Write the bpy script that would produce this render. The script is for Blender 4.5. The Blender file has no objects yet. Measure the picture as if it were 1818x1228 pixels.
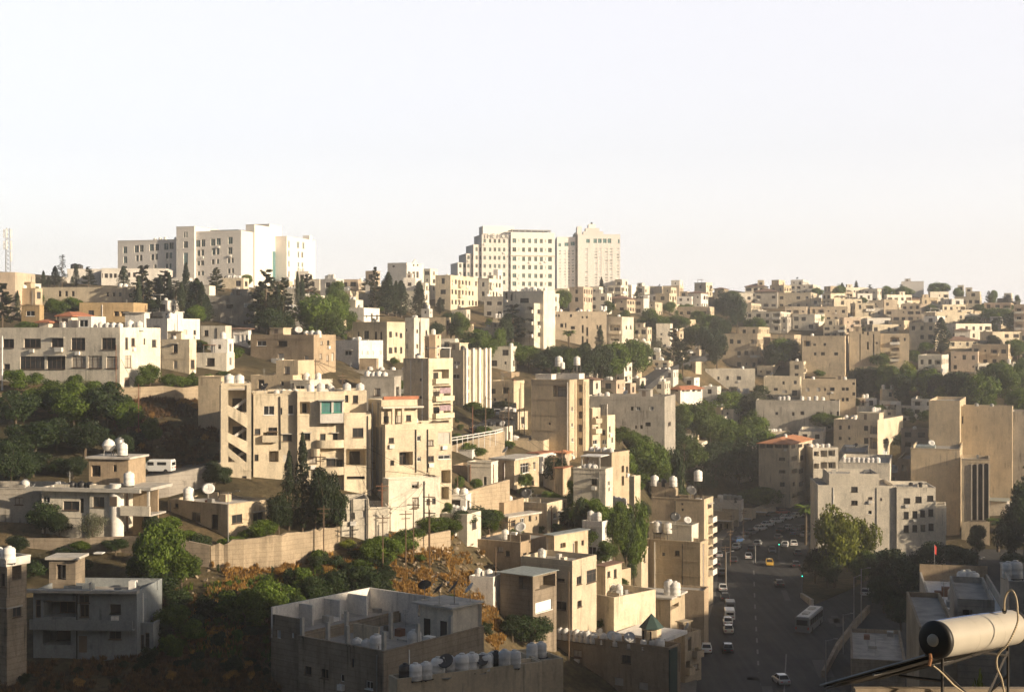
SUN_EL, SUN_X, SUN_Y, SUN_E, SKY_S, SKY_DUST, HAZE, HAZE_G, EXPO, GLOW = 17, .88, -.47, 5.0, .045, 3.0, .00042, .7, .8, .515
import bpy, math, random
from math import sin, cos, tan, pi, sqrt, radians, atan2
from mathutils import Vector, Matrix, noise
SC = bpy.context.scene
COL = SC.collection
R = random.Random(7)
F, U0, VH = 2525.0, 909.0, 600.0

def P(u, v, d):
    return Vector(((u-U0)/F*d, d, -(v-VH)/F*d))

# ------------------------------------------------------------------ terrain
COLS = {
 -250: [(1400,125),(1228,148),(1170,160),(960,188),(860,205),(700,240),(620,270),(560,330),(500,410),(470,500)],
 0:   [(1400,125),(1228,148),(1170,160),(960,188),(860,205),(700,240),(620,270),(560,330),(500,410),(480,500)],
 200: [(1400,127),(1228,150),(1170,160),(955,189),(840,214),(690,242),(620,275),(560,340),(510,420),(497,500)],
 400: [(1400,130),(1228,152),(1100,167),(1015,182),(950,195),(870,208),(700,250),(620,290),(560,345),(510,420),(497,500)],
 600: [(1400,135),(1228,160),(1050,184),(960,197),(870,213),(760,248),(680,285),(620,330),(560,390),(510,470),(500,560)],
 800: [(1400,140),(1228,165),(1050,192),(930,213),(850,236),(780,272),(720,320),(650,380),(580,440),(530,510),(505,600)],
 1000:[(1400,158),(1228,190),(1100,216),(1000,230),(900,252),(820,290),(760,330),(700,370),(640,420),(580,480),(530,560),(512,640)],
 1080:[(1400,160),(1228,196),(1100,212),(1050,218),(960,229),(890,245),(820,288),(760,335),(700,385),(640,440),(580,500),(530,590),(514,660)],
 1150:[(1400,160),(1228,203),(1100,250),(1000,287),(900,322),(830,348),(760,380),(690,430),(640,480),(580,550),(530,620),(515,680)],
 1230:[(1400,161),(1228,205),(1070,272),(960,352),(900,400),(830,425),(760,450),(700,480),(640,520),(580,590),(530,660),(518,720)],
 1300:[(1400,161),(1228,205),(1070,274),(960,358),(900,415),(850,440),(760,480),(700,515),(640,550),(580,610),(530,680),(515,740)],
 1450:[(1400,161),(1228,205),(1070,274),(960,358),(900,410),(860,430),(800,450),(740,480),(680,520),(620,570),(560,640),(528,700)],
 1650:[(1400,161),(1228,205),(1070,274),(960,350),(900,385),(800,430),(740,460),(680,500),(620,560),(560,650),(525,720)],
 1818:[(1400,161),(1228,205),(1070,270),(960,335),(900,370),(800,400),(740,440),(680,490),(620,560),(570,660),(548,720)],
 2100:[(1400,161),(1228,205),(1070,270),(960,335),(900,370),(800,400),(740,440),(680,490),(620,560),(570,660),(555,720)],
}
CU = sorted(COLS)
CP = {}
for u_ in CU:
    pts = [(0,-7.0),(24,-9.0),(60,-32.0),(100,-44.0)]
    for v_, d_ in COLS[u_]:
        pts.append((d_, -(v_-VH)/F*d_))
    pts.append((pts[-1][0]+160, pts[-1][1]-3)); pts.append((3000, pts[-1][1]-30))
    CP[u_] = pts

def _zc(u, y):
    pts = CP[u]
    for i in range(1, len(pts)):
        if y <= pts[i][0]:
            a, b = pts[i-1], pts[i]
            t = (y-a[0])/(b[0]-a[0])
            return a[1]+(b[1]-a[1])*t
    return pts[-1][1]

def sm(t):
    t = max(0.0, min(1.0, t)); return t*t*(3-2*t)

def Z(x, y):
    if y <= 0:
        z0 = -7.0
        if y < -25: z0 += sm((-25-y)/110.0)*78  # unseen slope behind the camera, raised to block sky light from there
    else:
        u = U0+F*x/max(y, 60.0)
        u = max(CU[0], min(CU[-1], u))
        for i in range(1, len(CU)):
            if u <= CU[i]:
                a, b = CU[i-1], CU[i]
                t = (u-a)/(b-a)
                z0 = _zc(a, y)*(1-t)+_zc(b, y)*t
                break
    # unseen spur of the camera's hill, shaped to shade the street and lower foreground
    k = sm((x-(0.36*max(y, 0)+7))/45.0)*sm((y-30)/25.0)
    if k > 0:
        T = SHADE_SPUR[0][1]
        for a, b in zip(SHADE_SPUR, SHADE_SPUR[1:]):
            if a[0] <= y <= b[0]: T = a[1]+(b[1]-a[1])*(y-a[0])/(b[0]-a[0])
        if y > SHADE_SPUR[-1][0]: return z0
        z0 += k*max(0, T-z0)
    return z0
SHADE_SPUR = [(0, 4), (60, 18), (88, 23), (95, 7), (103, -3), (115, -4), (146, -11), (213, -17), (280, -24), (335, -50), (345, -60)]

def Du(u, v):
    """depth at which the view ray through (u,v) meets the ground"""
    k = -(v-VH)/F
    d = 110.0
    while d < 1500:
        if Z((u-U0)/F*d, d) >= k*d: return d
        d += 1.0
    return 700.0

# ------------------------------------------------------------------ materials
MATS = {}
def new_mat(name):
    m = bpy.data.materials.new(name); m.use_nodes = True
    nt = m.node_tree; nt.nodes.clear()
    out = nt.nodes.new('ShaderNodeOutputMaterial')
    b = nt.nodes.new('ShaderNodeBsdfPrincipled')
    nt.links.new(b.outputs[0], out.inputs[0])
    MATS[name] = m
    return m, nt, b, out

def N(nt, t, **k):
    n = nt.nodes.new('ShaderNode'+t)
    for a, v in k.items():
        if a[0] == 'i' and a[1:].isdigit(): n.inputs[int(a[1:])].default_value = v
        elif a.startswith('in_'): n.inputs[a[3:].replace('_', ' ')].default_value = v
        else: setattr(n, a, v)
    return n

def c4(c): return (c[0], c[1], c[2], 1.0)

def plain(name, col, rough=0.8, metal=0.0, var=0.12, scale=1.2, spec=None):
    m, nt, b, out = new_mat(name)
    tc = N(nt, 'TexCoord'); nz = N(nt, 'TexNoise'); nz.inputs['Scale'].default_value = scale
    nz.inputs['Detail'].default_value = 5
    nt.links.new(tc.outputs['Object'], nz.inputs['Vector'])
    mr = N(nt, 'MapRange'); mr.inputs[1].default_value = 0.3; mr.inputs[2].default_value = 0.7
    mr.inputs[3].default_value = 1-var; mr.inputs[4].default_value = 1+var
    nt.links.new(nz.outputs[0], mr.inputs[0])
    vm = N(nt, 'VectorMath', operation='SCALE'); vm.inputs[0].default_value = col
    nt.links.new(mr.outputs[0], vm.inputs['Scale'])
    nt.links.new(vm.outputs[0], b.inputs['Base Color'])
    b.inputs['Roughness'].default_value = rough; b.inputs['Metallic'].default_value = metal
    if spec is not None: b.inputs['Specular IOR Level'].default_value = spec
    return m

def wall_mat(name, col, dirt=0.35, stone=0.0):
    """rendered / stone wall: blotches, rain streaks from the top, fine grain, faint courses, tone by object"""
    m, nt, b, out = new_mat(name)
    L = nt.links.new
    tc = N(nt, 'TexCoord'); oi = N(nt, 'ObjectInfo')
    off = N(nt, 'VectorMath', operation='SCALE'); off.inputs[0].default_value = (37, 91, 13)
    L(oi.outputs['Random'], off.inputs['Scale'])
    add = N(nt, 'VectorMath', operation='ADD'); L(tc.outputs['Object'], add.inputs[0]); L(off.outputs[0], add.inputs[1])
    n1 = N(nt, 'TexNoise'); n1.inputs['Scale'].default_value = 0.22; n1.inputs['Detail'].default_value = 6; n1.inputs['Roughness'].default_value = .65
    L(add.outputs[0], n1.inputs['Vector'])
    mp = N(nt, 'Mapping'); mp.inputs['Scale'].default_value = (1.1, 1.1, 0.22); L(add.outputs[0], mp.inputs[0])
    n2 = N(nt, 'TexNoise'); n2.inputs['Scale'].default_value = 0.8; n2.inputs['Detail'].default_value = 7; n2.inputs['Roughness'].default_value = .7; L(mp.outputs[0], n2.inputs['Vector'])
    n3 = N(nt, 'TexNoise'); n3.inputs['Scale'].default_value = 3.2; n3.inputs['Detail'].default_value = 6; n3.inputs['Roughness'].default_value = .75
    L(add.outputs[0], n3.inputs['Vector'])
    r1 = N(nt, 'MapRange'); r1.inputs[1].default_value = .3; r1.inputs[2].default_value = .7; r1.inputs[3].default_value = 1-dirt*.75; r1.inputs[4].default_value = 1+dirt*.42
    L(n1.outputs[0], r1.inputs[0])
    r2 = N(nt, 'MapRange'); r2.inputs[1].default_value = .5; r2.inputs[2].default_value = .78; r2.inputs[3].default_value = 1; r2.inputs[4].default_value = 1-dirt
    L(n2.outputs[0], r2.inputs[0])
    r3 = N(nt, 'MapRange'); r3.inputs[1].default_value = .3; r3.inputs[2].default_value = .7; r3.inputs[3].default_value = .82; r3.inputs[4].default_value = 1.14
    L(n3.outputs[0], r3.inputs[0])
    r4 = N(nt, 'MapRange'); r4.inputs[3].default_value = .86; r4.inputs[4].default_value = 1.12
    L(oi.outputs['Random'], r4.inputs[0])
    m1 = N(nt, 'Math', operation='MULTIPLY'); L(r1.outputs[0], m1.inputs[0]); L(r2.outputs[0], m1.inputs[1])
    # narrow rain streaks and soot, only where a broad patch noise allows
    mp5 = N(nt, 'Mapping'); mp5.inputs['Scale'].default_value = (2.4, 2.4, .16); L(add.outputs[0], mp5.inputs[0])
    n5 = N(nt, 'TexNoise'); n5.inputs['Scale'].default_value = 1.0; n5.inputs['Detail'].default_value = 4; L(mp5.outputs[0], n5.inputs['Vector'])
    r5 = N(nt, 'MapRange'); r5.inputs[1].default_value = .52; r5.inputs[2].default_value = .70; L(n5.outputs[0], r5.inputs[0])
    n6 = N(nt, 'TexNoise'); n6.inputs['Scale'].default_value = .35; n6.inputs['Detail'].default_value = 3; L(add.outputs[0], n6.inputs['Vector'])
    r6 = N(nt, 'MapRange'); r6.inputs[1].default_value = .48; r6.inputs[2].default_value = .62; r6.inputs[4].default_value = dirt*1.3; L(n6.outputs[0], r6.inputs[0])
    m5 = N(nt, 'Math', operation='MULTIPLY'); L(r5.outputs[0], m5.inputs[0]); L(r6.outputs[0], m5.inputs[1])
    m6 = N(nt, 'Math', operation='SUBTRACT'); m6.inputs[0].default_value = 1; L(m5.outputs[0], m6.inputs[1])
    m7 = N(nt, 'Math', operation='MULTIPLY'); L(m6.outputs[0], m7.inputs[0]); L(m1.outputs[0], m7.inputs[1]); m1 = m7
    m2 = N(nt, 'Math', operation='MULTIPLY'); L(m1.outputs[0], m2.inputs[0]); L(r3.outputs[0], m2.inputs[1])
    m3 = N(nt, 'Math', operation='MULTIPLY'); L(m2.outputs[0], m3.inputs[0]); L(r4.outputs[0], m3.inputs[1])
    last = m3
    if stone:
        sx = N(nt, 'SeparateXYZ'); L(tc.outputs['Object'], sx.inputs[0])
        fr = N(nt, 'Math', operation='FRACT'); mu = N(nt, 'Math', operation='MULTIPLY'); mu.inputs[1].default_value = 1.6
        L(sx.outputs[2], mu.inputs[0]); L(mu.outputs[0], fr.inputs[0])
        gt = N(nt, 'Math', operation='LESS_THAN'); gt.inputs[1].default_value = .14; L(fr.outputs[0], gt.inputs[0])
        mm = N(nt, 'MapRange'); mm.inputs[3].default_value = 1; mm.inputs[4].default_value = 1-stone; L(gt.outputs[0], mm.inputs[0])
        m4 = N(nt, 'Math', operation='MULTIPLY'); L(m3.outputs[0], m4.inputs[0]); L(mm.outputs[0], m4.inputs[1]); last = m4
    # second tone: warm / cool drift between patches of render
    mx = N(nt, 'Mix', data_type='RGBA')
    mx.inputs['A'].default_value = c4(col); mx.inputs['B'].default_value = (col[0]*.95, col[1]*.92, col[2]*.88, 1)
    L(n1.outputs[0], mx.inputs['Factor'])
    vm = N(nt, 'VectorMath', operation='SCALE'); L(mx.outputs['Result'], vm.inputs[0]); L(last.outputs[0], vm.inputs['Scale'])
    L(vm.outputs[0], b.inputs['Base Color'])
    b.inputs['Roughness'].default_value = .92; b.inputs['Specular IOR Level'].default_value = .2
    bp = N(nt, 'Bump'); bp.inputs['Strength'].default_value = .35; bp.inputs['Distance'].default_value = .05
    L(n3.outputs[0], bp.inputs['Height']); L(bp.outputs[0], b.inputs['Normal'])
    return m

wall_mat('cream', (.67, .59, .45)); wall_mat('tan', (.57, .475, .34)); wall_mat('pale', (.73, .68, .58))
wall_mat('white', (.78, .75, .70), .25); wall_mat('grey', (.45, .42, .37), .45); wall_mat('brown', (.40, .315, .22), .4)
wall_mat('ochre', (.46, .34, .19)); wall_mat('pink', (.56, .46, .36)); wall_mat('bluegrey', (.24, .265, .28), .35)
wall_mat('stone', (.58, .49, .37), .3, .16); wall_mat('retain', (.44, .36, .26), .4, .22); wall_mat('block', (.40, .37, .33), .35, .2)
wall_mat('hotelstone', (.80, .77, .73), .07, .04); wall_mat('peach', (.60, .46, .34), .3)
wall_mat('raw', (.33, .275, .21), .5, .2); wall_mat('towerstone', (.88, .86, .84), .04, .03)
plain('worn_paint', (.17, .165, .155), .85, var=.4, scale=3); plain('asphalt_new', (.028, .029, .032), .85); plain('asphalt_sunstrip', (.085, .083, .08), .9)
plain('roofing', (.34, .315, .28), .9, var=.3, scale=.7); plain('roof_pale', (.50, .47, .42), .9, var=.22, scale=.7)
plain('roof_white', (.72, .70, .66), .85, var=.12); plain('concrete', (.42, .40, .36), .9, var=.2)
plain('tin', (.33, .37, .36), .55, .3, var=.25, scale=2); plain('white_paint', (.78, .77, .74), .5, var=.06)
wall_mat('white_plastic', (.78, .77, .74), .22); plain('black_plastic', (.02, .02, .02), .5)
plain('metal_grey', (.30, .30, .29), .5, .6); plain('dark_metal', (.05, .045, .04), .5, .5); plain('rust', (.20, .09, .05), .8)
plain('wood', (.13, .085, .05), .85); plain('brown_frame', (.12, .085, .06), .7); plain('white_frame', (.75, .74, .71), .5)
plain('green_frame', (.05, .30, .22), .5); plain('curtain', (.42, .38, .32), .9, var=.2, scale=3); plain('shutter', (.50, .47, .42), .7, var=.1)
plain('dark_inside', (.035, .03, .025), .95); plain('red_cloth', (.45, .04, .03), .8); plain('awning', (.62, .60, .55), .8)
plain('asphalt_line', (.65, .64, .6), .8); plain('pavement', (.13, .122, .11), .9, var=.2); plain('door_paint', (.16, .12, .09), .6)
plain('blue_paint', (.06, .12, .30), .5); plain('stone_trim', (.62, .56, .47), .85); plain('dish_white', (.62, .61, .58), .5)
plain('dish_dark', (.06, .06, .06), .6); plain('tyre', (.02, .02, .02), .8); plain('chrome', (.5, .5, .5), .25, 1.0)
plain('lamp_glass', (.8, .8, .75), .15); plain('tail_red', (.4, .02, .02), .25); plain('teal_glass', (.10, .22, .22), .15)
plain('pine_green_roof', (.03, .06, .05), .7); plain('sand_curtain', (.55, .42, .25), .9); plain('hose', (.42, .34, .22), .6, var=.05)
plain('tank_steel', (.40, .365, .30), .38, .05, var=.05, scale=3); plain('rubber_black', (.012, .011, .010), .55)
plain('cable_blue', (.05, .10, .25), .5); plain('insulation', (.22, .10, .04), .9, var=.4, scale=30); plain('laundry', (.30, .22, .25), .9, var=.5, scale=2)

def tile_mat(name, col):
    m, nt, b, out = new_mat(name); L = nt.links.new
    tc = N(nt, 'TexCoord'); w = N(nt, 'TexWave', bands_direction='DIAGONAL'); w.inputs['Scale'].default_value = 2.2; w.inputs['Distortion'].default_value = 1.5
    L(tc.outputs['Object'], w.inputs['Vector'])
    nz = N(nt, 'TexNoise'); nz.inputs['Scale'].default_value = 1.4; nz.inputs['Detail'].default_value = 5; L(tc.outputs['Object'], nz.inputs['Vector'])
    a = N(nt, 'Math', operation='MULTIPLY_ADD'); a.inputs[1].default_value = .25; a.inputs[2].default_value = .6; L(w.outputs['Fac'], a.inputs[0])
    a2 = N(nt, 'Math', operation='MULTIPLY_ADD'); a2.inputs[1].default_value = .6; L(nz.outputs[0], a2.inputs[0]); L(a.outputs[0], a2.inputs[2])
    vm = N(nt, 'VectorMath', operation='SCALE'); vm.inputs[0].default_value = col; L(a2.outputs[0], vm.inputs['Scale']); L(vm.outputs[0], b.inputs['Base Color'])
    b.inputs['Roughness'].default_value = .85
tile_mat('red_tile', (.38, .15, .08)); tile_mat('brown_tile', (.20, .12, .085)); tile_mat('orange_tile', (.48, .21, .10))

def glass_mat(name, col, rough=.12):
    m, nt, b, out = new_mat(name); L = nt.links.new
    oi = N(nt, 'ObjectInfo'); cr = N(nt, 'MapRange'); cr.inputs[3].default_value = .4; cr.inputs[4].default_value = 1.9; L(oi.outputs['Random'], cr.inputs[0])
    vm = N(nt, 'VectorMath', operation='SCALE'); vm.inputs[0].default_value = col; L(cr.outputs[0], vm.inputs['Scale']); L(vm.outputs[0], b.inputs['Base Color'])
    b.inputs['Roughness'].default_value = rough
glass_mat('glass', (.030, .032, .034)); glass_mat('hotel_glass', (.04, .085, .09), .1); glass_mat('pale_glass', (.45, .48, .49), .2); glass_mat('car_glass', (.015, .017, .02), .05)

def leaf_mat(name, c1, c2, trans=.35):
    m, nt, b, out = new_mat(name); L = nt.links.new
    tc = N(nt, 'TexCoord'); oi = N(nt, 'ObjectInfo')
    nz = N(nt, 'TexNoise'); nz.inputs['Scale'].default_value = .9; nz.inputs['Detail'].default_value = 4; L(tc.outputs['Object'], nz.inputs['Vector'])
    wn = N(nt, 'TexWhiteNoise', noise_dimensions='3D'); ge = N(nt, 'NewGeometry')
    sn = N(nt, 'VectorMath', operation='SNAP'); sn.inputs[1].default_value = (.35, .35, .35); L(tc.outputs['Object'], sn.inputs[0]); L(sn.outputs[0], wn.inputs['Vector'])
    mx = N(nt, 'Mix', data_type='RGBA'); mx.inputs['A'].default_value = c4(c1); mx.inputs['B'].default_value = c4(c2)
    ad = N(nt, 'Math', operation='MULTIPLY_ADD'); ad.inputs[1].default_value = .5; L(wn.outputs['Value'], ad.inputs[0])
    mr = N(nt, 'MapRange'); mr.inputs[1].default_value = .35; mr.inputs[2].default_value = .65; mr.inputs[4].default_value = .6; L(nz.outputs[0], mr.inputs[0]); L(mr.outputs[0], ad.inputs[2])
    L(ad.outputs[0], mx.inputs['Factor'])
    rr = N(nt, 'MapRange'); rr.inputs[3].default_value = .7; rr.inputs[4].default_value = 1.35; L(oi.outputs['Random'], rr.inputs[0])
    vm = N(nt, 'VectorMath', operation='SCALE'); L(mx.outputs['Result'], vm.inputs[0]); L(rr.outputs[0], vm.inputs['Scale'])
    L(vm.outputs[0], b.inputs['Base Color']); b.inputs['Roughness'].default_value = .6; b.inputs['Specular IOR Level'].default_value = .25
    tr = N(nt, 'BsdfTranslucent'); L(vm.outputs[0], tr.inputs[0])
    ms = N(nt, 'MixShader'); ms.inputs[0].default_value = trans; L(b.outputs[0], ms.inputs[1]); L(tr.outputs[0], ms.inputs[2]); L(ms.outputs[0], out.inputs[0])
leaf_mat('leaf_broad', (.026, .055, .008), (.14, .20, .025)); leaf_mat('leaf_dark', (.012, .024, .008), (.036, .058, .015), .2)
leaf_mat('leaf_cypress', (.012, .022, .010), (.035, .05, .018), .12); leaf_mat('leaf_pine', (.018, .026, .012), (.06, .07, .025), .15)
leaf_mat('leaf_yellow', (.07, .10, .012), (.26, .28, .035), .4); leaf_mat('leaf_olive', (.09, .10, .06), (.20, .21, .12), .3)
leaf_mat('dry_straw', (.20, .105, .028), (.50, .30, .085), .3); leaf_mat('dry_brown_shade', (.05, .032, .016), (.15, .085, .035), .2); leaf_mat('flower', (.5, .03, .10), (.6, .06, .15), .3)  # second dry tone: straw darkened to paint shade into the weeds
plain('bark', (.10, .075, .05), .95, var=.3, scale=5)

def ground_mat():
    m, nt, b, out = new_mat('soil'); L = nt.links.new
    g = N(nt, 'NewGeometry')
    n1 = N(nt, 'TexNoise'); n1.inputs['Scale'].default_value = .045; n1.inputs['Detail'].default_value = 8; n1.inputs['Roughness'].default_value = .7; L(g.outputs['Position'], n1.inputs['Vector'])
    n2 = N(nt, 'TexNoise'); n2.inputs['Scale'].default_value = .8; n2.inputs['Detail'].default_value = 8; n2.inputs['Roughness'].default_value = .75; L(g.outputs['Position'], n2.inputs['Vector'])
    r1 = N(nt, 'ValToRGB'); e = r1.color_ramp.elements
    e[0].position = .38; e[0].color = (.05, .045, .025, 1); e[1].position = .66; e[1].color = (.22, .16, .09, 1)
    k = e.new(.5); k.color = (.105, .085, .048, 1); L(n1.outputs[0], r1.inputs[0])
    r2 = N(nt, 'MapRange'); r2.inputs[1].default_value = .3; r2.inputs[2].default_value = .72; r2.inputs[3].default_value = .45; r2.inputs[4].default_value = 1.5; L(n2.outputs[0], r2.inputs[0])
    vm = N(nt, 'VectorMath', operation='SCALE'); L(r1.outputs[0], vm.inputs[0]); L(r2.outputs[0], vm.inputs['Scale']); L(vm.outputs[0], b.inputs['Base Color'])
    b.inputs['Roughness'].default_value = .97; b.inputs['Specular IOR Level'].default_value = .1
    bp = N(nt, 'Bump'); bp.inputs['Strength'].default_value = .8; bp.inputs['Distance'].default_value = .5; L(n2.outputs[0], bp.inputs['Height']); L(bp.outputs[0], b.inputs['Normal'])
ground_mat()
def asphalt_mat():
    m, nt, b, out = new_mat('asphalt'); L = nt.links.new
    g = N(nt, 'NewGeometry')
    n1 = N(nt, 'TexNoise'); n1.inputs['Scale'].default_value = .12; n1.inputs['Detail'].default_value = 7; n1.inputs['Roughness'].default_value = .7; L(g.outputs['Position'], n1.inputs['Vector'])
    mp = N(nt, 'Mapping'); mp.inputs['Scale'].default_value = (1.2, .05, 1); mp.inputs['Rotation'].default_value = (0, 0, radians(9)); L(g.outputs['Position'], mp.inputs[0])
    n2 = N(nt, 'TexNoise'); n2.inputs['Scale'].default_value = .8; n2.inputs['Detail'].default_value = 4; L(mp.outputs[0], n2.inputs['Vector'])
    a = N(nt, 'Math', operation='ADD'); L(n1.outputs[0], a.inputs[0]); L(n2.outputs[0], a.inputs[1])
    r = N(nt, 'ValToRGB'); e = r.color_ramp.elements; e[0].position = .40; e[0].color = (.032, .034, .038, 1); e[1].position = .66; e[1].color = (.075, .074, .072, 1)
    h = N(nt, 'Math', operation='MULTIPLY'); h.inputs[1].default_value = .5; L(a.outputs[0], h.inputs[0]); L(h.outputs[0], r.inputs[0])
    L(r.outputs[0], b.inputs['Base Color']); b.inputs['Roughness'].default_value = .85; b.inputs['Specular IOR Level'].default_value = .2
asphalt_mat()
def paint(name, col):
    m, nt, b, out = new_mat(name); b.inputs['Base Color'].default_value = c4(col); b.inputs['Roughness'].default_value = .3
    b.inputs['Coat Weight'].default_value = .6; b.inputs['Coat Roughness'].default_value = .1
for n_, c_ in dict(car_white=(.75,.75,.73), car_silver=(.42,.43,.44), car_dark=(.03,.033,.04), car_grey=(.14,.15,.16), car_yellow=(.70,.42,.04), car_red=(.30,.03,.02), car_blue=(.04,.09,.2), car_cream=(.62,.58,.48)).items(): paint(n_, c_)

# ------------------------------------------------------------------ mesh builder
class MB:
    def __init__(s): s.v = []; s.f = []; s.m = []
    def quad(s, a, b, c, d, mi=0):
        n = len(s.v); s.v += [tuple(a), tuple(b), tuple(c), tuple(d)]; s.f.append((n, n+1, n+2, n+3)); s.m.append(mi)
    def tri(s, a, b, c, mi=0):
        n = len(s.v); s.v += [tuple(a), tuple(b), tuple(c)]; s.f.append((n, n+1, n+2)); s.m.append(mi)
    def box(s, x0, x1, y0, y1, z0, z1, mi=0, M=None, skip=''):
        p = [Vector((x, y, z)) for z in (z0, z1) for y in (y0, y1) for x in (x0, x1)]
        if M is not None: p = [M @ q for q in p]
        n = len(s.v); s.v += [tuple(q) for q in p]
        fs = {'b': (0, 2, 3, 1), 't': (4, 5, 7, 6), 'f': (0, 1, 5, 4), 'k': (2, 6, 7, 3), 'l': (0, 4, 6, 2), 'r': (1, 3, 7, 5)}
        for k, f in fs.items():
            if k in skip: continue
            s.f.append(tuple(n+i for i in f)); s.m.append(mi)
        return s
    def cyl(s, a, b, r0, r1=None, n=10, mi=0, caps=True):
        a = Vector(a); b = Vector(b); r1 = r0 if r1 is None else r1
        ax = (b-a).normalized(); t = Vector((0, 0, 1)) if abs(ax.z) < .9 else Vector((1, 0, 0))
        e1 = ax.cross(t).normalized(); e2 = ax.cross(e1)
        k = len(s.v)
        for c, r in ((a, r0), (b, r1)):
            for i in range(n):
                w = 2*pi*i/n; s.v.append(tuple(c+(e1*cos(w)+e2*sin(w))*r))
        for i in range(n):
            j = (i+1) % n; s.f.append((k+i, k+j, k+n+j, k+n+i)); s.m.append(mi)
        if caps:
            s.f.append(tuple(k+i for i in range(n))); s.m.append(mi); s.f.append(tuple(k+n+i for i in reversed(range(n)))); s.m.append(mi)
        return s
    def lathe(s, prof, n=14, mi=0, M=None):
        """prof: [(r,z)]"""
        k = len(s.v)
        for r, z in prof:
            for i in range(n):
                w = 2*pi*i/n; q = Vector((r*cos(w), r*sin(w), z)); s.v.append(tuple(M @ q if M is not None else q))
        for a in range(len(prof)-1):
            for i in range(n):
                j = (i+1) % n; s.f.append((k+a*n+i, k+a*n+j, k+(a+1)*n+j, k+(a+1)*n+i)); s.m.append(mi)
        return s
    def tube(s, pts, r, n=8, mi=0):
        for a, b in zip(pts, pts[1:]): s.cyl(a, b, r, r, n, mi, True)
        return s
    def mesh(s, name, mats, smooth=False):
        me = bpy.data.meshes.new(name); me.from_pydata(s.v, [], s.f)
        for m in mats: me.materials.append(MATS[m])
        if len(mats) > 1: me.polygons.foreach_set('material_index', s.m)
        if smooth: me.polygons.foreach_set('use_smooth', [True]*len(s.f))
        me.update(); return me
    def build(s, name, mats, parent=None, loc=None, rz=0, smooth=False):
        if isinstance(mats, str): mats = [mats]
        return link(name, s.mesh(name, mats, smooth), parent, loc, rz)

def link(name, me, parent=None, loc=None, rz=0, scale=None):
    o = bpy.data.objects.new(name, me); COL.objects.link(o)
    if parent is not None: o.parent = parent
    if loc is not None: o.location = loc
    if rz: o.rotation_euler.z = rz
    if scale is not None: o.scale = scale
    return o
def tag(o, label, cat, group=None):
    o['label'] = label; o['category'] = cat
    if group: o['group'] = group
    return o
def thing(name, label, cat, loc, rz=0, group=None):
    o = bpy.data.objects.new(name, None); COL.objects.link(o); o.empty_display_size = .5
    o.location = loc; o.rotation_euler.z = rz
    return tag(o, label, cat, group)
def structure(o): o['kind'] = 'structure'; return o
def stuff(o): o['kind'] = 'stuff'; return o

# ------------------------------------------------------------------ labels by landmark
LM = []          # (u, v, phrase)
USED = {}
PEND = []        # (object, [features], u, v, d)
def near_phrase(u, v, skip=None, k=0):
    c = sorted((((u-a)**2+((v-b)*1.3)**2), a, b, n) for a, b, n in LM if n != skip)
    _, a, b, n = c[min(k, len(c)-1)]
    du, dv = u-a, v-b
    if abs(du) < 22 and abs(dv) > 10: rel = 'directly above' if dv < 0 else 'directly below'
    elif abs(dv) > abs(du)*1.2: rel = ('above' if dv < 0 else 'below')
    elif abs(dv) > abs(du)*.45: rel = ('up and left of' if du < 0 else 'up and right of') if dv < 0 else ('down and left of' if du < 0 else 'down and right of')
    else: rel = 'just left of' if du < 0 else 'just right of'
    return rel+' '+n
def later(o, feat, u, v, skip=None): PEND.append([o, feat, u, v, skip])
def settle_labels():
    groups = {}
    for e in PEND:
        o, feat, u, v, skip = e
        lab = feat+' '+near_phrase(u, v, skip)
        groups.setdefault(lab, []).append(e)
    words = ['first', 'second', 'third', 'fourth', 'fifth', 'sixth', 'seventh', 'eighth', 'ninth', 'tenth', 'eleventh', 'twelfth']
    for lab, es in groups.items():
        if len(es) == 1 and lab not in USED: es[0][0]['label'] = lab; USED[lab] = 1; continue
        es.sort(key=lambda e: e[2])
        tail = '' if len(lab.split()) > 11 else ' counting from the left'
        if len(es) == 2:
            for e, w in zip(es, ('leftmost', 'rightmost')): e[0]['label'] = w+' '+lab; USED[w+' '+lab] = 1
        else:
            for i, e in enumerate(es):
                w = 'leftmost' if i == 0 else 'rightmost' if i == len(es)-1 else words[min(i, 11)]+' from left,'
                e[0]['label'] = w+' '+lab; USED[w+' '+lab] = 1

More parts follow.
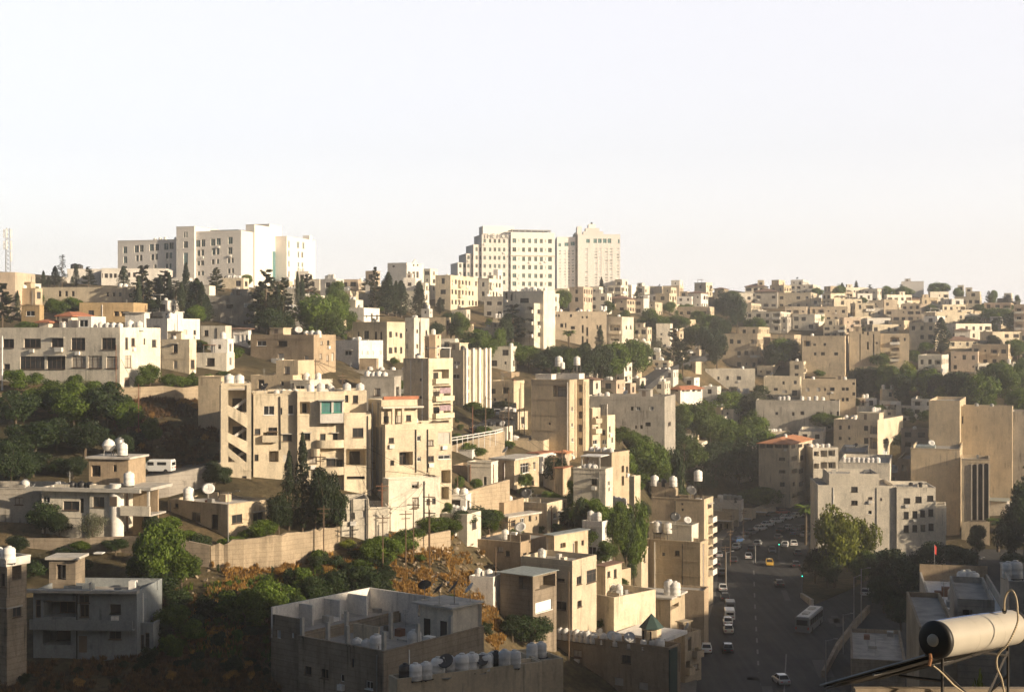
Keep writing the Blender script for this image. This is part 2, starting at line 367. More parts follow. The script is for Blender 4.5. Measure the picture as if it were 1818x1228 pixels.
# ------------------------------------------------------------------ windows
WC = {}
def q1(x): return max(.3, round(x*5)/5)
def window_mesh(w, h, st, far):
    key = (w, h, st, far)
    if key in WC: return WC[key]
    fr = MB(); pn = MB(); t = .07 if not far else .09
    fm = {'w': 'white_frame', 'b': 'brown_frame', 'g': 'green_frame', 'h': 'stone_trim', 's': 'shutter', 'c': 'brown_frame', 'p': 'white_frame', 'v': 'dark_metal', 't': 'white_frame'}[st]
    gm = {'w': 'glass', 'b': 'glass', 'g': 'teal_glass', 'h': 'hotel_glass', 's': 'shutter', 'c': 'curtain', 'p': 'pale_glass', 'v': 'dark_inside', 't': 'teal_glass'}[st]
    x0, x1 = -w/2, w/2
    for a in ((x0, x1, 0, t), (x0, x1, h-t, h), (x0, x0+t, t, h-t), (x1-t, x1, t, h-t)): fr.box(a[0], a[1], -.04, .04, a[2], a[3])
    n = 1 if w < 1.0 else 2 if w < 2.0 else int(w/0.9)
    for i in range(1, n):
        xx = x0+w*i/n; fr.box(xx-.03, xx+.03, -.04, .04, t, h-t)
    if h > 1.7 and not far: fr.box(x0+t, x1-t, -.035, .035, h*.68, h*.68+.06)
    if st == 's':
        for i in range(int(h/.25)): fr.box(x0+t, x1-t, -.03, 0, t+i*.25, t+i*.25+.12)
    if not far and st != 's' and w > .6: fr.box(x0-.08, x1+.08, -.30, -.045, -.09, 0)   # sill
    if far:
        fr.m = [0]*len(fr.f); fr.box(x0+t, x1-t, .0, .02, t, h-t, 1)
        WC[key] = (fr.mesh('window', [fm, gm]), None)
    else:
        pn.box(x0+t, x1-t, .0, .02, t, h-t)
        WC[key] = (fr.mesh('window', [fm]), pn.mesh('pane', [gm]))
    return WC[key]

def put_window(parent, w, h, st, loc, rz, far):
    w, h = q1(w), q1(h)
    a, b = window_mesh(w, h, st, far)
    o = link('window', a, parent, loc, rz)
    if b is not None: link('pane', b, o)
    return o

def face_holes(mb, Lx, z0, z1, holes, M, back=.22):
    """wall in its own plane: s along, z up, outward -y. holes: (s0,s1,t0,t1,depth,hasback)"""
    xs = {0.0, Lx}; zs = {z0, z1}
    for h in holes: xs |= {h[0], h[1]}; zs |= {h[2], h[3]}
    xs = sorted(xs); zs = sorted(zs)
    for j in range(len(zs)-1):
        a, b = zs[j], zs[j+1]
        if b-a < 1e-5: continue
        zc = (a+b)/2; run = None
        hs = [h for h in holes if h[2] < zc < h[3]]
        for i in range(len(xs)-1):
            xc = (xs[i]+xs[i+1])/2
            solid = not any(h[0] < xc < h[1] for h in hs)
            if solid and run is None: run = xs[i]
            if run is not None and (not solid):
                mb.quad(M @ Vector((run, 0, a)), M @ Vector((xs[i], 0, a)), M @ Vector((xs[i], 0, b)), M @ Vector((run, 0, b))); run = None
        if run is not None:
            mb.quad(M @ Vector((run, 0, a)), M @ Vector((Lx, 0, a)), M @ Vector((Lx, 0, b)), M @ Vector((run, 0, b)))
    for h in holes:
        s0, s1, t0, t1, dp = h[:5]
        q = lambda x, y, z: M @ Vector((x, y, z))
        mb.quad(q(s0, 0, t0), q(s1, 0, t0), q(s1, dp, t0), q(s0, dp, t0)); mb.quad(q(s0, dp, t1), q(s1, dp, t1), q(s1, 0, t1), q(s0, 0, t1))
        mb.quad(q(s0, 0, t0), q(s0, dp, t0), q(s0, dp, t1), q(s0, 0, t1)); mb.quad(q(s1, dp, t0), q(s1, 0, t0), q(s1, 0, t1), q(s1, dp, t1))
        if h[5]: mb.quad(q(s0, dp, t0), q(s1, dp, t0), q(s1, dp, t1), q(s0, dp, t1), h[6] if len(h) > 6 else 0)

TILES = {'A': (0, 380, 3.837), 'B': (440, 380, 3.837), 'C': (880, 380, 3.837), 'D': (1320, 380, 3.651), 'K': (0, 660, 3.837), 'S': (380, 640, 3.837),
         'G': (740, 640, 3.837), 'E': (1100, 640, 3.839), 'T': (1420, 640, 3.837), 'J': (0, 920, 3.952), 'I': (420, 920, 3.986), 'H': (800, 920, 3.952),
         'L': (1400, 860, 3.337), 'M': (1100, 860, 3.3375), 'X': (840, 640, 6.464), 'N': (1000, 480, 4.329), 'O': (1400, 480, 4.349), '': (0, 0, 1)}
def tp(t, x, y):
    a = TILES[t]; return a[0]+x/a[2], a[1]+y/a[2]

class Bld:
    """building seen at its near corner uc; front face spreads to the left (th>=0) or to the right (th<0) of it"""
    def __init__(s, name, label, ul, uc, ur, vt, vb, th=20, m='cream', d=None, cat='building', group=None, short=None, par=.8, roof='flat', dep=None,
                 nf=None, ww='auto', fz=1.0, rest='', found=7.0, roofm=None, up=0, st=None, mk=True, hutp=None, mir=False):
        s.uc, s.vb = uc, vb
        s.d = d or Du(uc, vb); s.th = radians(th); s.m = m; s.c, s.s = cos(s.th), sin(s.th)
        s.C = P(uc, vb, s.d); s.sg = 1 if th >= 0 and not mir else -1
        s.h = (vb-vt)/F*s.d
        s.far = s.d > 330
        s.rng = random.Random(int(uc*7+vt*13))
        s.auto = label is None
        s.e = thing(name, label or '', cat, s.C, -s.th, group or 'houses and blocks on the hillside')
        s.short = short
        s.found = found
        s.umid = (ul+ur)/2; s.vmid = (vt+vb)/2
        if short: LM.append((s.umid, s.vmid, short))
        if not s.auto: USED[label] = 1
        s.blks = []
        s.wall = None
        if mk: s.blk(ul, uc, ur, vt, None, 0, par, roof, dep, m, ww, roofm=roofm, st=st, nf=nf)
        s.vt = vt
    def W(s, X, Y):
        return Vector((s.C.x+X*s.c+Y*s.s, s.C.y-X*s.s+Y*s.c))
    def lx(s, u, Y=0):
        k = (u-U0)/F
        return (k*(s.C.y+Y*s.c)-s.C.x-Y*s.s)/(s.c+k*s.s)
    def ly(s, u, X=0):
        k = (u-U0)/F; dn = s.s-k*s.c
        if abs(dn) < 1e-4: return 999
        return (k*(s.C.y-X*s.s)-s.C.x-X*s.c)/dn
    def lz(s, v, X, Y): return -(v-VH)/F*s.W(X, Y).y-s.C.z
    def auto_holes(s, Lx, z0, z1, nf, side):
        r = s.rng; H = z1-z0
        nf = nf or max(1, int(round(H/3.2))); fh = H/nf
        n = max(1, int(Lx/(r.uniform(2.9, 3.9) if not s.far else r.uniform(2.6, 3.3))))
        if Lx < 2.2: return []
        out = []; sp = Lx/n; w0 = r.choice((1.0, 1.2, 1.4, 1.6)); h0 = r.choice((1.2, 1.4, 1.5))
        if s.far: w0 *= 1.15; h0 *= 1.15
        bay = r.random() < .45 and n > 1; bi = r.randrange(n)
        for f in range(nf):
            zb = z0+f*fh
            for i in range(n):
                xc = sp*(i+.5)+r.uniform(-.2, .2)*0
                if bay and i == bi and f > 0 and sp > 2.6:
                    out.append((xc-sp*.40, xc+sp*.40, zb+.15, zb+2.5, 'bal')); continue
                q = r.random()
                if q < .13: continue
                w, h, zz = w0, h0, .95
                if q < .27: w, h, zz = .7, .8, 1.5
                if q > .9: w, h, zz = w0*1.3, h0, .9
                w *= r.uniform(.82, 1.15); h *= r.uniform(.9, 1.12)
                w = min(w, sp*.8); h = min(h, fh-1.3)
                if h < .5: continue
                out.append((xc-w/2, xc+w/2, zb+zz, zb+zz+h, 'w'))
        return out
    def blk(s, ul, uc, ur, vt, vb=None, Y=0, par=.8, roof='flat', dep=None, m=None, ww='auto', z0=None, z1=None, X=None, roofm=None, st=None, nf=None, local=None):
        """add a box. ww: 'auto', None or dict(F=[..],R=[..],t=tile) in photo pixels"""
        m = m or s.m
        if local: x0, x1, y0, y1 = local; xc, yc = (x1, y0) if s.sg > 0 else (x0, y0)
        else:
            yc = Y; xc = s.lx(uc, Y)
            if s.sg > 0:
                x1 = xc; x0 = s.lx(ul, Y) if ul < uc else xc-8
                y1 = s.ly(ur, xc) if ur > uc else 0
            else:
                x0 = xc; x1 = s.lx(ur, Y) if ur > uc else xc+8
                y1 = s.ly(ul, xc) if ul < uc else 0
            L = y1-yc
            vis = (ur > uc+.5) if s.sg > 0 else (ul < uc-.5)
            if vis and 1.5 < L < 30: pass
            elif dep: L = dep
            else: L = 26 if vis and 26 < L < 90 else min(14, max(6, (x1-x0)*.7))
            y0 = yc; y1 = yc+L
        zt = z1 if z1 is not None else s.lz(vt, xc, yc)
        zb = z0 if z0 is not None else (s.lz(vb, xc, yc) if vb is not None else -s.found)
        zg = zb if (z0 is not None or vb is not None) else 0.0
        if zt < zb+.3: zt = zb+.3
        mb = MB(); W, D = x1-x0, y1-y0
        faces = [('F', W, Matrix.Translation((x0, y0, 0)), 0), ('R', D, Matrix.Translation((x1, y0, 0)) @ Matrix.Rotation(pi/2, 4, 'Z'), pi/2),
                 ('B', W, Matrix.Translation((x1, y1, 0)) @ Matrix.Rotation(pi, 4, 'Z'), pi), ('L', D, Matrix.Translation((x0, y1, 0)) @ Matrix.Rotation(-pi/2, 4, 'Z'), -pi/2)]
        wins = []
        for k, Lx, M, rz in faces:
            hs = []
            if ww == 'auto' and k != 'B':
                hs = s.auto_holes(Lx, zg, zt-par*.6, nf, k)
            elif isinstance(ww, dict) and k in ww:
                for q in ww[k]:
                    a, b = tp(ww.get('t', ''), q[0], q[1]); c_, d_ = tp(ww.get('t', ''), q[2], q[3])
                    if k == 'F': sa, sb = s.lx(a, y0)-x0, s.lx(c_, y0)-x0; Xm, Ym = x0+(sa+sb)/2, y0
                    elif k == 'R': sa, sb = s.ly(a, x1)-y0, s.ly(c_, x1)-y0; Xm, Ym = x1, y0+(sa+sb)/2
                    else: sa, sb = y1-s.ly(a, x0), y1-s.ly(c_, x0); Xm, Ym = x0, y1-(sa+sb)/2
                    hs.append((sa, sb, s.lz(d_, Xm, Ym), s.lz(b, Xm, Ym), q[4] if len(q) > 4 else 'w'))
            elif isinstance(ww, dict) and ww.get('rest') == 'auto' and k != 'B': hs = s.auto_holes(Lx, zg, zt-par*.6, nf, k)
            ok = []
            for h in hs:
                a, b, c_, d_ = max(.12, h[0]), min(Lx-.12, h[1]), max(zb+.05, h[2]), min(zt-.1, h[3])
                if b-a < .25 or d_-c_ < .25: continue
                if any(a < o[1]+.03 and b > o[0]-.03 and c_ < o[3]+.03 and d_ > o[2]-.03 for o in ok): continue
                ok.append((a, b, c_, d_, h[4]))
            hl = []
            for a, b, c_, d_, t in ok:
                if t in ('bal', 'o', 'deep'):
                    dp = min(1.6 if t != 'deep' else 2.5, max(.5, (D if k in 'FB' else W)*.35)); hl.append((a, b, c_, d_, dp, True))
                elif t == 'slot': hl.append((a, b, c_, d_, .6, True, 1))
                else: hl.append((a, b, c_, d_, .24, False))
                wins.append((k, a, b, c_, d_, t, M, rz))
            face_holes(mb, Lx, zb, zt, hl, M)
        if s.d < 345 and zt-zg > 4 and ww is not None:
            for k, Lx, M, rz in faces:
                if k == 'B' or Lx < 3: continue
                for _ in range(s.rng.choice((0, 1, 1, 2))):
                    sx_ = s.rng.uniform(.4, Lx-.4)
                    if any(w_[0] == k and w_[1]-.12 < sx_ < w_[2]+.12 for w_ in wins): continue
                    MB().box(sx_-.06, sx_+.06, -.14, -.02, zg, zt-.5, M=M).build('drain_pipe', s.rng.choice(('metal_grey', 'rust', 'dark_metal', 'white_paint')), s.e)
        bands = []
        if ww is not None and zt-zg > 4.5 and s.rng.random() < .75:
            nfl = max(1, int(round((zt-zg)/3.2)))
            for f in range(1, nfl+1):
                zz = zg+(zt-par-zg)*f/nfl-.1
                if zz < zt-.3: bands.append(zz)
        for zz in bands:
            for k, Lx, M, rz in faces:
                if k == 'B': continue
                if any(w_[0] == k and w_[3] < zz+.2 and w_[4] > zz-.05 for w_ in wins): continue
                mb.box(0, Lx, -.07, -.002, zz, zz+.14, M=M)
        if roof == 'flat' and s.rng.random() < .55 and par > .25:
            for k, Lx, M, rz in faces:
                if k != 'B': mb.box(0, Lx, -.09, -.002, zt-.16, zt-.002, M=M)
        pw = .22
        zr = zt-par if roof == 'flat' else zt
        if roof == 'flat':
            # parapet ring
            X = [(x0, y0), (x1, y0), (x1, y1), (x0, y1)]; Y_ = [(x0+pw, y0+pw), (x1-pw, y0+pw), (x1-pw, y1-pw), (x0+pw, y1-pw)]
            for i in range(4):
                j = (i+1) % 4
                mb.quad((*X[i], zt), (*X[j], zt), (*Y_[j], zt), (*Y_[i], zt)); mb.quad((*Y_[i], zt), (*Y_[j], zt), (*Y_[j], zr), (*Y_[i], zr))
            MB().box(x0+pw, x1-pw, y0+pw, y1-pw, zr-.25, zr).build('roof', roofm or 'roofing', s.e)
        elif roof == 'slab':
            MB().box(x0-.35, x1+.35, y0-.35, y1+.35, zt, zt+.28).build('roof', roofm or 'roof_pale', s.e)
        elif roof == 'thin':
            MB().box(x0-.3, x1+.3, y0-.5, y1+.2, zt, zt+.1).build('roof', roofm or 'tin', s.e)
        elif roof in ('hip', 'lowhip'):
            e = .6; hh = min(W, D)*(.28 if roof == 'hip' else .16); rb = MB()
            a, b, c_, d_ = (x0-e, y0-e, zt), (x1+e, y0-e, zt), (x1+e, y1+e, zt), (x0-e, y1+e, zt)
            if W >= D: p, q = ((x0+D/2, (y0+y1)/2, zt+hh), (x1-D/2, (y0+y1)/2, zt+hh))
            else: p, q = (((x0+x1)/2, y0+W/2, zt+hh), ((x0+x1)/2, y1-W/2, zt+hh))
            if W >= D: rb.quad(a, b, q, p); rb.tri(b, c_, q); rb.quad(c_, d_, p, q); rb.tri(d_, a, p)
            else: rb.tri(a, b, p); rb.quad(b, c_, q, p); rb.tri(c_, d_, q); rb.quad(d_, a, p, q)
            rb.quad(a, d_, c_, b); rb.box(x0-e, x1+e, y0-e, y1+e, zt-.18, zt-.01)
            rb.build('roof', roofm or 'red_tile', s.e)
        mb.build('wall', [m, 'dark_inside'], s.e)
        for k, a, b, c_, d_, t, M, rz in wins:
            w, h = b-a, d_-c_; mid = (a+b)/2
            if t == 'slot': continue
            if t in ('bal', 'o', 'deep'):
                dp = min(1.6 if t != 'deep' else 2.5, max(.5, (D if k in 'FB' else W)*.35))
                if t != 'deep' or True:
                    loc = M @ Vector((mid, dp-.05, c_)); put_window(s.e, min(w*.55, 1.8), min(h*.85, 2.1), s.rng.choice('bwvc'), loc, rz, s.far)
                if t == 'bal':
                    g = MB(); ov = .9
                    g.box(a-.15, b+.15, -ov, -.003, c_-.18, c_, M=M); g.box(a-.15, b+.15, -ov, -ov+.12, c_+.001, c_+.85, M=M)
                    g.box(a-.15, a-.03, -ov+.12, -.003, c_+.001, c_+.85, M=M); g.box(b+.03, b+.15, -ov+.12, -.003, c_+.001, c_+.85, M=M)
                    g.build('balcony', s.rng.choice((m, m, 'white', 'pale')), s.e)
                continue
            if t == 'd': 
                g = MB(); g.box(mid-w/2, mid+w/2, .12, .18, c_, d_, M=M); o = g.build('door', 'door_paint', s.e); continue
            sty = t if t != 'w' else (st or s.rng.choice('wwwbbsvcvb' if s.d < 330 else 'bbvvvbvb'))
            loc = M @ Vector((mid, .17, c_)); put_window(s.e, w, h, sty, loc, rz, s.far)
            if not s.far and s.rng.random() < .12 and w > .7 and (d_+.2) < zt:
                MB().box(a-.25, b+.25, -.45, -.003, d_+.06, d_+.18, M=M).build('awning', 'concrete', s.e)
            if s.rng.random() < (.24 if not s.far else .06) and c_-1.0 > zb and t == 'w':
                MB().box(mid-.4, mid+.4, -.38, -.003, c_-.85, c_-.25, M=M).build('air_conditioner', 'white_plastic', s.e)
        if roof == 'flat' and s.d < 345 and (x1-x0) > 5 and (y1-y0) > 4:
            for i in range(s.rng.randint(4, 8)):
                cx, cy = s.rng.uniform(x0+.8, x1-1.6), s.rng.uniform(y0+.8, y1-1.6); q = s.rng.random(); a_ = s.rng.uniform(.4, 1.3)
                if q < .5: MB().box(cx, cx+a_, cy, cy+s.rng.uniform(.4, 1.2), zr, zr+s.rng.uniform(.3, 1.1)).build('roof_box', s.rng.choice(('concrete', 'rust', 'metal_grey', 'roof_white', m)), s.e)
                elif q < .8:
                    g = MB().cyl((cx, cy, zr), (cx, cy, zr+s.rng.uniform(1.6, 3.2)), .03, n=4); hh_ = g.v[-1][2]
                    for j in range(4): g.box(cx-.5+.08*j, cx+.5-.08*j, cy-.015, cy+.015, hh_-.1-j*.18, hh_-.07-j*.18)
                    g.build('aerial', 'metal_grey', s.e)
                else: MB().box(cx, cx+2.2, cy, cy+.12, zr, zr+1.1).build('low_wall', m, s.e)
        s.blks.append((x0, x1, y0, y1, zr, zt)); s.x0, s.x1, s.y0, s.y1, s.zr = x0, x1, y0, y1, zr
        return s
    def box(s, name, x0, x1, y0, y1, z0, z1, m):
        return MB().box(x0, x1, y0, y1, z0, z1).build(name, m, s.e)
    def hut(s, x=None, y=None, w=3.0, l=3.2, h=2.3, b=-1, m=None):
        x0, x1, y0, y1, zr, zt = s.blks[b]
        w = min(w, (x1-x0)*.5); l = min(l, (y1-y0)*.5)
        x = x0+(x1-x0-w)*(s.rng.uniform(.1, .9) if x is None else x); y = y0+(y1-y0-l)*(s.rng.uniform(.4, .9) if y is None else y)
        g = MB(); g.box(x, x+w, y, y+l, zr-.01, zr+h-.15, 0); g.box(x-.2, x+w+.2, y-.2, y+l+.2, zr+h-.15, zr+h, 0)
        o = g.build('stair_hut', m or s.m, s.e)
        g = MB(); g.box(x+w*.3, x+w*.3+.9, y-.03, y-.004, zr, zr+min(1.9, h-.3)); g.build('door', 'door_paint', o)
        return s
    def pt(s, fx, fy, b=-1):
        x0, x1, y0, y1, zr, zt = s.blks[b]
        X, Y = x0+(x1-x0)*fx, y0+(y1-y0)*fy; w = s.W(X, Y)
        return Vector((w.x, w.y, s.C.z+zr))
    def tanks(s, n, fx0=.1, fx1=.9, fy=.15, b=-1, big=1.0, kind='w', stand=0, sp=None):
        for i in range(n):
            fx = fx0+(fx1-fx0)*(i/(n-1) if n > 1 else .5)
            if sp: fx = fx0+sp*i/(s.blks[b][1]-s.blks[b][0])
            p = s.pt(fx, fy, b); water_tank(p, s, big*s.rng.uniform(.9, 1.1), kind, stand)
        return s
    def dish(s, fx, fy, size=1.0, az=None, b=-1, col='dish_white', h=1.0):
        sat_dish(s.pt(fx, fy, b), s, size, az, col, h); return s

TKM = {}
def tank_parts(kind, stand):
    k = (kind, stand)
    if k in TKM: return TKM[k]
    m = {'w': 'white_plastic', 'b': 'black_plastic', 'm': 'metal_grey'}[kind]
    z0 = .12+stand
    b = MB().lathe([(0, z0), (.55, z0), (.58, z0+.05), (.56, z0+.35), (.59, z0+.4), (.56, z0+.45), (.56, z0+.8), (.59, z0+.85), (.56, z0+.9), (.56, z0+1.2), (.45, z0+1.34), (.2, z0+1.42)], 14)
    l = MB().lathe([(.2, z0+1.40), (.22, z0+1.41), (.22, z0+1.5), (0, z0+1.52)], 10)
    f = MB()
    for x in (-.4, .4):
        for y in (-.4, .4): f.box(x-.04, x+.04, y-.04, y+.04, 0, z0)
    f.box(-.5, .5, -.5, .5, z0-.06, z0-.002)
    TKM[k] = (b.mesh('body', [m], True), l.mesh('lid', [m], True), f.mesh('stand', ['dark_metal']))
    return TKM[k]
TSM = {}
TREQ = []
def water_tank(p, bl, sc=1.0, kind='w', stand=0, label=None):
    TREQ.append((Vector(p), bl, sc, kind, stand, label))
def build_tanks(limit=285):
    TREQ.sort(key=lambda t: t[0].y/t[2]*(1 if t[5] is None else .1))
    rest = MB(); o0 = None
    for n_, (p, bl, sc, kind, stand, label) in enumerate(TREQ):
        nm = {'w': 'white', 'b': 'black', 'm': 'grey'}[kind]
        if n_ >= limit:
            if n_ > limit+150: continue
            if o0 is None: o0 = p.copy()
            z0 = .12+stand; rest.lathe([(r_*sc, z_*sc) for r_, z_ in ((0, z0), (.56, z0), (.57, z0+1.2), (.4, z0+1.38), (0, z0+1.5))], 9, M=Matrix.Translation(p-o0))
            for x in (-.4, .4):
                for y in (-.4, .4): rest.box(x-.05, x+.05, y-.05, y+.05, 0, z0*sc, M=Matrix.Translation(p-o0))
            continue
        near = p.y < 300
        if near:
            o = thing('water_tank', label or '', 'water tank', p, R.uniform(0, 6), 'rooftop water tanks')
            a, b, c = tank_parts(kind, stand); link('body', a, o); link('lid', b, o); link('stand', c, o); o.scale = (sc, sc, sc)
        else:
            if (kind, stand) not in TSM:
                g = MB(); z0 = .12+stand
                g.lathe([(0, z0), (.56, z0), (.58, z0+.05), (.57, z0+1.2), (.4, z0+1.38), (0, z0+1.5)], 10)
                for x in (-.4, .4):
                    for y in (-.4, .4): g.box(x-.04, x+.04, y-.04, y+.04, 0, z0)
                TSM[(kind, stand)] = g.mesh('water_tank', [{'w': 'white_plastic', 'b': 'black_plastic', 'm': 'metal_grey'}[kind]])
            o = link('water_tank', TSM[(kind, stand)], None, p, 0, (sc, sc, sc)); tag(o, label or '', 'water tank', 'rooftop water tanks')
        if not label: TANKQ.append((o, nm, bl))
        else: USED[label] = 1
    if rest.v:
        o = rest.build('far_water_tanks', 'white_plastic', None, o0); o['label'] = 'tiny white water tanks scattered over the farthest roofs'; stuff(o)
TANKQ = []
DSM = {}
def sat_dish(p, bl, size=1.0, az=None, col='dish_white', h=1.0):
    if col not in DSM:
        M = Matrix.Translation((0, 0, 1.25)) @ Matrix.Rotation(radians(-50), 4, 'X')
        d = MB().lathe([(0, 0), (.2, .015), (.4, .06), (.6, .14), (.61, .15), (.4, .075), (.2, .03), (0, .015)], 18, M=M)
        s = MB().cyl((0, 0, 0), (0, 0, 1.2), .04, n=6).cyl((0, 0, 1.2), M @ Vector((0, 0, .6)), .018, n=5); s.box(-.35, .35, -.35, .35, 0, .04)
        f = MB().cyl(M @ Vector((0, 0, .55)), M @ Vector((0, 0, .68)), .06, n=8)
        DSM[col] = (d.mesh('dish', [col], True), s.mesh('mast', ['metal_grey']), f.mesh('receiver', ['white_plastic']))
    a, b, c = DSM[col]
    az = radians(az) if az is not None else R.uniform(1.8, 3.0)
    o = thing('satellite_dish', '', 'satellite dish', p, az, 'rooftop satellite dishes'); o.scale = (size, size, size*h)
    link('dish', a, o); link('mast', b, o); link('receiver', c, o)
    TANKQ.append((o, 'dark' if col == 'dish_dark' else 'pale', bl))
    return o
# ------------------------------------------------------------------ trees
def rdir(r):
    z = r.uniform(-1, 1); a = r.uniform(0, 2*pi); q = sqrt(1-z*z)
    return Vector((q*cos(a), q*sin(a), z))
def leafq(mb, p, n, s, r):
    n = (n+rdir(r)*.75).normalized()
    t = n.cross(rdir(r)).normalized(); b = n.cross(t)
    a = s*r.uniform(.6, 1.25); c = s*r.uniform(.35, .8)
    p = Vector(p)
    mb.quad(p-t*a*.5, p-b*c*.5, p+t*a*.5, p+b*c*.5)
def crown_broad(seed, nl=17, nq=6500, W=8.0, H=7.0, z0=.9, s=.44, spread=1.0):
    r = random.Random(seed); mb = MB(); lobes = []
    for i in range(nl):
        d = rdir(r); k = r.uniform(.55, 1.0)
        if r.random() < .5: d.z = abs(d.z)
        c = Vector((d.x*W*.35*k*spread, d.y*W*.35*k*spread, z0+H*.48+d.z*H*.36*k))
        lobes.append((c, Vector((1, 1, .85))*W*r.uniform(.12, .22)))
    lobes.append((Vector((0, 0, z0+H*.46)), Vector((1, 1, 1))*W*.30))
    wts = [l[1].x**2 for l in lobes]
    for i in range(nq):
        c, rad = r.choices(lobes, wts)[0]; d = rdir(r)
        k = r.uniform(.72, 1.06) if r.random() < .8 else r.uniform(.2, .8)
        if r.random() < .06: k *= r.uniform(1.0, 1.3)
        p = c+Vector((d.x*rad.x, d.y*rad.y, d.z*rad.z))*k
        if p.z < z0*.4: continue
        leafq(mb, p, d, s, r)
    return mb
def trunk_broad(seed, H=8.0, r0=.22, zc=3.0, n=6):
    r = random.Random(seed); mb = MB()
    top = Vector((r.uniform(-.3, .3), r.uniform(-.3, .3), zc)); mb.cyl((0, 0, -1.5), top, r0*1.2, r0*.75, 9)
    for i in range(n):
        a = 2*pi*i/n+r.uniform(-.3, .3); e = top+Vector((cos(a)*r.uniform(1, 2.2), sin(a)*r.uniform(1, 2.2), r.uniform(1.2, 2.8)))
        mb.cyl(top*.9+Vector((0, 0, .1*zc)), e, r0*.5, r0*.2, 6); mb.cyl(e, e+Vector((r.uniform(-.8, .8), r.uniform(-.8, .8), r.uniform(.5, 1.3))), r0*.2, .02, 5)
    return mb
def crown_cypress(seed, H=10., W=2.0, nq=2600, s=.3):
    r = random.Random(seed); mb = MB()
    for i in range(nq):
        t = r.random()**.85
        rad = W/2*min(1, (t+.04)*5)*(1-t)**.62*1.25; rad = min(rad, W/2)*(1+.22*sin(t*31+seed)*r.random())
        a = r.uniform(0, 2*pi); k = r.uniform(.7, 1.05) if r.random() < .85 else r.uniform(.2, .8)
        rad *= 1+.18*sin(a*3+seed+t*9)
        p = Vector((cos(a)*rad*k, sin(a)*rad*k, .3+t*(H-.3))); leafq(mb, p, Vector((cos(a), sin(a), .25)), s, r)
    return mb
def crown_pine(seed, H=12., W=6., nq=7500, s=.46, lean=0.):
    r = random.Random(seed); mb = MB(); tr = MB()
    tr.cyl((0, 0, -1.5), (0, 0, H*.55), .22, .14, 8); tr.cyl((0, 0, H*.55), (0, 0, H*.97), .14, .02, 6)
    nb = 64; tips = []
    for i in range(nb):
        t = .14+.82*(i/nb); z = H*t; L = W/2*(1-t)**.6*r.uniform(.55, 1.15)+.3; a = r.uniform(0, 2*pi)
        e = Vector((cos(a)*L, sin(a)*L, z+r.uniform(-.15, .55)*L)); o = Vector((0, 0, z)); tr.cyl(o, e, .05, .015, 4, caps=False); tips.append((o, e, L))
    for i in range(nq):
        o, e, L = r.choices(tips, [q[2] for q in tips])[0]
        k = r.uniform(.25, 1.08); w = .16+.30*L*.4*(1-abs(k-.65)); p = o.lerp(e, k)+rdir(r)*w*r.random()
        leafq(mb, p, Vector((0, 0, 1)), s, r)
    return mb, tr
def palm_mesh(seed):
    r = random.Random(seed); cr = MB(); tr = MB()
    tr.cyl((0, 0, -1), (.1, 0, 6.3), .28, .22, 10)
    for i in range(26):
        a = 2*pi*i/26+r.uniform(-.1, .1); up = r.uniform(-.5, 1.1); L = r.uniform(1.8, 2.4); prev = Vector((.1, 0, 6.4))
        d = Vector((cos(a), sin(a), up)).normalized()
        for k in range(7):
            d = (d+Vector((0, 0, -.17))).normalized(); nx = prev+d*L/7; sd = d.cross(Vector((0, 0, 1))).normalized(); w = .38*sin((k+1.2)/8.2*pi)+.05
            for g in (-1, 1): cr.quad(prev, nx, nx+sd*g*w+Vector((0, 0, -w*.5)), prev+sd*g*w*1.1+Vector((0, 0, -w*.6)))
            prev = nx
    return cr, tr
TREES = {}
def prep():
    def reg(k, crown, trunk, leaf, h, w, lb): TREES.setdefault(k, []).append((crown.mesh('crown', [leaf]), trunk.mesh('trunk', ['bark']) if trunk else None, h, w, lb))
    for i in range(4): reg('b', crown_broad(i+1), trunk_broad(i+1), 'leaf_broad', 7.9, 7.9, 'green leafy tree')
    for i in range(3): reg('d', crown_broad(i+21, nq=5600), trunk_broad(i+4), 'leaf_dark', 7.9, 7.9, 'dark dense tree')
    for i in range(2): reg('y', crown_broad(i+41), trunk_broad(i+9), 'leaf_yellow', 7.9, 7.9, 'yellow-green sunlit tree')
    for i in range(2): reg('o', crown_broad(i+51, nq=4200, s=.3), trunk_broad(i+19), 'leaf_olive', 7.9, 7.9, 'pale grey-green olive tree')
    for i in range(3): reg('c', crown_cypress(i+1), MB().cyl((0, 0, -1.5), (0, 0, 9.5), .16, .02, 6), 'leaf_cypress', 10., 2.1, 'slim dark cypress')
    for i in range(3): 
        a, b = crown_pine(i+1); reg('p', a, b, 'leaf_pine', 12., 5.6, 'ragged dark pine')
    for i in range(2):
        a, b = crown_pine(i+11, nq=1300, W=4.6); reg('q', a, b, 'leaf_pine', 12., 4.4, 'thin see-through pine')
    for i in range(4): reg('s', crown_broad(i+31, nl=10, nq=2000, W=3.0, H=2.4, z0=.05, s=.24), None, 'leaf_broad', 2.3, 2.9, 'low green bush')
    for i in range(2): reg('k', crown_broad(i+61, nl=10, nq=1500, W=3.0, H=2.2, z0=.05, s=.24), None, 'leaf_dark', 2.2, 2.9, 'low dark bush')
    for i in range(2): reg('r', crown_broad(i+71, nl=10, nq=1500, W=3.0, H=2.0, z0=.05, s=.2), None, 'dry_straw', 2.0, 2.9, 'dry orange bush')
    for i in range(2):
        a, b = palm_mesh(i+1); reg('m', a, b, 'leaf_broad', 8.2, 4.4, 'bushy-headed palm')
    reg('f', crown_broad(77, nl=8, nq=900, W=3.0, H=2.4, z0=.05, s=.24), None, 'flower', 2.3, 2.9, 'bright pink bougainvillea')
prep()
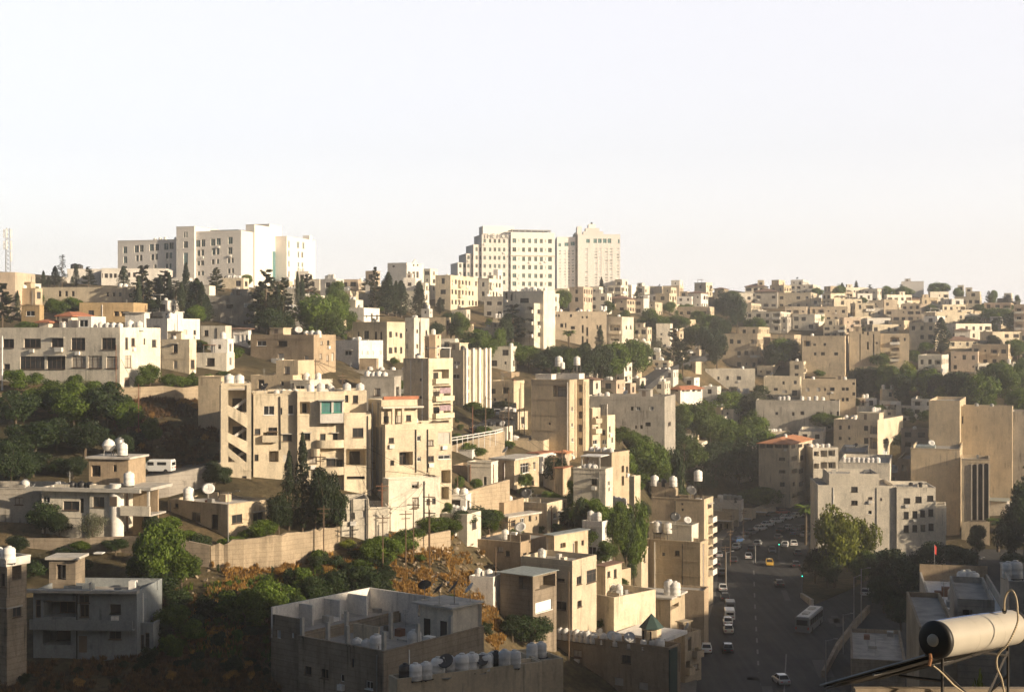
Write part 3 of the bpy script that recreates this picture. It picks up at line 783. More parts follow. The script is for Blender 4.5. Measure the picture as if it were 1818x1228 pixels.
CATS = {'b': 'tree', 'd': 'tree', 'y': 'tree', 'o': 'olive tree', 'c': 'cypress', 'p': 'pine', 'q': 'pine', 's': 'bush', 'k': 'bush', 'r': 'bush', 'm': 'palm', 'f': 'bush'}
NMS = {'b': 'leafy_tree', 'd': 'leafy_tree', 'y': 'leafy_tree', 'o': 'olive_tree', 'c': 'cypress_tree', 'p': 'pine_tree', 'q': 'pine_tree', 's': 'bush', 'k': 'bush', 'r': 'dry_bush', 'm': 'palm_tree', 'f': 'flowering_bush'}
GRP = {'b': 'trees among the houses', 'd': 'trees among the houses', 'y': 'trees among the houses', 'o': 'trees among the houses', 'c': 'cypresses on the hill', 'p': 'pines on the hill', 'q': 'pines on the hill',
       's': 'bushes on the slope', 'k': 'bushes on the slope', 'r': 'bushes on the slope', 'm': 'palms by the street', 'f': 'bushes on the slope'}
TN = [0]
def tree(u, vb, h, w, k, d=None, zoff=0.0, loc=None):
    TN[0] += 1
    v = TREES[k][TN[0] % len(TREES[k])]
    d = d or Du(u, vb)
    if loc is None: loc = P(u, vb, d); loc.z = Z(loc.x, loc.y)+zoff
    hm = -(vb-h-VH)/F*d-loc.z if True else 0
    hm = max(1.0, hm); wm = w/F*d
    if k in 'bdyo': wm *= 1.12; hm *= 1.04
    if k == 'c': wm *= 1.4
    if k == 'p': wm *= 1.15
    sx, sz = wm/v[3], hm/v[2]
    big = 'tall ' if hm > 12 else 'small ' if (hm < 4 and k in 'bdyocp') else ''
    if v[1] is not None:
        o = thing(NMS[k], '', CATS[k], loc, R.uniform(0, 6.28), GRP[k]); o.scale = (sx, sx, sz)
        link('crown', v[0], o); link('trunk', v[1], o)
    else:
        o = link(NMS[k], v[0], None, loc, R.uniform(0, 6.28), (sx, sx, sz)); tag(o, '', CATS[k], GRP[k])
    later(o, big+v[4], u, vb-h/2)
    return o

# ------------------------------------------------------------------ cars
def car_meshes():
    lo = MB()
    # body lower shell lofted along x: (x, halfwidth, zbot, zshoulder)
    st = [(-2.12, .70, .42, .80), (-2.05, .80, .30, .92), (-1.5, .86, .24, .96), (-.6, .87, .22, .94), (.6, .87, .22, .92), (1.1, .86, .24, .88), (1.85, .80, .28, .74), (2.1, .68, .38, .62)]
    rings = []
    for x, w, a, b in st:
        k = len(lo.v); lo.v += [(x, -w*.94, a), (x, -w, a+.15), (x, -w, b-.1), (x, -w*.86, b), (x, w*.86, b), (x, w, b-.1), (x, w, a+.15), (x, w*.94, a)]; rings.append(k)
    for a, b in zip(rings, rings[1:]):
        for i in range(8):
            j = (i+1) % 8; lo.f.append((a+i, a+j, b+j, b+i)[::-1]); lo.m.append(0)
    lo.f.append(tuple(rings[0]+i for i in range(8))); lo.m.append(0); lo.f.append(tuple(rings[-1]+i for i in reversed(range(8)))); lo.m.append(0)
    # roof + pillars
    lo.box(-1.15, .25, -.62, .62, 1.40, 1.45)
    for y in (-1, 1):
        for (a, b) in (((-1.75, y*.74, .93), (-1.15, y*.62, 1.42)), ((.95, y*.74, .90), (.25, y*.62, 1.42)), ((-.35, y*.76, .93), (-.38, y*.62, 1.42))): lo.cyl(a, b, .045, n=4)
    g = MB(); A = [(-1.72, .72, .935), (.93, .72, .905), (.22, .60, 1.41), (-1.12, .60, 1.41)]
    p = [Vector((x, -y, z)) for x, y, z in A]+[Vector((x, y, z)) for x, y, z in A]
    for f in ((0, 1, 2, 3), (7, 6, 5, 4), (1, 5, 6, 2), (4, 0, 3, 7), (3, 2, 6, 7)): g.quad(*[p[i] for i in f])
    w = MB().cyl((0, -.1, 0), (0, .1, 0), .31, n=14); r = MB().cyl((0, -.105, 0), (0, .105, 0), .19, n=10)
    h = MB().box(-.05, .05, -.17, .17, -.06, .06)
    return lo, g, w, r, h
_c = car_meshes()
CARM = dict(glass=_c[1].mesh('windows', ['car_glass']), wheel=_c[2].mesh('wheel', ['tyre']), rim=_c[3].mesh('rim', ['chrome']), hl=_c[4].mesh('headlight', ['lamp_glass']), tl=_c[4].mesh('tail_light', ['tail_red']))
def van_meshes():
    lo = MB(); st = [(-2.4, .86, .35, 1.85), (-2.3, .92, .28, 2.0), (1.1, .92, .26, 2.0), (1.45, .90, .26, 1.75), (2.0, .86, .28, 1.05), (2.4, .78, .34, .92)]
    rings = []
    for x, w, a, b in st:
        k = len(lo.v); lo.v += [(x, -w*.94, a), (x, -w, a+.15), (x, -w, b-.15), (x, -w*.86, b), (x, w*.86, b), (x, w, b-.15), (x, w, a+.15), (x, w*.94, a)]; rings.append(k)
    for a, b in zip(rings, rings[1:]):
        for i in range(8):
            j = (i+1) % 8; lo.f.append((a+i, a+j, b+j, b+i)[::-1]); lo.m.append(0)
    lo.f.append(tuple(rings[0]+i for i in range(8))); lo.m.append(0); lo.f.append(tuple(rings[-1]+i for i in reversed(range(8)))); lo.m.append(0)
    g = MB(); g.quad((1.52, -.74, 1.70), (1.52, .74, 1.70), (2.0, .76, 1.09), (2.0, -.76, 1.09))
    for y in (-1, 1): g.box(.35, 1.3, min(y*.925, y*.935), max(y*.925, y*.935), 1.15, 1.65); g.box(-1.6, -.2, min(y*.925, y*.935), max(y*.925, y*.935), 1.2, 1.65)
    g.box(-2.43, -2.40, -.65, .65, 1.15, 1.6)
    return lo, g
_v = van_meshes(); CARM['vglass'] = _v[1].mesh('windows', ['car_glass'])
CB = {}
def car(loc, rz, col, label, van=False, cat=None, group='cars along the street', sign=False):
    o = thing('parked_van' if van else 'car', label, cat or ('van' if van else 'car'), loc, rz, group)
    k = (col, van)
    if k not in CB: CB[k] = (_v[0] if van else _c[0]).mesh('body', [col])
    link('body', CB[k], o); link('windows', CARM['vglass' if van else 'glass'], o)
    yo = .82 if van else .78
    for x in ((-1.5, 1.55) if van else (-1.35, 1.3)):
        for y in (-yo, yo): w = link('wheel', CARM['wheel'], o, (x, y, .31)); link('rim', CARM['rim'], w)
    fx, bx, z = (2.42, -2.42, .75) if van else (2.06, -2.12, .62)
    for y in (-.55, .55): link('headlight', CARM['hl'], o, (fx-.02, y, z if van else .58)); link('tail_light', CARM['tl'], o, (bx, y, z+.08))
    if sign: MB().box(-.6, -.35, -.2, .2, 1.452, 1.56).build('roof_sign', 'lamp_glass', o)
    return o
def pole(u, vb, h, label, r=.11, m='wood', d=None, arm=False, cross=False, lamp=False, group='utility poles', zb=None):
    d = d or Du(u, vb); p = P(u, vb, d); p.z = Z(p.x, p.y) if zb is None else zb
    top = -(vb-h-VH)/F*d-p.z
    o = thing('lamp_post' if lamp else 'utility_pole', label, 'lamp post' if lamp else 'pole', p, R.uniform(-.5, .5), group); USED[label] = 1
    MB().cyl((0, 0, -.5), (0, 0, top), r, r*.7, 8).build('shaft', m, o)
    if cross: MB().box(-.9, .9, -.05, .05, top-.5, top-.38).box(-.6, .6, -.05, .05, top-1.1, top-1.0).build('crossarm', m, o)
    if lamp:
        MB().cyl((0, 0, top-.1), (1.3, 0, top+.25), .04, n=6).build('arm', m, o); MB().box(1.1, 1.7, -.1, .1, top+.2, top+.32).build('lamp_head', 'metal_grey', o)
    return o, p, top
def wall_thing(pts, h, label, m='retain', th=.5, name='retaining_wall', cat='wall', down=4.0, cap=False, tops=None):
    """wall through ground-pixel points; pts [(u,vb[,d])]"""
    Q = []
    for q in pts:
        d = q[2] if len(q) > 2 else Du(q[0], q[1]); Q.append(P(q[0], q[1], d))
    c = Q[0].copy(); mb = MB()
    for i in range(len(Q)-1):
        a, b = Q[i]-c, Q[i+1]-c; t = (b-a); t.z = 0; n = Vector((-t.y, t.x, 0)).normalized()*th
        if n.y < 0: n = -n
        ta = (tops[i] if tops else h); tb = (tops[i+1] if tops else h)
        A0, B0 = a-Vector((0, 0, down)), b-Vector((0, 0, down)); A1, B1 = a+Vector((0, 0, ta)), b+Vector((0, 0, tb))
        mb.quad(A0, B0, B1, A1); mb.quad(B0+n, A0+n, A1+n, B1+n); mb.quad(A1, B1, B1+n, A1+n); mb.quad(A0, A1, A1+n, A0+n); mb.quad(B1, B0, B0+n, B1+n)
    o = mb.build(name, m, None, c); tag(o, label, cat, None); USED[label] = 1
    return o
# ------------------------------------------------------------------ buildings
RECTS = []
BL = {}
def reg(k, b, l, r, t, bo): BL[k] = b; RECTS.append((l, t, r, bo)); return b
def B(key, label, ul, uc, ur, vt, vb, th=20, m='cream', **o):
    short = o.get('short')
    b = Bld('house' if (vb-vt) < 45 and not o.get('big') else 'apartment_block', label, ul, uc, ur, vt, vb, th, m, **{k: v for k, v in o.items() if k != 'big'})
    return reg(key, b, ul, ur, vt, vb)
CN = dict(cream='cream', tan='tan', pale='pale', white='white', grey='grey', brown='brown', ochre='ochre', pink='pinkish', bluegrey='blue-grey', stone='stone-faced', peach='peach', retain='stone', raw='rough grey', block='grey block', hotelstone='pale')
def A(ul, uc, ur, vt, vb, th=20, m='cream', tk=0, hut=0, dish=0, **o):
    b = Bld('house', None, ul, uc, ur, vt, vb, th, m, **o)
    b.e['category'] = 'house'
    RECTS.append((ul, vt, ur, vb))
    n = max(1, int(round(b.h/3.2))); st = ['one', 'two', 'three', 'four', 'five', 'six', 'seven', 'eight'][min(n, 8)-1]
    w = ur-ul; sz = 'wide ' if w > 60 else 'narrow ' if w < 20 else ''
    f = sz+st+'-storey '+CN[m]+' house'
    if o.get('roof') in ('hip', 'lowhip'): f += ' with tiled roof'
    b.feat = f
    later(b.e, f, b.umid, b.vmid)
    r_ = b.rng; x0, x1, y0, y1, zr, zt = b.blks[0]; W, D = x1-x0, y1-y0
    if o.get('roof', 'flat') == 'flat' and W > 6 and D > 4 and o.get('ww', 'auto') == 'auto':
        q_ = r_.random()
        if q_ < .38:
            a = x0+.02 if r_.random() < .5 else x0+W*.45; b.blk(0, 0, 0, 0, local=(a, a+W*.52, y0+D*r_.uniform(.1, .3), y1-.02), z0=zr, z1=zt+2.6, m=r_.choice((m, m, 'pale', 'white')), par=.35)
        if r_.random() < .5:
            hh = max(2.6, (zt)*r_.uniform(.35, .75)); w2 = r_.uniform(2.5, 5); side = r_.random() < .5
            b.blk(0, 0, 0, 0, local=((x0-w2, x0-.003) if side else (x1+.003, x1+w2))+(y0+r_.uniform(-1.5, 1.5), y1-r_.uniform(.5, 2)), z0=-6, z1=hh, m=r_.choice((m, 'cream', 'grey', 'pale')), par=.5)
        if r_.random() < .3: b.box('roof_awning', x0+W*.2, x0+W*.6, y0+.6, y0+3.4, zt+1.4, zt+1.52, r_.choice(('tin', 'rust', 'roof_white'))); b.box('awning_post', x0+W*.2+.1, x0+W*.2+.25, y0+.7, y0+.85, zr, zt+1.4, 'metal_grey'); b.box('awning_post', x0+W*.6-.25, x0+W*.6-.1, y0+.7, y0+.85, zr, zt+1.4, 'metal_grey')
    if hut and len(b.blks) == 1: b.hut()
    if tk: b.tanks(tk, b.rng.uniform(.05, .3), b.rng.uniform(.5, .9), b.rng.uniform(.2, .6), kind='b' if b.rng.random() < .12 else 'w', stand=b.rng.choice((0, 0, .6)))
    if dish:
        for i in range(dish): b.dish(b.rng.uniform(.1, .9), b.rng.uniform(.2, .8), b.rng.uniform(.8, 1.3), col=b.rng.choice(('dish_white', 'dish_dark')))
    return b

# ---- far ridge: the three big hotels
h = B('hotel', 'long white stone hotel on the left ridge with stepped roofline and small green windows', 209, 428, 484, 409, 497, 17, 'hotelstone', d=440, short='the long white hotel', roof='flat', par=.6, roofm='roof_pale', dep=24, big=1, mk=False, found=12)
hw = [(1333,175,1363,225),(1370,172,1398,222),(1435,168,1465,217),(1473,165,1503,212),(1553,155,1585,205),(1342,243,1363,287),(1370,241,1390,285),(1445,233,1467,279),(1473,231,1494,277),(1553,225,1583,273),
 (1342,318,1363,352),(1368,316,1390,350),(1442,308,1460,343),(1475,306,1492,341),(1550,298,1567,335),(1575,296,1592,333),(1345,388,1363,420),(1370,386,1390,418),(1447,378,1462,412),(1477,376,1494,410),(1552,372,1568,405),(1578,370,1594,403),(1347,455,1363,485),(1552,445,1568,472),(1578,443,1594,470)]
lw = [(838,222,866,268),(915,213,945,262),(950,210,978,258),(1018,205,1048,252),(1055,203,1083,250),(1117,198,1146,245),(1153,194,1183,240),(840,288,866,335),(925,280,944,322),(950,278,970,320),(1028,273,1050,315),(1055,271,1075,312),(1128,262,1146,305),(1152,260,1172,303),
 (842,355,864,390),(1048,342,1066,370),(1128,338,1144,372),(1152,336,1168,370)]
rw = [(42,158,52,208),(78,163,90,208),(135,170,145,215),(42,228,53,270),(68,230,80,272),(135,237,145,280),(40,300,53,335),(68,303,80,338),(135,310,145,350),(42,372,53,402),(68,374,80,404),(135,380,145,420),(60,440,72,470)]
h.blk(345, 428, 484, 409, par=.6, ww=dict(t='A', F=hw, R=[tuple(((x/3.837+440)*3.837 if i % 2 == 0 else x) for i, x in enumerate(q)) for q in rw]), st='h', dep=26, roofm='roof_pale')
X345 = h.x0
h.blk(209, 345, 345, 424, par=.6, Y=.6, ww=dict(t='A', F=lw), st='h', dep=22, roofm='roof_pale')
h.blk(313, 345, 345, 401.5, Y=-.9, par=.6, ww=dict(t='A', F=[(1252,120,1262,160),(1267,120,1277,160),(1250,185,1280,232),(1250,262,1280,345,'t')]), st='h', dep=16, roofm='roof_pale')
h.blk(450, 452, 484, 398.5, Y=8, par=.5, ww=None, dep=12, roofm='roof_pale', X=0)
ys = h.ly(493, 0)
h.blk(484, 485, 496, 398.5, par=.5, local=(-10, -1.5, ys-3, ys+6), z1=h.lz(398.5, 0, ys), ww=None, roofm='roof_pale')
g = MB().box(-1.48, -1.40, ys-2.2, ys+3, -2, h.lz(446, 0, ys)); g.build('window', 'teal_glass', h.e)
yw = h.ly(493, 0)+1.2; xw = h.lx(509, yw)
rw2 = [(275,183,285,230),(335,188,350,233),(372,192,385,238),(275,250,285,290),(340,255,350,298),(365,258,377,298),(275,320,285,360),(340,328,350,360),(366,330,377,362),(275,388,285,430),(340,395,350,425),(366,397,377,427),(345,460,355,490)]
rw2 = [((x0/3.837)+440, y0/3.837+380, x1/3.837+440, y1/3.837+380) for x0, y0, x1, y1 in rw2]
yr = h.ly(560, xw)
h.blk(493, 509, 560, 419, par=.6, local=(xw-8, xw, yw, yr), z1=h.lz(419, xw, yw), ww=dict(t='', R=rw2), st='h', roofm='roof_pale')
for (a, b, c_, d_, e_) in ((-14, -4, 6, 16, .6),): h.box('roof_plant', a, b, c_, d_, h.zr+2.1-e_ if False else h.blks[0][4], h.blks[0][4]+e_+.8, 'metal_grey')
h.box('chimney', xw-3.0, xw-.6, yr-3.5, yr-1.2, h.blks[-1][4], h.blks[-1][5]+1.5, 'hotelstone')
h.tanks(6, .25, .6, .5, b=1, kind='m', stand=.6)

t1 = B('tower1', 'broad stone hotel tower with stepped left side and rows of square windows', 855, 907, 988, 412, 514, -14, 'hotelstone', d=560, short='the stepped hotel tower', par=.6, roofm='roof_pale', dep=26, big=1, mk=False, found=14)
cols2 = [128,192,235,278,318,380]; rows = [182,242,305,362,420,475]
fw = [(c_-13 if c_ in (128, 380) else c_-11, r_-17, c_+13 if c_ in (128, 380) else c_+11, r_+15) for c_ in cols2 for r_ in rows]+[(c_-2.5, r_-12, c_+2.5, r_+8) for c_ in (160, 348) for r_ in rows]
t1.th = 0.0; t1.c, t1.s = 1.0, 0.0
t1 = reg('tower1', t1, 815, 988, 412, 514)
t1.blk(907, 907, 988, 412, par=.6, ww=dict(t='C', F=fw), st='h', dep=26, roofm='roof_pale')
# the left flank, turned away from the front, built as stepped blocks
cl = [(1605,),(1640,),(1680,),(1715,),(1748,)]
BR = [185,243,300,356,412,465]
def flank(ul, ur, vt, Y, cols, rws, dd=14):
    t1.blk(ul, ul, ur, vt, par=.6, Y=Y, ww=dict(t='B', F=[(c_-8, r_-14, c_+8, r_+14) for c_ in cols for r_ in rws]), st='h', dep=dd, roofm='roof_pale')
flank(855, 907.2, 417, .8, (1612, 1650, 1683, 1714, 1748, 1790-0), BR)
flank(841, 855.5, 435, 1.8, (1560, 1590), BR[1:])
flank(829, 841.5, 451, 2.8, (1508, 1540), BR[2:])
flank(815, 829.5, 467, 3.8, (1456, 1488), BR[3:])
zt_ = t1.blks[0][5]; x0, x1, y0, y1 = t1.blks[0][:4]
t1.box('roof_pergola', x0+1, x1-1, y0+2, y0+9, zt_+.8, zt_+1.2, 'metal_grey')
for i in range(7): t1.box('pergola_post', x0+1+i*(x1-x0-2.6)/6, x0+1.4+i*(x1-x0-2.6)/6, y0+2.2, y0+2.6, zt_-.6, zt_+.799, 'metal_grey')
t1.box('roof_plant', x0-9, x0+3.8, y0+10, y0+17, zt_-.6, zt_+3, 'hotelstone'); t1.box('cornice', x0-.2, x1+.2, y0-.35, y0-.003, t1.lz(454, 0, 0), t1.lz(452.5, 0, 0), 'stone_trim')
fc = bpy.data.curves.new('lettering', 'FONT'); fc.body = 'THE HOUSE'; fc.size = 2.6; fc.extrude = .08; fc.materials.append(MATS['metal_grey'])
_t = bpy.data.objects.new('tmp', fc); COL.objects.link(_t); bpy.context.view_layer.update(); _m = bpy.data.meshes.new_from_object(_t); bpy.data.objects.remove(_t); fo = link('lettering', _m, t1.e)
fx = t1.lx(857, .8); fo.location = (fx, .62, t1.lz(423.5, fx, .8)); fo.rotation_euler = (pi/2, 0, 0)

t2 = B('tower2', 'tall pale hotel tower with pedimented crown and fine window grid', 989, 1025, 1101, 416, 516, -1, 'towerstone', d=600, short='the crowned hotel tower', dep=24, big=1, mk=False, found=14)
gw = []
for cx in (618, 683, 711, 754, 786, 833):
    for r_ in range(15): gw.append((cx-10, 232+r_*19.5, cx+9, 232+r_*19.5+11, 'p'))
gw += [(615,170,642,198,'t'),(665,168,690,199,'t'),(696,168,722,199,'t'),(730,168,756,199,'t'),(762,168,787,199,'t'),(832,170,844,200,'t')]
t2.blk(1026, 1026, 1101, 416, par=.6, ww=dict(t='C', F=gw), dep=24, roofm='roof_pale', st='p')
gl = [(427,198,445,222,'t'),(467,193,497,220,'t'),(510,188,540,215,'t')]
for cx in (438, 472, 500, 527):
    for r_ in range(13): gl.append((cx-9, 245+r_*20, cx+7, 245+r_*20+11, 'p'))
t2.blk(989, 989, 1021.5, 420.5, Y=2.2, par=.6, ww=dict(t='C', F=gl), dep=20, roofm='roof_pale', st='p')
t2.blk(1021, 1021, 1026.4, 413, Y=3.2, par=.4, ww=None, dep=16, m='grey', roofm='roof_pale')
def crown(ul, ur, vt, Y, vb=416): t2.blk(ul, ul, ur, vt, vb, Y=Y, par=.4, ww=None, dep=8, roofm='roof_pale')
crown(1024.5, 1033, 402, 1.0); crown(1036, 1071, 411, 2.0); crown(1040, 1064, 405, 3.0, 411); crown(1045, 1057, 398, 4.0, 405)
t2.box('dish_mount', t2.lx(1049, 5), t2.lx(1052, 5), 5.5, 6.2, t2.lz(398, 0, 5), t2.lz(394.5, 0, 5), 'dark_metal')

# ---- left hill
b = B('villa', 'long two-storey grey stone villa with wide brown windows and lit right gable wall', -60, 213, 285, 581, 688, 17, 'pale', d=243, short='the long two-storey villa', par=.7, big=1, st='b', roofm='roof_pale',
  ww=dict(t='A', F=[(20,850,95,910),(163,848,278,910),(350,845,432,905),(485,842,580,925),(693,842,788,922),(25,1020,68,1055),(137,968,303,1055),(320,968,445,1055),(490,965,585,1045,'c'),(600,965,695,1050,'c'),(725,968,800,1050,'c'),(-140,850,-60,910),(-150,968,-60,1050)],
  R=[(853,840,873,920),(895,843,920,900),(978,845,990,890),(1035,855,1065,905),(850,962,895,1045,'c'),(848,1113,884,1172,'d')]))
b.blk(105, 127, 135, 560, None, Y=4, par=0, roof='hip', z0=b.zr, ww=dict(t='A', F=[(420,712,462,770,'d')])); b.blk(138, 162, 188, 561.5, Y=3, par=.2, m='white', z0=b.blks[0][4], ww=dict(t='A', F=[(540,720,598,768,'w')]))
b.blk(70, 86, 88, 571, Y=3, roof='hip', par=0, z0=b.blks[0][4], ww=None, dep=3)
b.tanks(4, .80, .92, .3, b=0); b.tanks(2, .93, .99, .5, b=0, big=1.15); b.tanks(1, .56, .56, .3, b=0)
b.box('air_conditioner', b.lx(99), b.lx(112), -.5, -.003, b.lz(624.5, b.lx(105), 0), b.lz(616.5, b.lx(105), 0), 'white_plastic')
B('edgehouse', 'tall pinkish block cut by the left picture edge behind pines', -60, 27, 27, 483, 590, 3, 'pink', short='the pink edge block', big=1, ww=dict(t='A', F=[(0,470,45,508),(0,560,40,600)]), dep=12, d=330)
b = B('A3', 'long low cream building with a line of small windows behind round trees', 74, 240, 276, 509, 552, 10, 'cream', short='the long low cream wing', big=1,
  ww=dict(t='A', F=[(398,522,417,562),(443,524,462,560),(488,524,508,560),(724,532,742,562),(767,534,785,560),(808,534,827,560),(878,536,897,566)]))
b.tanks(2, .78, .83, .3, big=1.1)
b = B('A4', 'white pavilion-like villa with long window band below the white hotel', 117, 180, 296, 476, 512, -6, 'white', short='the white pavilion villa', par=.5, d=425, big=1,
   ww=dict(t='A', F=[(680,403,700,435),(712,405,735,435),(745,405,765,435),(775,405,795,435),(870,398,888,430),(905,398,925,430),(960,400,985,425)]))
b.blk(117, 119, 180, 477, Y=6, par=.5, ww=None); b.tanks(5, .12, .35, .4, b=-1, kind='b', big=1.3)
A(28, 60, 73, 503, 520, 20, 'white', tk=3)
A(72, 112, 122, 492, 512, 15, 'grey', d=450)
b = B('ochre', 'low ochre-yellow house with broad flat parapet and shaded porch', 141, 237, 240, 537, 572, 6, 'ochre', short='the low ochre house', par=1.2, ww=dict(t='A', F=[(600,655,640,690),(775,662,810,695,'o'),(820,662,880,695,'o')]))
A(38, 70, 78, 541, 568, 12, 'ochre', tk=0)
A(222, 256, 266, 555, 584, 12, 'white', roof='thin', roofm='roof_white')
b = B('A8', 'bright sunlit white house on the bank with long white pole before it', 260, 297, 355, 565, 607, 27, 'white', short='the sunlit white house', ww=dict(t='A', R=[(1175,790,1195,815),(1250,788,1275,822),(1318,790,1335,820)], F=[(1040,760,1090,775,'s')]))
b.tanks(1, .6, .6, .3); b.tanks(1, .85, .85, .2, kind='w', big=1.2); b.dish(.8, .3, 1.3); b.hut()
A(357, 400, 411, 578, 618, 14, 'pale', tk=0, ww=dict(t='A', F=[(1390,790,1420,830)]))
b = B('pavil', 'small glazed sunroom with pitched dark roof among bushes', 413, 441, 446, 583, 612, 12, 'white', roof='lowhip', roofm='brown_tile', ww=dict(t='A', F=[(1595,822,1630,875,'p'),(1640,822,1660,875,'p'),(1668,822,1696,875,'p')]))
b = B('A10', 'shaded grey block with paired shutters under the white hotel', 369, 450, 458, 524, 583, 12, 'grey', short='the shuttered grey block', big=1, ww=dict(t='A', F=[(1435,610,1485,645,'s'),(1540,615,1588,642),(1660,605,1710,635,'p'),(1655,725,1690,755),(1500,700,1540,735,'s')]))
b.hut(w=4, l=3); b.tanks(3, .5, .9, .4, kind='m')

# ---- centre left
b = B('brown', 'brown shaded block with peach right side and rooftop dish', 445, 557, 596, 594, 662, 22, 'brown', short='the brown windowed block', big=1, ww=dict(t='B', F=[(62,862,125,897),(205,862,268,897),(205,948,247,983),(385,965,412,1000,'s')], R=[(495,865,510,890,'c'),(540,860,555,890),(490,950,505,985,'c'),(535,960,550,1000,'w'),(570,945,585,1000,'s')]))
b.dish(.65, .3, 1.4, 200); b.tanks(3, .78, .97, .3, kind='w'); b.hut(.2, m='tan')
for i in (0, 1): b.box('air_conditioner', b.lx(484+i*11), b.lx(493+i*11), -.6, -.003, b.lz(646, b.lx(490), 0), b.lz(636, b.lx(490), 0), 'white_plastic')
b = B('white3', 'bright white three-bay house with square windows beside the brown block', 594, 637, 680, 604, 655, 28, 'white', short='the bright white house', ww=dict(t='B', F=[(660,930,707,962)], R=[(768,932,782,960,'p'),(808,932,822,960,'p'),(845,932,858,960,'p'),(897,932,910,958,'p')]))
b.tanks(2, .3, .5, .5)
b = B('tanwhite', 'tan-fronted block with a bright white windowed side wall', 626, 687, 719, 571, 640, 26, 'cream', short='the tan and white block', big=1, ww=dict(t='B', F=[(790,795,825,855),(862,800,880,855,'w'),(900,800,915,858,'w'),(745,800,760,850,'b')], R=[(962,800,982,840,'w'),(1005,805,1020,835,'w'),(1034,810,1052,845,'b'),(960,908,985,950,'w'),(998,905,1015,945,'w'),(1037,905,1052,950,'w')]))
b.tanks(2, .4, .5, .4); b.box('roof_pergola', b.x0+2, b.x0+8, b.y0+2, b.y0+6, b.zr+2.2, b.zr+2.35, 'dark_metal')
b = B('slotwhite', 'white block split by a dark full-height slot', 719, 735, 762, 564, 640, 24, 'pale', short='the slotted white block', big=1, ww=dict(t='B', F=[(1072,780,1085,800),(1072,885,1092,915,'c')], R=[(1148,785,1160,812),(1148,885,1160,915),(1166,712,1178,955,'slot'),(1210,790,1222,815),(1212,900,1224,925)]))
b.tanks(2, .3, .5, .4)
A(762, 773, 783, 594, 652, 22, 'peach', tk=1, nf=4)
b = B('pilaster', 'cream block with tall white pilasters and stacked dark bays', 781, 823, 869, 621, 722, 36, 'cream', short='the pilastered block', big=1, par=.7,
  ww=dict(t='B', F=[(1315,1000,1345,1025),(1395,1000,1445,1025),(1395,1090,1440,1120)], R=[(1492,970+i*82,1508,1030+i*82,'o') for i in range(4)]+[(1535,970+i*82,1549,1030+i*82,'o') for i in range(4)]+[(1578,970+i*82,1592,1030+i*82,'o') for i in range(4)]+[(1618,970+i*82,1630,1030+i*82,'o') for i in range(4)]))
for q in (826, 838, 849, 860, 867.5):
    yy = b.ly(q, b.x1); g = MB().box(b.x1+.003, b.x1+.6, yy-.35, yy+.35, -4, b.blks[0][5]+.4); g.build('pilaster', 'white', b.e)
b.tanks(2, .3, .5, .4, kind='b'); b.hut(.1)
b = B('B7', 'wide grey terrace house with white tanks and veranda behind the open-stair block', 594, 730, 737, 657, 705, 8, 'grey', short='the grey veranda house', par=.9, big=1, ww=dict(t='B', F=[(1000,1130,1030,1200,'w'),(1060,1130,1100,1170)]))
b.tanks(3, .45, .75, .3); b.tanks(1, .9, .9, .2)
b.blk(638, 668, 672, 636, Y=3, ww=None, z0=b.zr, m='brown', par=.1)
b = B('slab', 'tall pale side-walled block stacked with balconies and laundry', 716, 761, 804, 636, 756, 38, 'cream', short='the balcony stack block', big=1, ww=dict(t='S', F=[(1400,120,1415,140,'b'),(1400,240,1415,260,'b')], R=[(1493,172,1612,268,'bal'),(1493,292,1612,384,'bal'),(1493,60,1600,150,'bal'),(1493,408,1600,470,'o')]))
b.tanks(1, .3, .3, .3)
b.box('roof_awning', b.x1-3, b.x1+.5, b.y0+2, b.y1-1, b.blks[0][5]+2.0, b.blks[0][5]+2.12, 'roof_white')
for yy in (b.y0+2.2, b.y1-1.3): b.box('awning_post', b.x1+.2, b.x1+.35, yy, yy+.12, b.blks[0][5], b.blks[0][5]+2.0, 'white_paint')
for i in range(2):
    g = MB()
    for j in range(6): yy = b.y0+2.2+j*(b.y1-b.y0-4)/6; g.box(b.x1+.95, b.x1+1.0, yy, yy+.6, b.lz(697+31*i, b.x1, b.y0)-.2, b.lz(697+31*i, b.x1, b.y0)+.9)
    g.build('laundry', 'laundry', b.e)
# ridge centre
b = B('pediment', 'white house with small gabled parapet on the skyline', 688, 722, 752, 466, 502, 24, 'white', d=520, short='the gabled skyline house', big=1, ww=dict(t='B', F=[(985,350,1000,362)], R=[(1090,392,1108,435),(1122,392,1138,435),(1148,392,1164,435),(1125,342,1135,355),(1152,342,1162,355)]))
zt_ = b.blks[0][5]; g = MB(); y0, y1, x1 = b.y0, b.y1, b.x1; a = y0+(y1-y0)*.35; c_ = y0+(y1-y0)*.62
g.tri((x1, a, zt_), (x1, c_, zt_), (x1, (a+c_)/2, zt_+1.6)); g.tri((x1-.3, c_, zt_), (x1-.3, a, zt_), (x1-.3, (a+c_)/2, zt_+1.6)); g.quad((x1, a, zt_), (x1, (a+c_)/2, zt_+1.6), (x1-.3, (a+c_)/2, zt_+1.6), (x1-.3, a, zt_)); g.quad((x1, c_, zt_), (x1-.3, c_, zt_), (x1-.3, (a+c_)/2, zt_+1.6), (x1, (a+c_)/2, zt_+1.6)); g.build('gable', 'white', b.e)
A(752, 764, 777, 477, 520, 20, 'pale', d=500); A(773, 800, 848, 488, 545, 20, 'cream', d=480, tk=2, big_=0) if False else A(773, 800, 848, 488, 545, 20, 'cream', d=480, tk=2)
A(847, 868, 890, 494, 530, 20, 'pale', d=520, hut=1); A(876, 884, 892, 478, 500, 20, 'white', d=530)
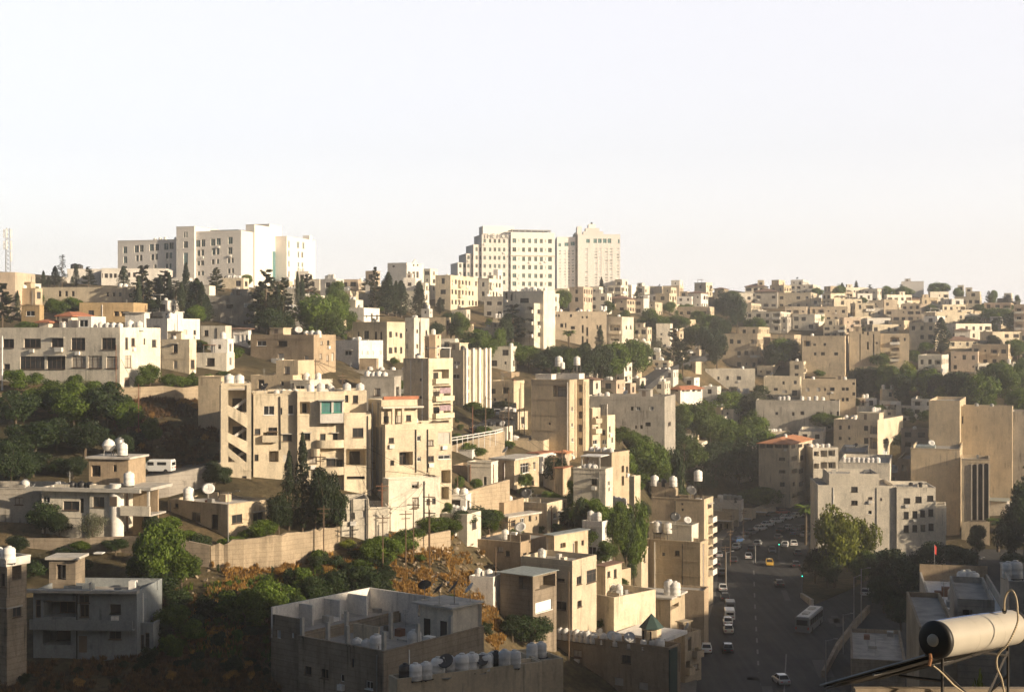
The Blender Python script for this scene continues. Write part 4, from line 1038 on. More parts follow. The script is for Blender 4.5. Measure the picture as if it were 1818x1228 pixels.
A(859, 896, 900, 526, 565, 14, 'grey', tk=3); A(620, 646, 674, 546, 574, 20, 'white', tk=1); A(628, 672, 680, 521, 548, 15, 'grey', tk=2, dish=1)
A(802, 838, 841, 573, 607, 10, 'tan', roof='lowhip', roofm='brown_tile'); A(748, 762, 768, 548, 580, 20, 'white', tk=2)
A(757, 790, 800, 563, 600, 16, 'tan', tk=0)
b = B('balc4', 'four-level cream block with deep shaded balconies beside a pine', 928, 948, 974, 538, 622, 28, 'pale', short='the four-balcony block', big=1, ww=dict(t='C', F=[(212,630+a,252,672+a,'bal') for a in (0, 80, 165)], R=[(285,650,303,680),(325,645,348,680,'w'),(285,730,303,757),(325,725,348,757,'w'),(288,805,303,835),(328,800,348,835,'w'),(325,870,345,905)]))
b.blk(893, 965, 966, 516, Y=4, par=.5, ww=dict(t='C', F=[(65,535,80,580),(100,535,115,590),(165,572,225,605)]), z0=-4, dep=8)
b.tanks(5, .4, .95, .3)
b = B('longrow', 'long cream stone apartment row with vertical window slits and rooftop dishes', 974, 1077, 1078, 553, 622, 3, 'stone', short='the long cream apartment row', big=1, dep=13, ww=dict(t='C', F=[(383,745,407,772),(440,745,460,772),(472,740,482,775),(512,762,540,785),(587,755,599,810,'slot'),(617,770,630,830,'slot'),(587,830,599,880,'slot'),(617,850,630,900,'slot'),(585,695,597,710),(614,695,628,710),(687,755,697,785),(708,755,722,785),(405,682,417,700),(425,682,437,700),(505,682,520,702)]))
b.tanks(4, .55, .95, .3); b.tanks(3, .2, .5, .5); b.dish(.5, .3, 1.2, col='dish_dark'); b.tanks(3, .85, .98, .5, stand=1.2)
b = B('longrow2', 'cream corner block with white balcony and lit right wall', 1077, 1104, 1125, 562, 624, 24, 'pale', short='the white-balcony corner block', big=1, ww=dict(t='C', F=[(775,755,848,812,'bal'),(785,848,840,880,'bal')], R=[(885,760,895,785),(915,758,925,785),(890,845,900,870)]))
b.tanks(1, .4, .4, .5)
A(1075, 1113, 1131, 530, 556, 22, 'stone', roof='lowhip', roofm='brown_tile'); A(1011, 1036, 1052, 509, 540, 20, 'pink', d=520); A(985, 1008, 1012, 512, 545, 12, 'cream')
A(1150, 1163, 1176, 536, 562, 20, 'cream', tk=1); A(1203, 1255, 1268, 544, 578, 22, 'stone', tk=0); A(1202, 1228, 1230, 526, 548, 15, 'white', tk=1)
A(1165, 1190, 1194, 574, 622, 10, 'pale', ww=dict(t='C', F=[(1122,812,1134,824),(1122,843,1134,855),(1122,872,1134,884)])); A(1155, 1200, 1262, 566, 585, 25, 'tan', tk=4, dish=1)
A(1132, 1150, 1153, 524, 535, 15, 'white', d=590)

# ---- middle right slope, read row by row
A(1279, 1345, 1368, 592, 655, 20, 'tan', tk=5, dish=1, nf=3); A(1368, 1410, 1422, 594, 645, 20, 'tan', tk=3, nf=3)
A(1323, 1360, 1363, 508, 530, 14, 'pale', roof='lowhip', roofm='brown_tile'); A(1345, 1356, 1357, 497, 520, 14, 'cream', d=690)
A(1340, 1380, 1382, 517, 548, 14, 'grey', roof='lowhip', roofm='brown_tile'); A(1402, 1444, 1460, 505, 525, 20, 'pale', tk=0, dish=1)
A(1380, 1440, 1474, 519, 548, 20, 'cream', tk=2); A(1394, 1432, 1435, 544, 575, 14, 'stone', tk=1); A(1323, 1386, 1405, 553, 590, 22, 'pale', tk=2)
A(1438, 1504, 1506, 544, 573, 14, 'stone', tk=4); A(1555, 1606, 1612, 511, 532, 14, 'hotelstone', d=720)
b = B('bigridge', 'big pale windowless block highest on the hazy ridge', 1600, 1640, 1648, 499, 533, 16, 'hotelstone', d=722, short='the big pale ridge blocks', ww=None); b.hut(.2)
b = B('row1', 'wide tan apartment row with dark verandas above the tree belt', 1424, 1500, 1508, 596, 668, 18, 'tan', short='the veranda apartment row', big=1, ww=dict(t='O', F=[(118,540,172,585,'o'),(190,565,212,582),(270,560,290,582),(290,545,410,580,'o'),(250,630,280,655),(352,632,382,655),(195,632,215,655)])); b.tanks(5, .2, .9, .3)
b = B('row2', 'ribbed brown block with tall vertical fins in mid slope', 1508, 1562, 1563, 588, 660, 12, 'tan', short='the ribbed brown block', big=1, ww=dict(t='O', F=[(548,480,556,700,'slot'),(605,470,620,500),(605,550,620,610,'slot'),(652,490,662,660,'slot'),(700,490,712,660,'slot'),(568,472,582,490),(672,552,690,568)])); b.hut(.2)
b = B('row3', 'tan block with three stacked bay balconies right of the ribbed block', 1563, 1614, 1616, 592, 655, 14, 'tan', short='the stacked-bay tan block', big=1, ww=dict(t='O', F=[(785,515,855,570,'bal'),(785,595,855,640,'bal'),(785,672,850,700,'bal'),(890,520,905,545)])); b.tanks(5, .1, .9, .3)
A(1462, 1500, 1507, 577, 600, 18, 'cream', tk=3); A(1614, 1660, 1694, 572, 622, 26, 'cream', tk=2); A(1572, 1636, 1640, 549, 572, 16, 'stone', tk=2)
A(1630, 1672, 1684, 630, 690, 22, 'pale', tk=2, nf=3); A(1695, 1722, 1724, 586, 606, 16, 'white', roof='lowhip', roofm='brown_tile')
A(1725, 1790, 1808, 611, 650, 24, 'tan', tk=6); A(1688, 1736, 1741, 624, 660, 20, 'pink', tk=1); A(1700, 1711, 1713, 506, 530, 18, 'pale', d=700); A(1714, 1726, 1730, 510, 530, 18, 'pale', d=700)
A(1695, 1740, 1746, 526, 556, 20, 'cream', tk=3); A(1747, 1795, 1801, 537, 562, 22, 'peach', tk=1); A(1770, 1796, 1799, 529, 545, 22, 'grey', d=700); A(1800, 1835, 1838, 540, 600, 22, 'pink')
A(1810, 1850, 1855, 590, 640, 22, 'tan', tk=2)
b = B('midwhite', 'pale cream two-storey house above the grey tank-lined terrace', 1356, 1420, 1423, 669, 720, 14, 'cream', short='the pale two-storey house', big=1, ww=dict(t='E', F=[(1110,140,1125,162),(1187,135,1207,160),(985,205,1020,245,'s'),(1050,185,1078,205),(1105,200,1140,222,'s'),(1175,200,1210,237)])); b.dish(.2, .3, 1.3)
b = B('midtan', 'tan three-storey block with paired dark windows and white tanks', 1424, 1519, 1524, 674, 740, 14, 'tan', short='the tan paired-window block', big=1, ww=dict(t='T', F=[(205,182,237,207),(285,182,307,204),(312,182,333,204),(113,182,140,210,'s'),(165,185,177,207),(358,148,375,165),(358,215,378,238),(205,262,240,283),(285,252,303,278),(315,252,333,276),(40,185,65,210,'s')])); b.tanks(5, .2, .8, .3); b.hut(.75)
b = B('C13', 'wide low pale house with three roof domes over dark trees', 1252, 1340, 1343, 655, 694, 10, 'pale', short='the pale domed-tank house', big=1, ww=dict(t='E', F=[(667,108,680,132),(728,105,745,132),(798,105,828,132),(590,110,610,132)])); b.tanks(3, .35, .75, .4, big=1.0)
b = B('greyterr', 'long grey terrace with a row of small windows and boxy white tanks', 1342, 1490, 1497, 711, 762, 14, 'grey', short='the grey tank-lined terrace', big=1, ww=dict(t='E', F=[(1062,350,1080,370),(1175,350,1192,375),(1232,345,1258,370),(1340,350,1365,378)]+[(1435,350,1450,375),(1480,345,1500,375),(1420,440,1440,460)])); b.tanks(3, .28, .38, .2, big=1.2); b.tanks(4, .55, .8, .2, big=1.2)
b = B('E1', 'pale house crowded with rooftop tanks left of the dark red hip roof', 1140, 1180, 1190, 677, 712, 16, 'pale', short='the tank-crowded pale house', big=1); b.tanks(6, .1, .9, .3); b.tanks(3, .2, .6, .6, stand=.8); b.hut(.6)
b = B('E2', 'white house under a dark red hipped tile roof with open loggia', 1191, 1208, 1247, 691, 722, 38, 'white', short='the dark red hip roof', roof='hip', big=1, ww=dict(t='E', F=[(355,185,400,210,'o')], R=[(425,190,480,212,'o'),(495,190,555,212,'o')]))
b = B('E3', 'wide weathered grey block with scattered small windows behind green tree crowns', 1047, 1180, 1199, 704, 790, 16, 'grey', d=348, found=16, short='the wide weathered grey block', big=1, ww=dict(t='E', F=[(75,312,95,340),(112,315,143,340,'p'),(205,313,232,340,'p'),(175,420,212,447),(105,440,118,465),(140,438,158,465),(25,450,45,472)], R=[(330,417,350,447)])); b.tanks(2, .1, .2, .2); b.dish(.45, .2, 1.2); b.hut(.7)
A(1142, 1166, 1168, 770, 812, 12, 'white', d=355, ww=dict(t='E', F=[(207,530,245,580,'o'),(172,560,185,580)]))
b = B('redroof', 'cream four-storey corner block with orange tiled roof and glazed top floor', 1347, 1402, 1442, 788, 902, 27, 'cream', short='the orange-roofed corner block', roof='lowhip', roofm='orange_tile', par=0, big=1,
  ww=dict(t='E', F=[(955,568,990,595),(1000,568,1045,595),(1057,568,1105,595),(1110,568,1150,595),(1085,660,1128,683),(1085,745,1130,768),(1092,827,1125,858)], R=[(1170,568,1200,598),(1215,568,1245,592),(1255,565,1290,590),(1170,650,1210,683,'o'),(1228,645,1255,680),(1268,640,1302,672),(1170,737,1210,770,'o'),(1222,735,1256,768),(1268,727,1302,757),(1180,825,1197,855),(1222,822,1256,855),(1275,812,1292,840),(1175,895,1250,935,'o')]))
b.tanks(1, .55, .55, .4, stand=.5)
b = B('E7', 'pale balcony block joined to the right of the orange-roofed corner block', 1442, 1447, 1489, 794, 880, 20, 'pale', short='the pale balcony block', big=1, dep=10, ww=None) if False else B('E7', 'pale balcony block joined to the right of the orange-roofed corner block', 1441, 1443, 1488, 794, 885, -4, 'pale', d=418, short='the pale balcony block', big=1, dep=12, ww=dict(t='T', F=[(95,618,130,650,'o'),(142,610,187,655,'o'),(193,608,240,650,'o'),(95,700,130,735,'o'),(142,690,187,735,'o'),(193,690,245,735,'o'),(105,795,125,825),(150,790,180,820)]))
b.tanks(4, .1, .8, .4); A(1418, 1462, 1466, 766, 800, 14, 'pale', d=440, tk=4)
b = B('F2', 'weathered grey-cream block with recessed balcony column and small rooftop room', 1480, 1558, 1603, 745.5, 826, 30, 'cream', short='the recessed-balcony block', big=1, ww=dict(t='T', F=[(268,440,285,468),(328,440,342,466),(437,443,465,478),(437,525,468,567),(265,518,285,540),(330,520,345,540),(478,440,530,500,'o'),(478,525,530,600,'o')], R=[(567,530,600,562),(638,528,673,558),(705,515,750,552,'t'),(567,605,600,640,'p'),(640,603,675,640),(705,600,750,640,'s')])); b.hut(.55, w=7, l=5); b.dish(.3, .2, 1.0); b.tanks(2, .1, .3, .3)
b = B('F3', 'huge blank tan concrete slab with one column of dark windows at the far right', 1649, 1704, 1724, 711, 895, 21, 'tan', short='the big blank tan slab', big=1, ww=None, d=372)
b.blk(1705, 1797, 1822, 722, Y=5, ww=dict(t='T', F=[(1103,378,1114,430,'slot')], R=[(1455,425,1490,462),(1455,513,1490,548),(1455,598,1490,632),(1455,680,1490,715),(1455,765,1490,800),(1455,850,1490,885)]), m='tan')
b.blk(1797, 1845, 1846, 731, Y=9, ww=None, m='grey'); b.tanks(2, .3, .6, .3, kind='m', b=1)
b = B('F4', 'tan windowless street block left of the arched slots', 1617, 1704, 1712, 797, 912, 19, 'tan', short='the windowless street block', big=1, ww=None, d=352); b.box('roof_sheet', b.x0+1, b.x1-6, 2, 8, b.zr, b.zr+1.2, 'tin'); b.dish(.4, .2, 1.4, 180)
b = B('slots', 'rounded tan tower with three tall arched window slots facing the side street', 1707, 1757, 1760, 815, 925, 18, 'tan', short='the three arched slots', big=1, ww=dict(t='T', F=[(1175,715,1205,1085,'slot'),(1215,712,1245,1085,'slot'),(1255,710,1285,1085,'slot')]), d=345, dep=12)
for (xx, x2, yt) in ((1175,1205,715),(1215,1245,712),(1255,1285,710)):
    a, v1 = tp('T', xx, yt); a2, _ = tp('T', x2, yt); X0, X1 = b.lx(a), b.lx(a2); zz = b.lz(v1, X0, 0); g = MB(); n = 8; r_ = (X1-X0)/2; cx = (X0+X1)/2
    g.cyl((cx, -.12, zz-r_*.2), (cx, .5, zz-r_*.2), r_*1.0, n=16); g.build('arch_head', 'dark_inside', b.e)
    for xs_ in (X0-.25, X1+.02): MB().box(xs_, xs_+.22, -.3, -.003, b.lz(923, X0, 0), zz+.4).build('pilaster', 'stone_trim', b.e)
b.box('roof_plant', b.x0+4, b.x1-3, 3, 6, b.zr, b.zr+1.4, 'metal_grey')
b = B('F5', 'broad stained grey block with twelve square windows over the side street', 1452, 1590, 1591, 862, 962, 6, 'pale', d=318, short='the grey block over the side street', big=1, par=.8, dep=16, ww=dict(t='T', F=[(350,858,395,893),(350,952,395,982),(465,928,495,945),(545,935,560,955),(465,1020,490,1045)]))
b.blk(1472, 1561, 1562, 841, 863, Y=1.0, ww=dict(t='T', F=[(585,815,600,845)]), par=.7, dep=13)
b.blk(1592, 1661, 1662, 865, Y=-.6, dep=14, ww=dict(t='T', F=[(707,935,752,972),(787,925,830,965),(867,918,910,955),(707,1028,742,1075),(767,1023,800,1070),(820,1018,853,1063),(875,1010,910,1060),(707,1120,742,1170),(767,1118,800,1165),(822,1115,855,1160),(877,1108,912,1155)]), st='v', m='pale')
b.tanks(2, .45, .7, .3, kind='b')
b = B('F5b', 'grey flat house with a line of white tanks behind the stained grey block', 1490, 1580, 1588, 822, 880, 16, 'pale', d=345, short='the tank-line grey house', big=1, ww=None); b.tanks(8, .08, .75, .12, big=1.15)
A(1661, 1679, 1682, 896, 950, 16, 'pale', d=318, nf=3); A(1490, 1536, 1542, 802, 850, 16, 'grey', d=385, nf=3, dish=1); A(1594, 1640, 1650, 815, 870, 20, 'brown', d=372, tk=1)
A(1618, 1660, 1668, 708, 740, 20, 'white', tk=0); A(1735, 1758, 1762, 688, 712, 20, 'pink'); A(1600, 1648, 1650, 762, 800, 16, 'pink', d=395, tk=1)
A(1788, 1822, 1826, 895, 925, 20, 'white', d=345, tk=0); A(1757, 1790, 1794, 890, 906, 20, 'pale', d=365, roof='thin')

# ---- centre
b = B('X', 'tall blank-sided tan tower with white rooftop boxes', 943, 1011, 1024, 674, 820, 25, 'tan', d=292, short='the blank-sided tan tower', big=1, ww=dict(t='G', F=[(925,168,1022,246,'o'),(897,420,912,436)], R=[(1052,315,1064,345),(1052,425,1064,450),(1053,525,1066,553),(1053,615,1066,640)]))
b.blk(951, 979, 980, 664, 674, Y=2.0, m='white', par=.3, ww=None, dep=2.5); b.blk(984, 1028, 1029, 663, 673, Y=5.0, m='white', par=.2, ww=None, dep=3)
b.tanks(1, .16, .16, .12, stand=1.0, big=1.4); b.tanks(1, .30, .30, .12, stand=1.0, big=1.0); b.tanks(1, .85, .85, .3, stand=1.4, big=1.3)
b.blk(1024, 1036, 1046, 673, Y=4.0, ww=dict(t='G', R=[(1110,150+i*85,1125,190+i*85) for i in range(5)], F=[(1101,165+i*90,1128,215+i*90,'o') for i in range(5)]), m='tan')
b = B('X2', 'narrow cream block with stacked balconies right of the blank-sided tower', 1042, 1052, 1066, 724, 810, 34, 'cream', d=298, short='the narrow balcony block', big=1, ww=dict(t='G', R=[(1195,380,1235,420,'bal'),(1195,450,1235,490,'bal'),(1200,540,1230,570)], F=[]))
b = B('X3', 'cream block with bare roof columns beside the narrow balcony block', 1064, 1078, 1092, 737, 800, 34, 'cream', d=300, short='the cream block with roof columns', big=1, ww=dict(t='G', R=[(1308,445,1322,490),(1325,520,1338,560)], F=[(1262,470,1285,505),(1262,540,1290,570)]))
for i in range(4): p = (b.x0+.2+i*(b.x1-b.x0-.6)/3, .1); b.box('roof_column', p[0], p[0]+.3, .1, .4, b.zr, b.zr+3.2, 'concrete')
b = B('G2', 'brown terraced house on the road bend below dense trees', 868, 912, 931, 676, 726, 24, 'tan', short='the brown road-bend house', big=1, ww=dict(t='G', F=[(498,190,537,225),(585,180,630,225,'o'),(650,185,690,235,'o'),(520,255,540,275),(595,258,615,275)]))
A(886, 908, 922, 661, 684, 20, 'brown', d=380)
b = B('G4', 'low brown-roofed house with a white doorway under the blank-sided tower', 894, 965, 990, 782, 812, 14, 'tan', short='the low doorway house', ww=dict(t='G', F=[(630,560,648,595),(700,590,725,620)])); b.tanks(4, .1, .25, .2); b.dish(.1, .2, 1.2)
b = B('G5', 'white cottage with red-brown awning and narrow windows', 938, 958, 987, 805, 836, 32, 'white', short='the red-awning cottage', roof='thin', roofm='red_tile', ww=dict(t='G', R=[(868,660,880,705),(900,665,912,700)], F=[]))
A(990, 1003, 1011, 803, 822, 25, 'pink', roof='hip', roofm='orange_tile', d=270)
A(985, 1000, 1014, 831, 850, 22, 'tan', roof='thin', roofm='red_tile', d=258)
b = B('G6', 'tan two-storey house with white-framed windows on the sunny side', 872, 913, 957, 817, 868, 27, 'tan', short='the tan white-framed house', big=1, roof='slab', ww=dict(t='G', F=[], R=[(705,698,762,765,'w'),(795,695,808,740,'w'),(708,822,740,850,'w'),(772,815,800,850,'b')])); b.dish(.3, .3, 1.2)
b = B('G7', 'weathered whitish house with cracked parapet left of the tan white-framed house', 830, 872, 884, 820, 874, 18, 'pale', short='the cracked-parapet house', big=1, ww=dict(t='G', F=[(455,790,475,850,'w'),(508,785,530,840,'b')]))
A(803, 838, 842, 798, 832, 15, 'white', tk=1, d=262); A(804, 831, 834, 826, 872, 14, 'brown', d=246, ww=None)
b = B('G8', 'whitewashed house with rooftop carport of tanks beside green trees', 1018, 1075, 1088, 832, 892, 22, 'pale', d=240, short='the whitewashed carport house', big=1, ww=dict(t='G', F=[(1190,805,1226,845)], R=[(1300,820,1316,850)])); b.box('roof_awning', b.x0+1, b.x1-1, .5, 5, b.blks[0][5]+1.9, b.blks[0][5]+2.05, 'roof_white')
for xx in (b.x0+1.2, b.x1-1.4): b.box('awning_post', xx, xx+.2, .6, .8, b.zr, b.blks[0][5]+1.9, 'concrete')
b.tanks(3, .3, .6, .25, big=.9)
b = B('G9', 'tall tan house with sunlit notched side and four roof tanks', 1036, 1086, 1117, 803, 884, 34, 'tan', d=258, short='the notched tan house', big=1, ww=dict(t='G', F=[], R=[(1395,715,1412,760,'o'),(1395,785,1412,850,'o'),(1425,720,1438,760)])); b.tanks(4, .15, .85, .2)
A(1117, 1126, 1137, 845, 895, 30, 'cream', d=250, nf=3)
b = B('G11', 'small tan house with large flat grey slab roof and three windows', 886, 902, 957, 919, 950, 40, 'tan', short='the slab-roofed tan house', roof='slab', ww=dict(t='G', F=[], R=[(642,1085,672,1130,'w'),(705,1070,733,1115,'w'),(762,1055,780,1095,'b'),(805,1060,818,1085)]))
b = B('G12', 'cream house with paired windows and glazed porch above green trees', 908, 971, 1007, 893, 946, 28, 'cream', short='the glazed-porch cream house', big=1, ww=dict(t='G', F=[], R=[(930,1032,952,1075,'w'),(962,1028,985,1065,'w')])); b.dish(.3, .2, 1.6, 170, col='dish_dark')
b.blk(1006, 1008, 1020, 904, Y=b.y1-3, ww=None, m='white', dep=3) if False else None
b = B('G13', 'cluttered flat-roofed house with tarpaulin and dark dish on the slope', 838, 895, 930, 892, 930, 24, 'brown', short='the cluttered flat roof', ww=None); b.tanks(2, .5, .65, .3, stand=.5, big=1.2); b.tanks(2, .75, .85, .5); b.tanks(1, .6, .6, .2, kind='b'); b.dish(.35, .15, 1.3, 190, col='dish_dark')

# ---- stair block and tall cream block
b = B('S', 'cream apartment block with open diagonal staircase down its left end', 392, 392, 445, 680, 872, -12, 'cream', d=212, short='the open-stair block', big=1, dep=12, mk=False, found=6)
b.blk(392, 392, 446, 680, Y=0, dep=9, ww=dict(t='S', F=[(97,168,222,352,'deep'),(97,375,222,545,'deep'),(97,558,222,690,'deep'),(190,785,222,828,'b')]))
S_ = b
b.blk(446, 450, 529, 698.6, Y=1.1, dep=12, ww=dict(t='S', F=[(338,310,410,370),(443,320,465,368,'b'),(505,305,540,365),(277,463,315,503,'b'),(370,455,430,482,'b'),(335,487,430,545,'bal'),(468,503,530,548,'b'),(275,638,303,685,'b'),(375,615,440,690,'o'),(470,640,530,690,'s'),(270,808,312,830,'b')]))
b.blk(528, 528, 611, 695, Y=0, dep=12, ww=dict(t='S', F=[(585,280,655,362,'o'),(722,497,760,545,'b'),(808,495,842,540,'b'),(615,495,655,540,'b'),(765,668,828,720,'b'),(832,672,878,720,'b'),(650,650,700,700,'w'),(800,820,855,850,'p')]))
b.blk(568, 568.5, 610, 711.5, 751, Y=-1.3, dep=1.29, roof='thin', par=0, ww=dict(t='S', F=[(732,278,800,356,'g'),(815,278,872,352,'g')]), m='white')
b.blk(611, 611, 651, 693, Y=2.2, dep=10, ww=dict(t='S', F=[(888,235,915,285,'b'),(945,235,982,290,'b')]))
b.blk(611, 611, 659, 732.5, Y=-1.0, dep=8, ww=dict(t='S', F=[(943,458,1018,522,'b'),(900,600,1037,715,'deep'),(905,787,1027,808,'slot')]))
for (yA0, yA1, yB0, yB1, yy) in ((298, 372, 372, 462, -.02), (488, 548, 552, 636, -.02), (588, 640, 700, 760, -.015)):
    (u0_, v0_), (u1_, v1_) = tp('S', 90, yA0), tp('S', 228, yB0); _, v2_ = tp('S', 90, yA1); _, v3_ = tp('S', 228, yB1)
    X0, X1 = b.lx(u0_), b.lx(u1_); g = MB(); zA, zB = b.lz(v0_, X0, 0), b.lz(v1_, X1, 0); zC, zD = b.lz(v2_, X0, 0), b.lz(v3_, X1, 0)
    f_ = [(X0, yy, zC), (X1, yy, zD), (X1, yy, zB), (X0, yy, zA)]; k_ = [(x, yy+.25, z) for x, _, z in f_]
    g.quad(*f_); g.quad(*k_[::-1])
    for i in range(4): j = (i+1) % 4; g.quad(f_[j], f_[i], k_[i], k_[j])
    g.build('stair_parapet', 'cream', b.e)
for (yA, yB) in ((330, 258), (520, 455), (668, 610)):
    (u0_, v0_), (u1_, v1_) = tp('S', 120, yA), tp('S', 218, yB); X0, X1 = b.lx(u0_, 1.5), b.lx(u1_, 1.5); zA, zB = b.lz(v0_, X0, 1.5), b.lz(v1_, X1, 1.5); g = MB()
    n = 9
    for i in range(n): a = i/n; g.box(X0+(X1-X0)*a, X0+(X1-X0)*(a+1/n), 1.0, 2.1, zA+(zB-zA)*a-.3, zA+(zB-zA)*(a+1/n))
    g.build('stair_flight', 'white', b.e)
for (q0, q1_, y_) in ((700, 892, 572), (700, 892, 755), (660, 722, 630)):
    (u0_, v0_), (u1_, v1_) = tp('S', q0, y_), tp('S', q1_, y_); X0, X1 = b.lx(u0_), b.lx(u1_); zz = b.lz(v0_, X0, 0); g = MB(); cx = (X0+X1)/2; r_ = (X1-X0)/2; n = 12
    pr = [(cx-r_*cos(pi*i/n), -1.5*sin(pi*i/n)**.6-.003) for i in range(n+1)]
    for (a, c_) in zip(pr, pr[1:]): g.quad((a[0], a[1], zz-.45), (c_[0], c_[1], zz-.45), (c_[0], c_[1], zz+.75), (a[0], a[1], zz+.75)); g.quad((c_[0]*.96+cx*.04, c_[1]*.9, zz+.75), (a[0]*.96+cx*.04, a[1]*.9, zz+.75), (a[0], a[1], zz+.75), (c_[0], c_[1], zz+.75)) if False else None; g.tri((cx, 0, zz-.45), (c_[0], c_[1], zz-.45), (a[0], a[1], zz-.45)); g.tri((cx, 0, zz-.1), (a[0], a[1], zz-.1), (c_[0], c_[1], zz-.1))
    g.build('balcony', 'cream', b.e)
b.tanks(2, .28, .62, .25, b=0, big=1.25, kind='w'); b.tanks(4, .55, .98, .35, b=1, big=.85); b.tanks(3, .35, .8, .6, b=2, big=1.05); b.tanks(2, .2, .8, .3, b=4, big=1.05)
b.dish(.3, .6, 1.2, b=1, col='dish_dark')
MB().cyl((S_.lx(497, 1.1), .95, S_.lz(705, 0, 0)), (S_.lx(498, 1.1), .95, S_.lz(800, 0, 0)), .09, n=6).build('drain_pipe', 'dark_metal', S_.e)
b = B('P', 'tall cream apartment block with shaded side wall and roof terrace', 654, 684, 802, 753.5, 874, -27, 'cream', d=214, short='the tall cream block', big=1, dep=11, found=8,
  ww=dict(t='S', F=[(1190,525,1225,560,'w'),(1270,520,1280,545,'b'),(1308,515,1318,542,'b'),(1382,510,1408,548,'w'),(1200,680,1228,715,'w'),(1262,620,1355,712,'o'),(1382,655,1410,685,'w'),(1455,540,1495,580,'w'),(1525,487,1610,568,'w'),(1455,648,1497,687,'w'),(1525,640,1610,670,'w'),(1548,745,1612,835,'deep'),(1548,858,1600,945,'deep')], L=[(1055,645,1098,690,'b')]))
b.blk(654, 677, 741, 710, Y=1.6, dep=10, ww=dict(t='S', F=[(1155,378,1190,420,'b'),(1228,375,1280,425,'w'),(1308,370,1342,412,'b')]))
b.box('cornice', b.lx(676, 1.6)-.2, b.lx(743, 1.6)+.3, .2, 1.597, b.lz(724, b.lx(700), 1.6), b.lz(721, b.lx(700), 1.6), 'stone_trim')
for q in (694, 711): xx = b.lx(q, 1.4); b.box('pillar', xx-.2, xx+.2, .35, .75, b.blks[0][4], b.lz(724, xx, 1.6), 'cream')
b.box('roof_cover', b.lx(678, 3), b.lx(740, 3), 2.2, 2.6, b.blks[1][5], b.blks[1][5]+.5, 'red_tile')
for q in (738, 759): xx = b.lx(q); MB().cyl((xx, -.12, b.lz(838, xx, 0)), (xx, -.12, b.lz(762, xx, 0)), .08, n=6).build('drain_pipe', 'dark_metal', b.e)
b.tanks(2, .35, .6, .6, b=0)
b = B('P2', 'low white wall house with paired windows and climbing plants under the tall cream block', 680, 690, 781, 850, 925, -24, 'pale', d=205, short='the vine-grown lower house', big=1, dep=8, ww=dict(t='S', F=[(1447,940,1472,985,'b'),(1485,935,1510,978,'b'),(1345,825,1395,870,'o'),(1350,930,1395,1000,'c')]))
for (a_, b_) in ((450, 700), (735, 741)): pass
b = B('S2', 'rough lean-to houses with pipes on the wall under the open-stair block', 594, 598, 655, 886, 966, -10, 'pale', d=199, short='the rough lean-to wall house', big=1, dep=8, ww=dict(t='S', F=[(890,1040,905,1095,'b'),(935,1035,960,1080,'w'),(1005,1020,1030,1065,'w'),(870,960,900,1000,'b')]))
for q in (604, 626, 652): xx = b.lx(q); MB().cyl((xx, -.2, b.lz(966, xx, 0)), (xx, -.2, b.lz(885, xx, 0)), .09, n=6).build('drain_pipe', 'dark_metal', b.e)
b.blk(655, 655, 690, 900, 966, Y=1.0, ww=None, dep=8, m='pale')
# houses behind S, before the trees
A(445, 520, 560, 666, 700, 18, 'tan', tk=2, d=252); A(352, 392, 395, 668, 712, 12, 'tan', d=232, ww=None); A(640, 700, 712, 668, 712, 14, 'grey', tk=4, d=245)

# ---- left middle cluster
b = B('turret', 'pale cluttered house with round turret at its right corner', 74, 159, 196, 866, 960, 12, 'pale', d=190, short='the round-turret house', big=1, dep=9, ww=dict(t='K', F=[(285,845,340,890,'w'),(430,880,540,940,'b'),(545,860,570,960,'b'),(632,850,710,920,'b')]))
b.blk(159, 196, 197, 861, Y=-.4, dep=8, ww=dict(t='K', F=[(632,850,710,920,'b')]))
cx = b.lx(206); g = MB().cyl((cx, .15, -3), (cx, .15, b.lz(858, cx, 0)), .95, n=26); g.build('turret', 'white', b.e, smooth=False)
MB().box(cx-.5, cx+.5, -.84, .1, b.lz(897, cx, 0), b.lz(880, cx, 0)).build('window', 'brown_frame', b.e)
zz = b.lz(862, cx, 0); b.box('roof_slab', cx+1.0, b.lx(271), -.6, 6, zz-.5, zz-.1, 'concrete'); b.box('balcony', cx+1.1, b.lx(271), -.9, -.6, b.lz(913, cx, 0), b.lz(896, cx, 0), 'pale'); b.box('balcony_floor', cx+1.1, b.lx(271), -.59, 4, b.lz(914, cx, 0), b.lz(911, cx, 0), 'concrete')
b.box('wall', cx+.9, b.lx(262), 3, 3.3, -3, zz-.5, 'brown'); b.box('column', b.lx(264), b.lx(267), -.5, -.1, b.lz(896, cx, 0), zz-.5, 'concrete')
b.box('overhang', b.x0-9, b.x0+7.5, -1.0, -.45, b.lz(866, cx, 0)-.5, b.lz(866, cx, 0), 'concrete')
b.blk(158, 228, 236, 815, 862, Y=1.5, dep=5, m='brown', roof='slab', par=0, ww=dict(t='K', F=[(620,635,685,712,'o'),(770,632,795,680,'b')]))
X_, Y_, zt_ = b.lx(193, 3), 3, b.blks[-1][5]+.28
pw_ = b.W(X_, Y_); o = thing('sphere_tank', 'white spherical water tank on legs over the round-turret house', 'water tank', (pw_.x, pw_.y, b.C.z+zt_), 0, 'rooftop water tanks')
MB().lathe([(.05, .55), (.45, .68), (.75, .98), (.86, 1.35), (.90, 1.38), (.90, 1.46), (.86, 1.49), (.75, 1.86), (.45, 2.16), (.12, 2.28), (.12, 2.36), (0, 2.38)], 20).build('body', 'white_plastic', o, smooth=True)
g = MB()
for i in range(4): a = pi/4+i*pi/2; g.cyl((cos(a)*.75, sin(a)*.75, 0), (cos(a)*.62, sin(a)*.62, 1.0), .045, n=6)
g.build('stand', 'metal_grey', o)
USED[o['label']] = 1
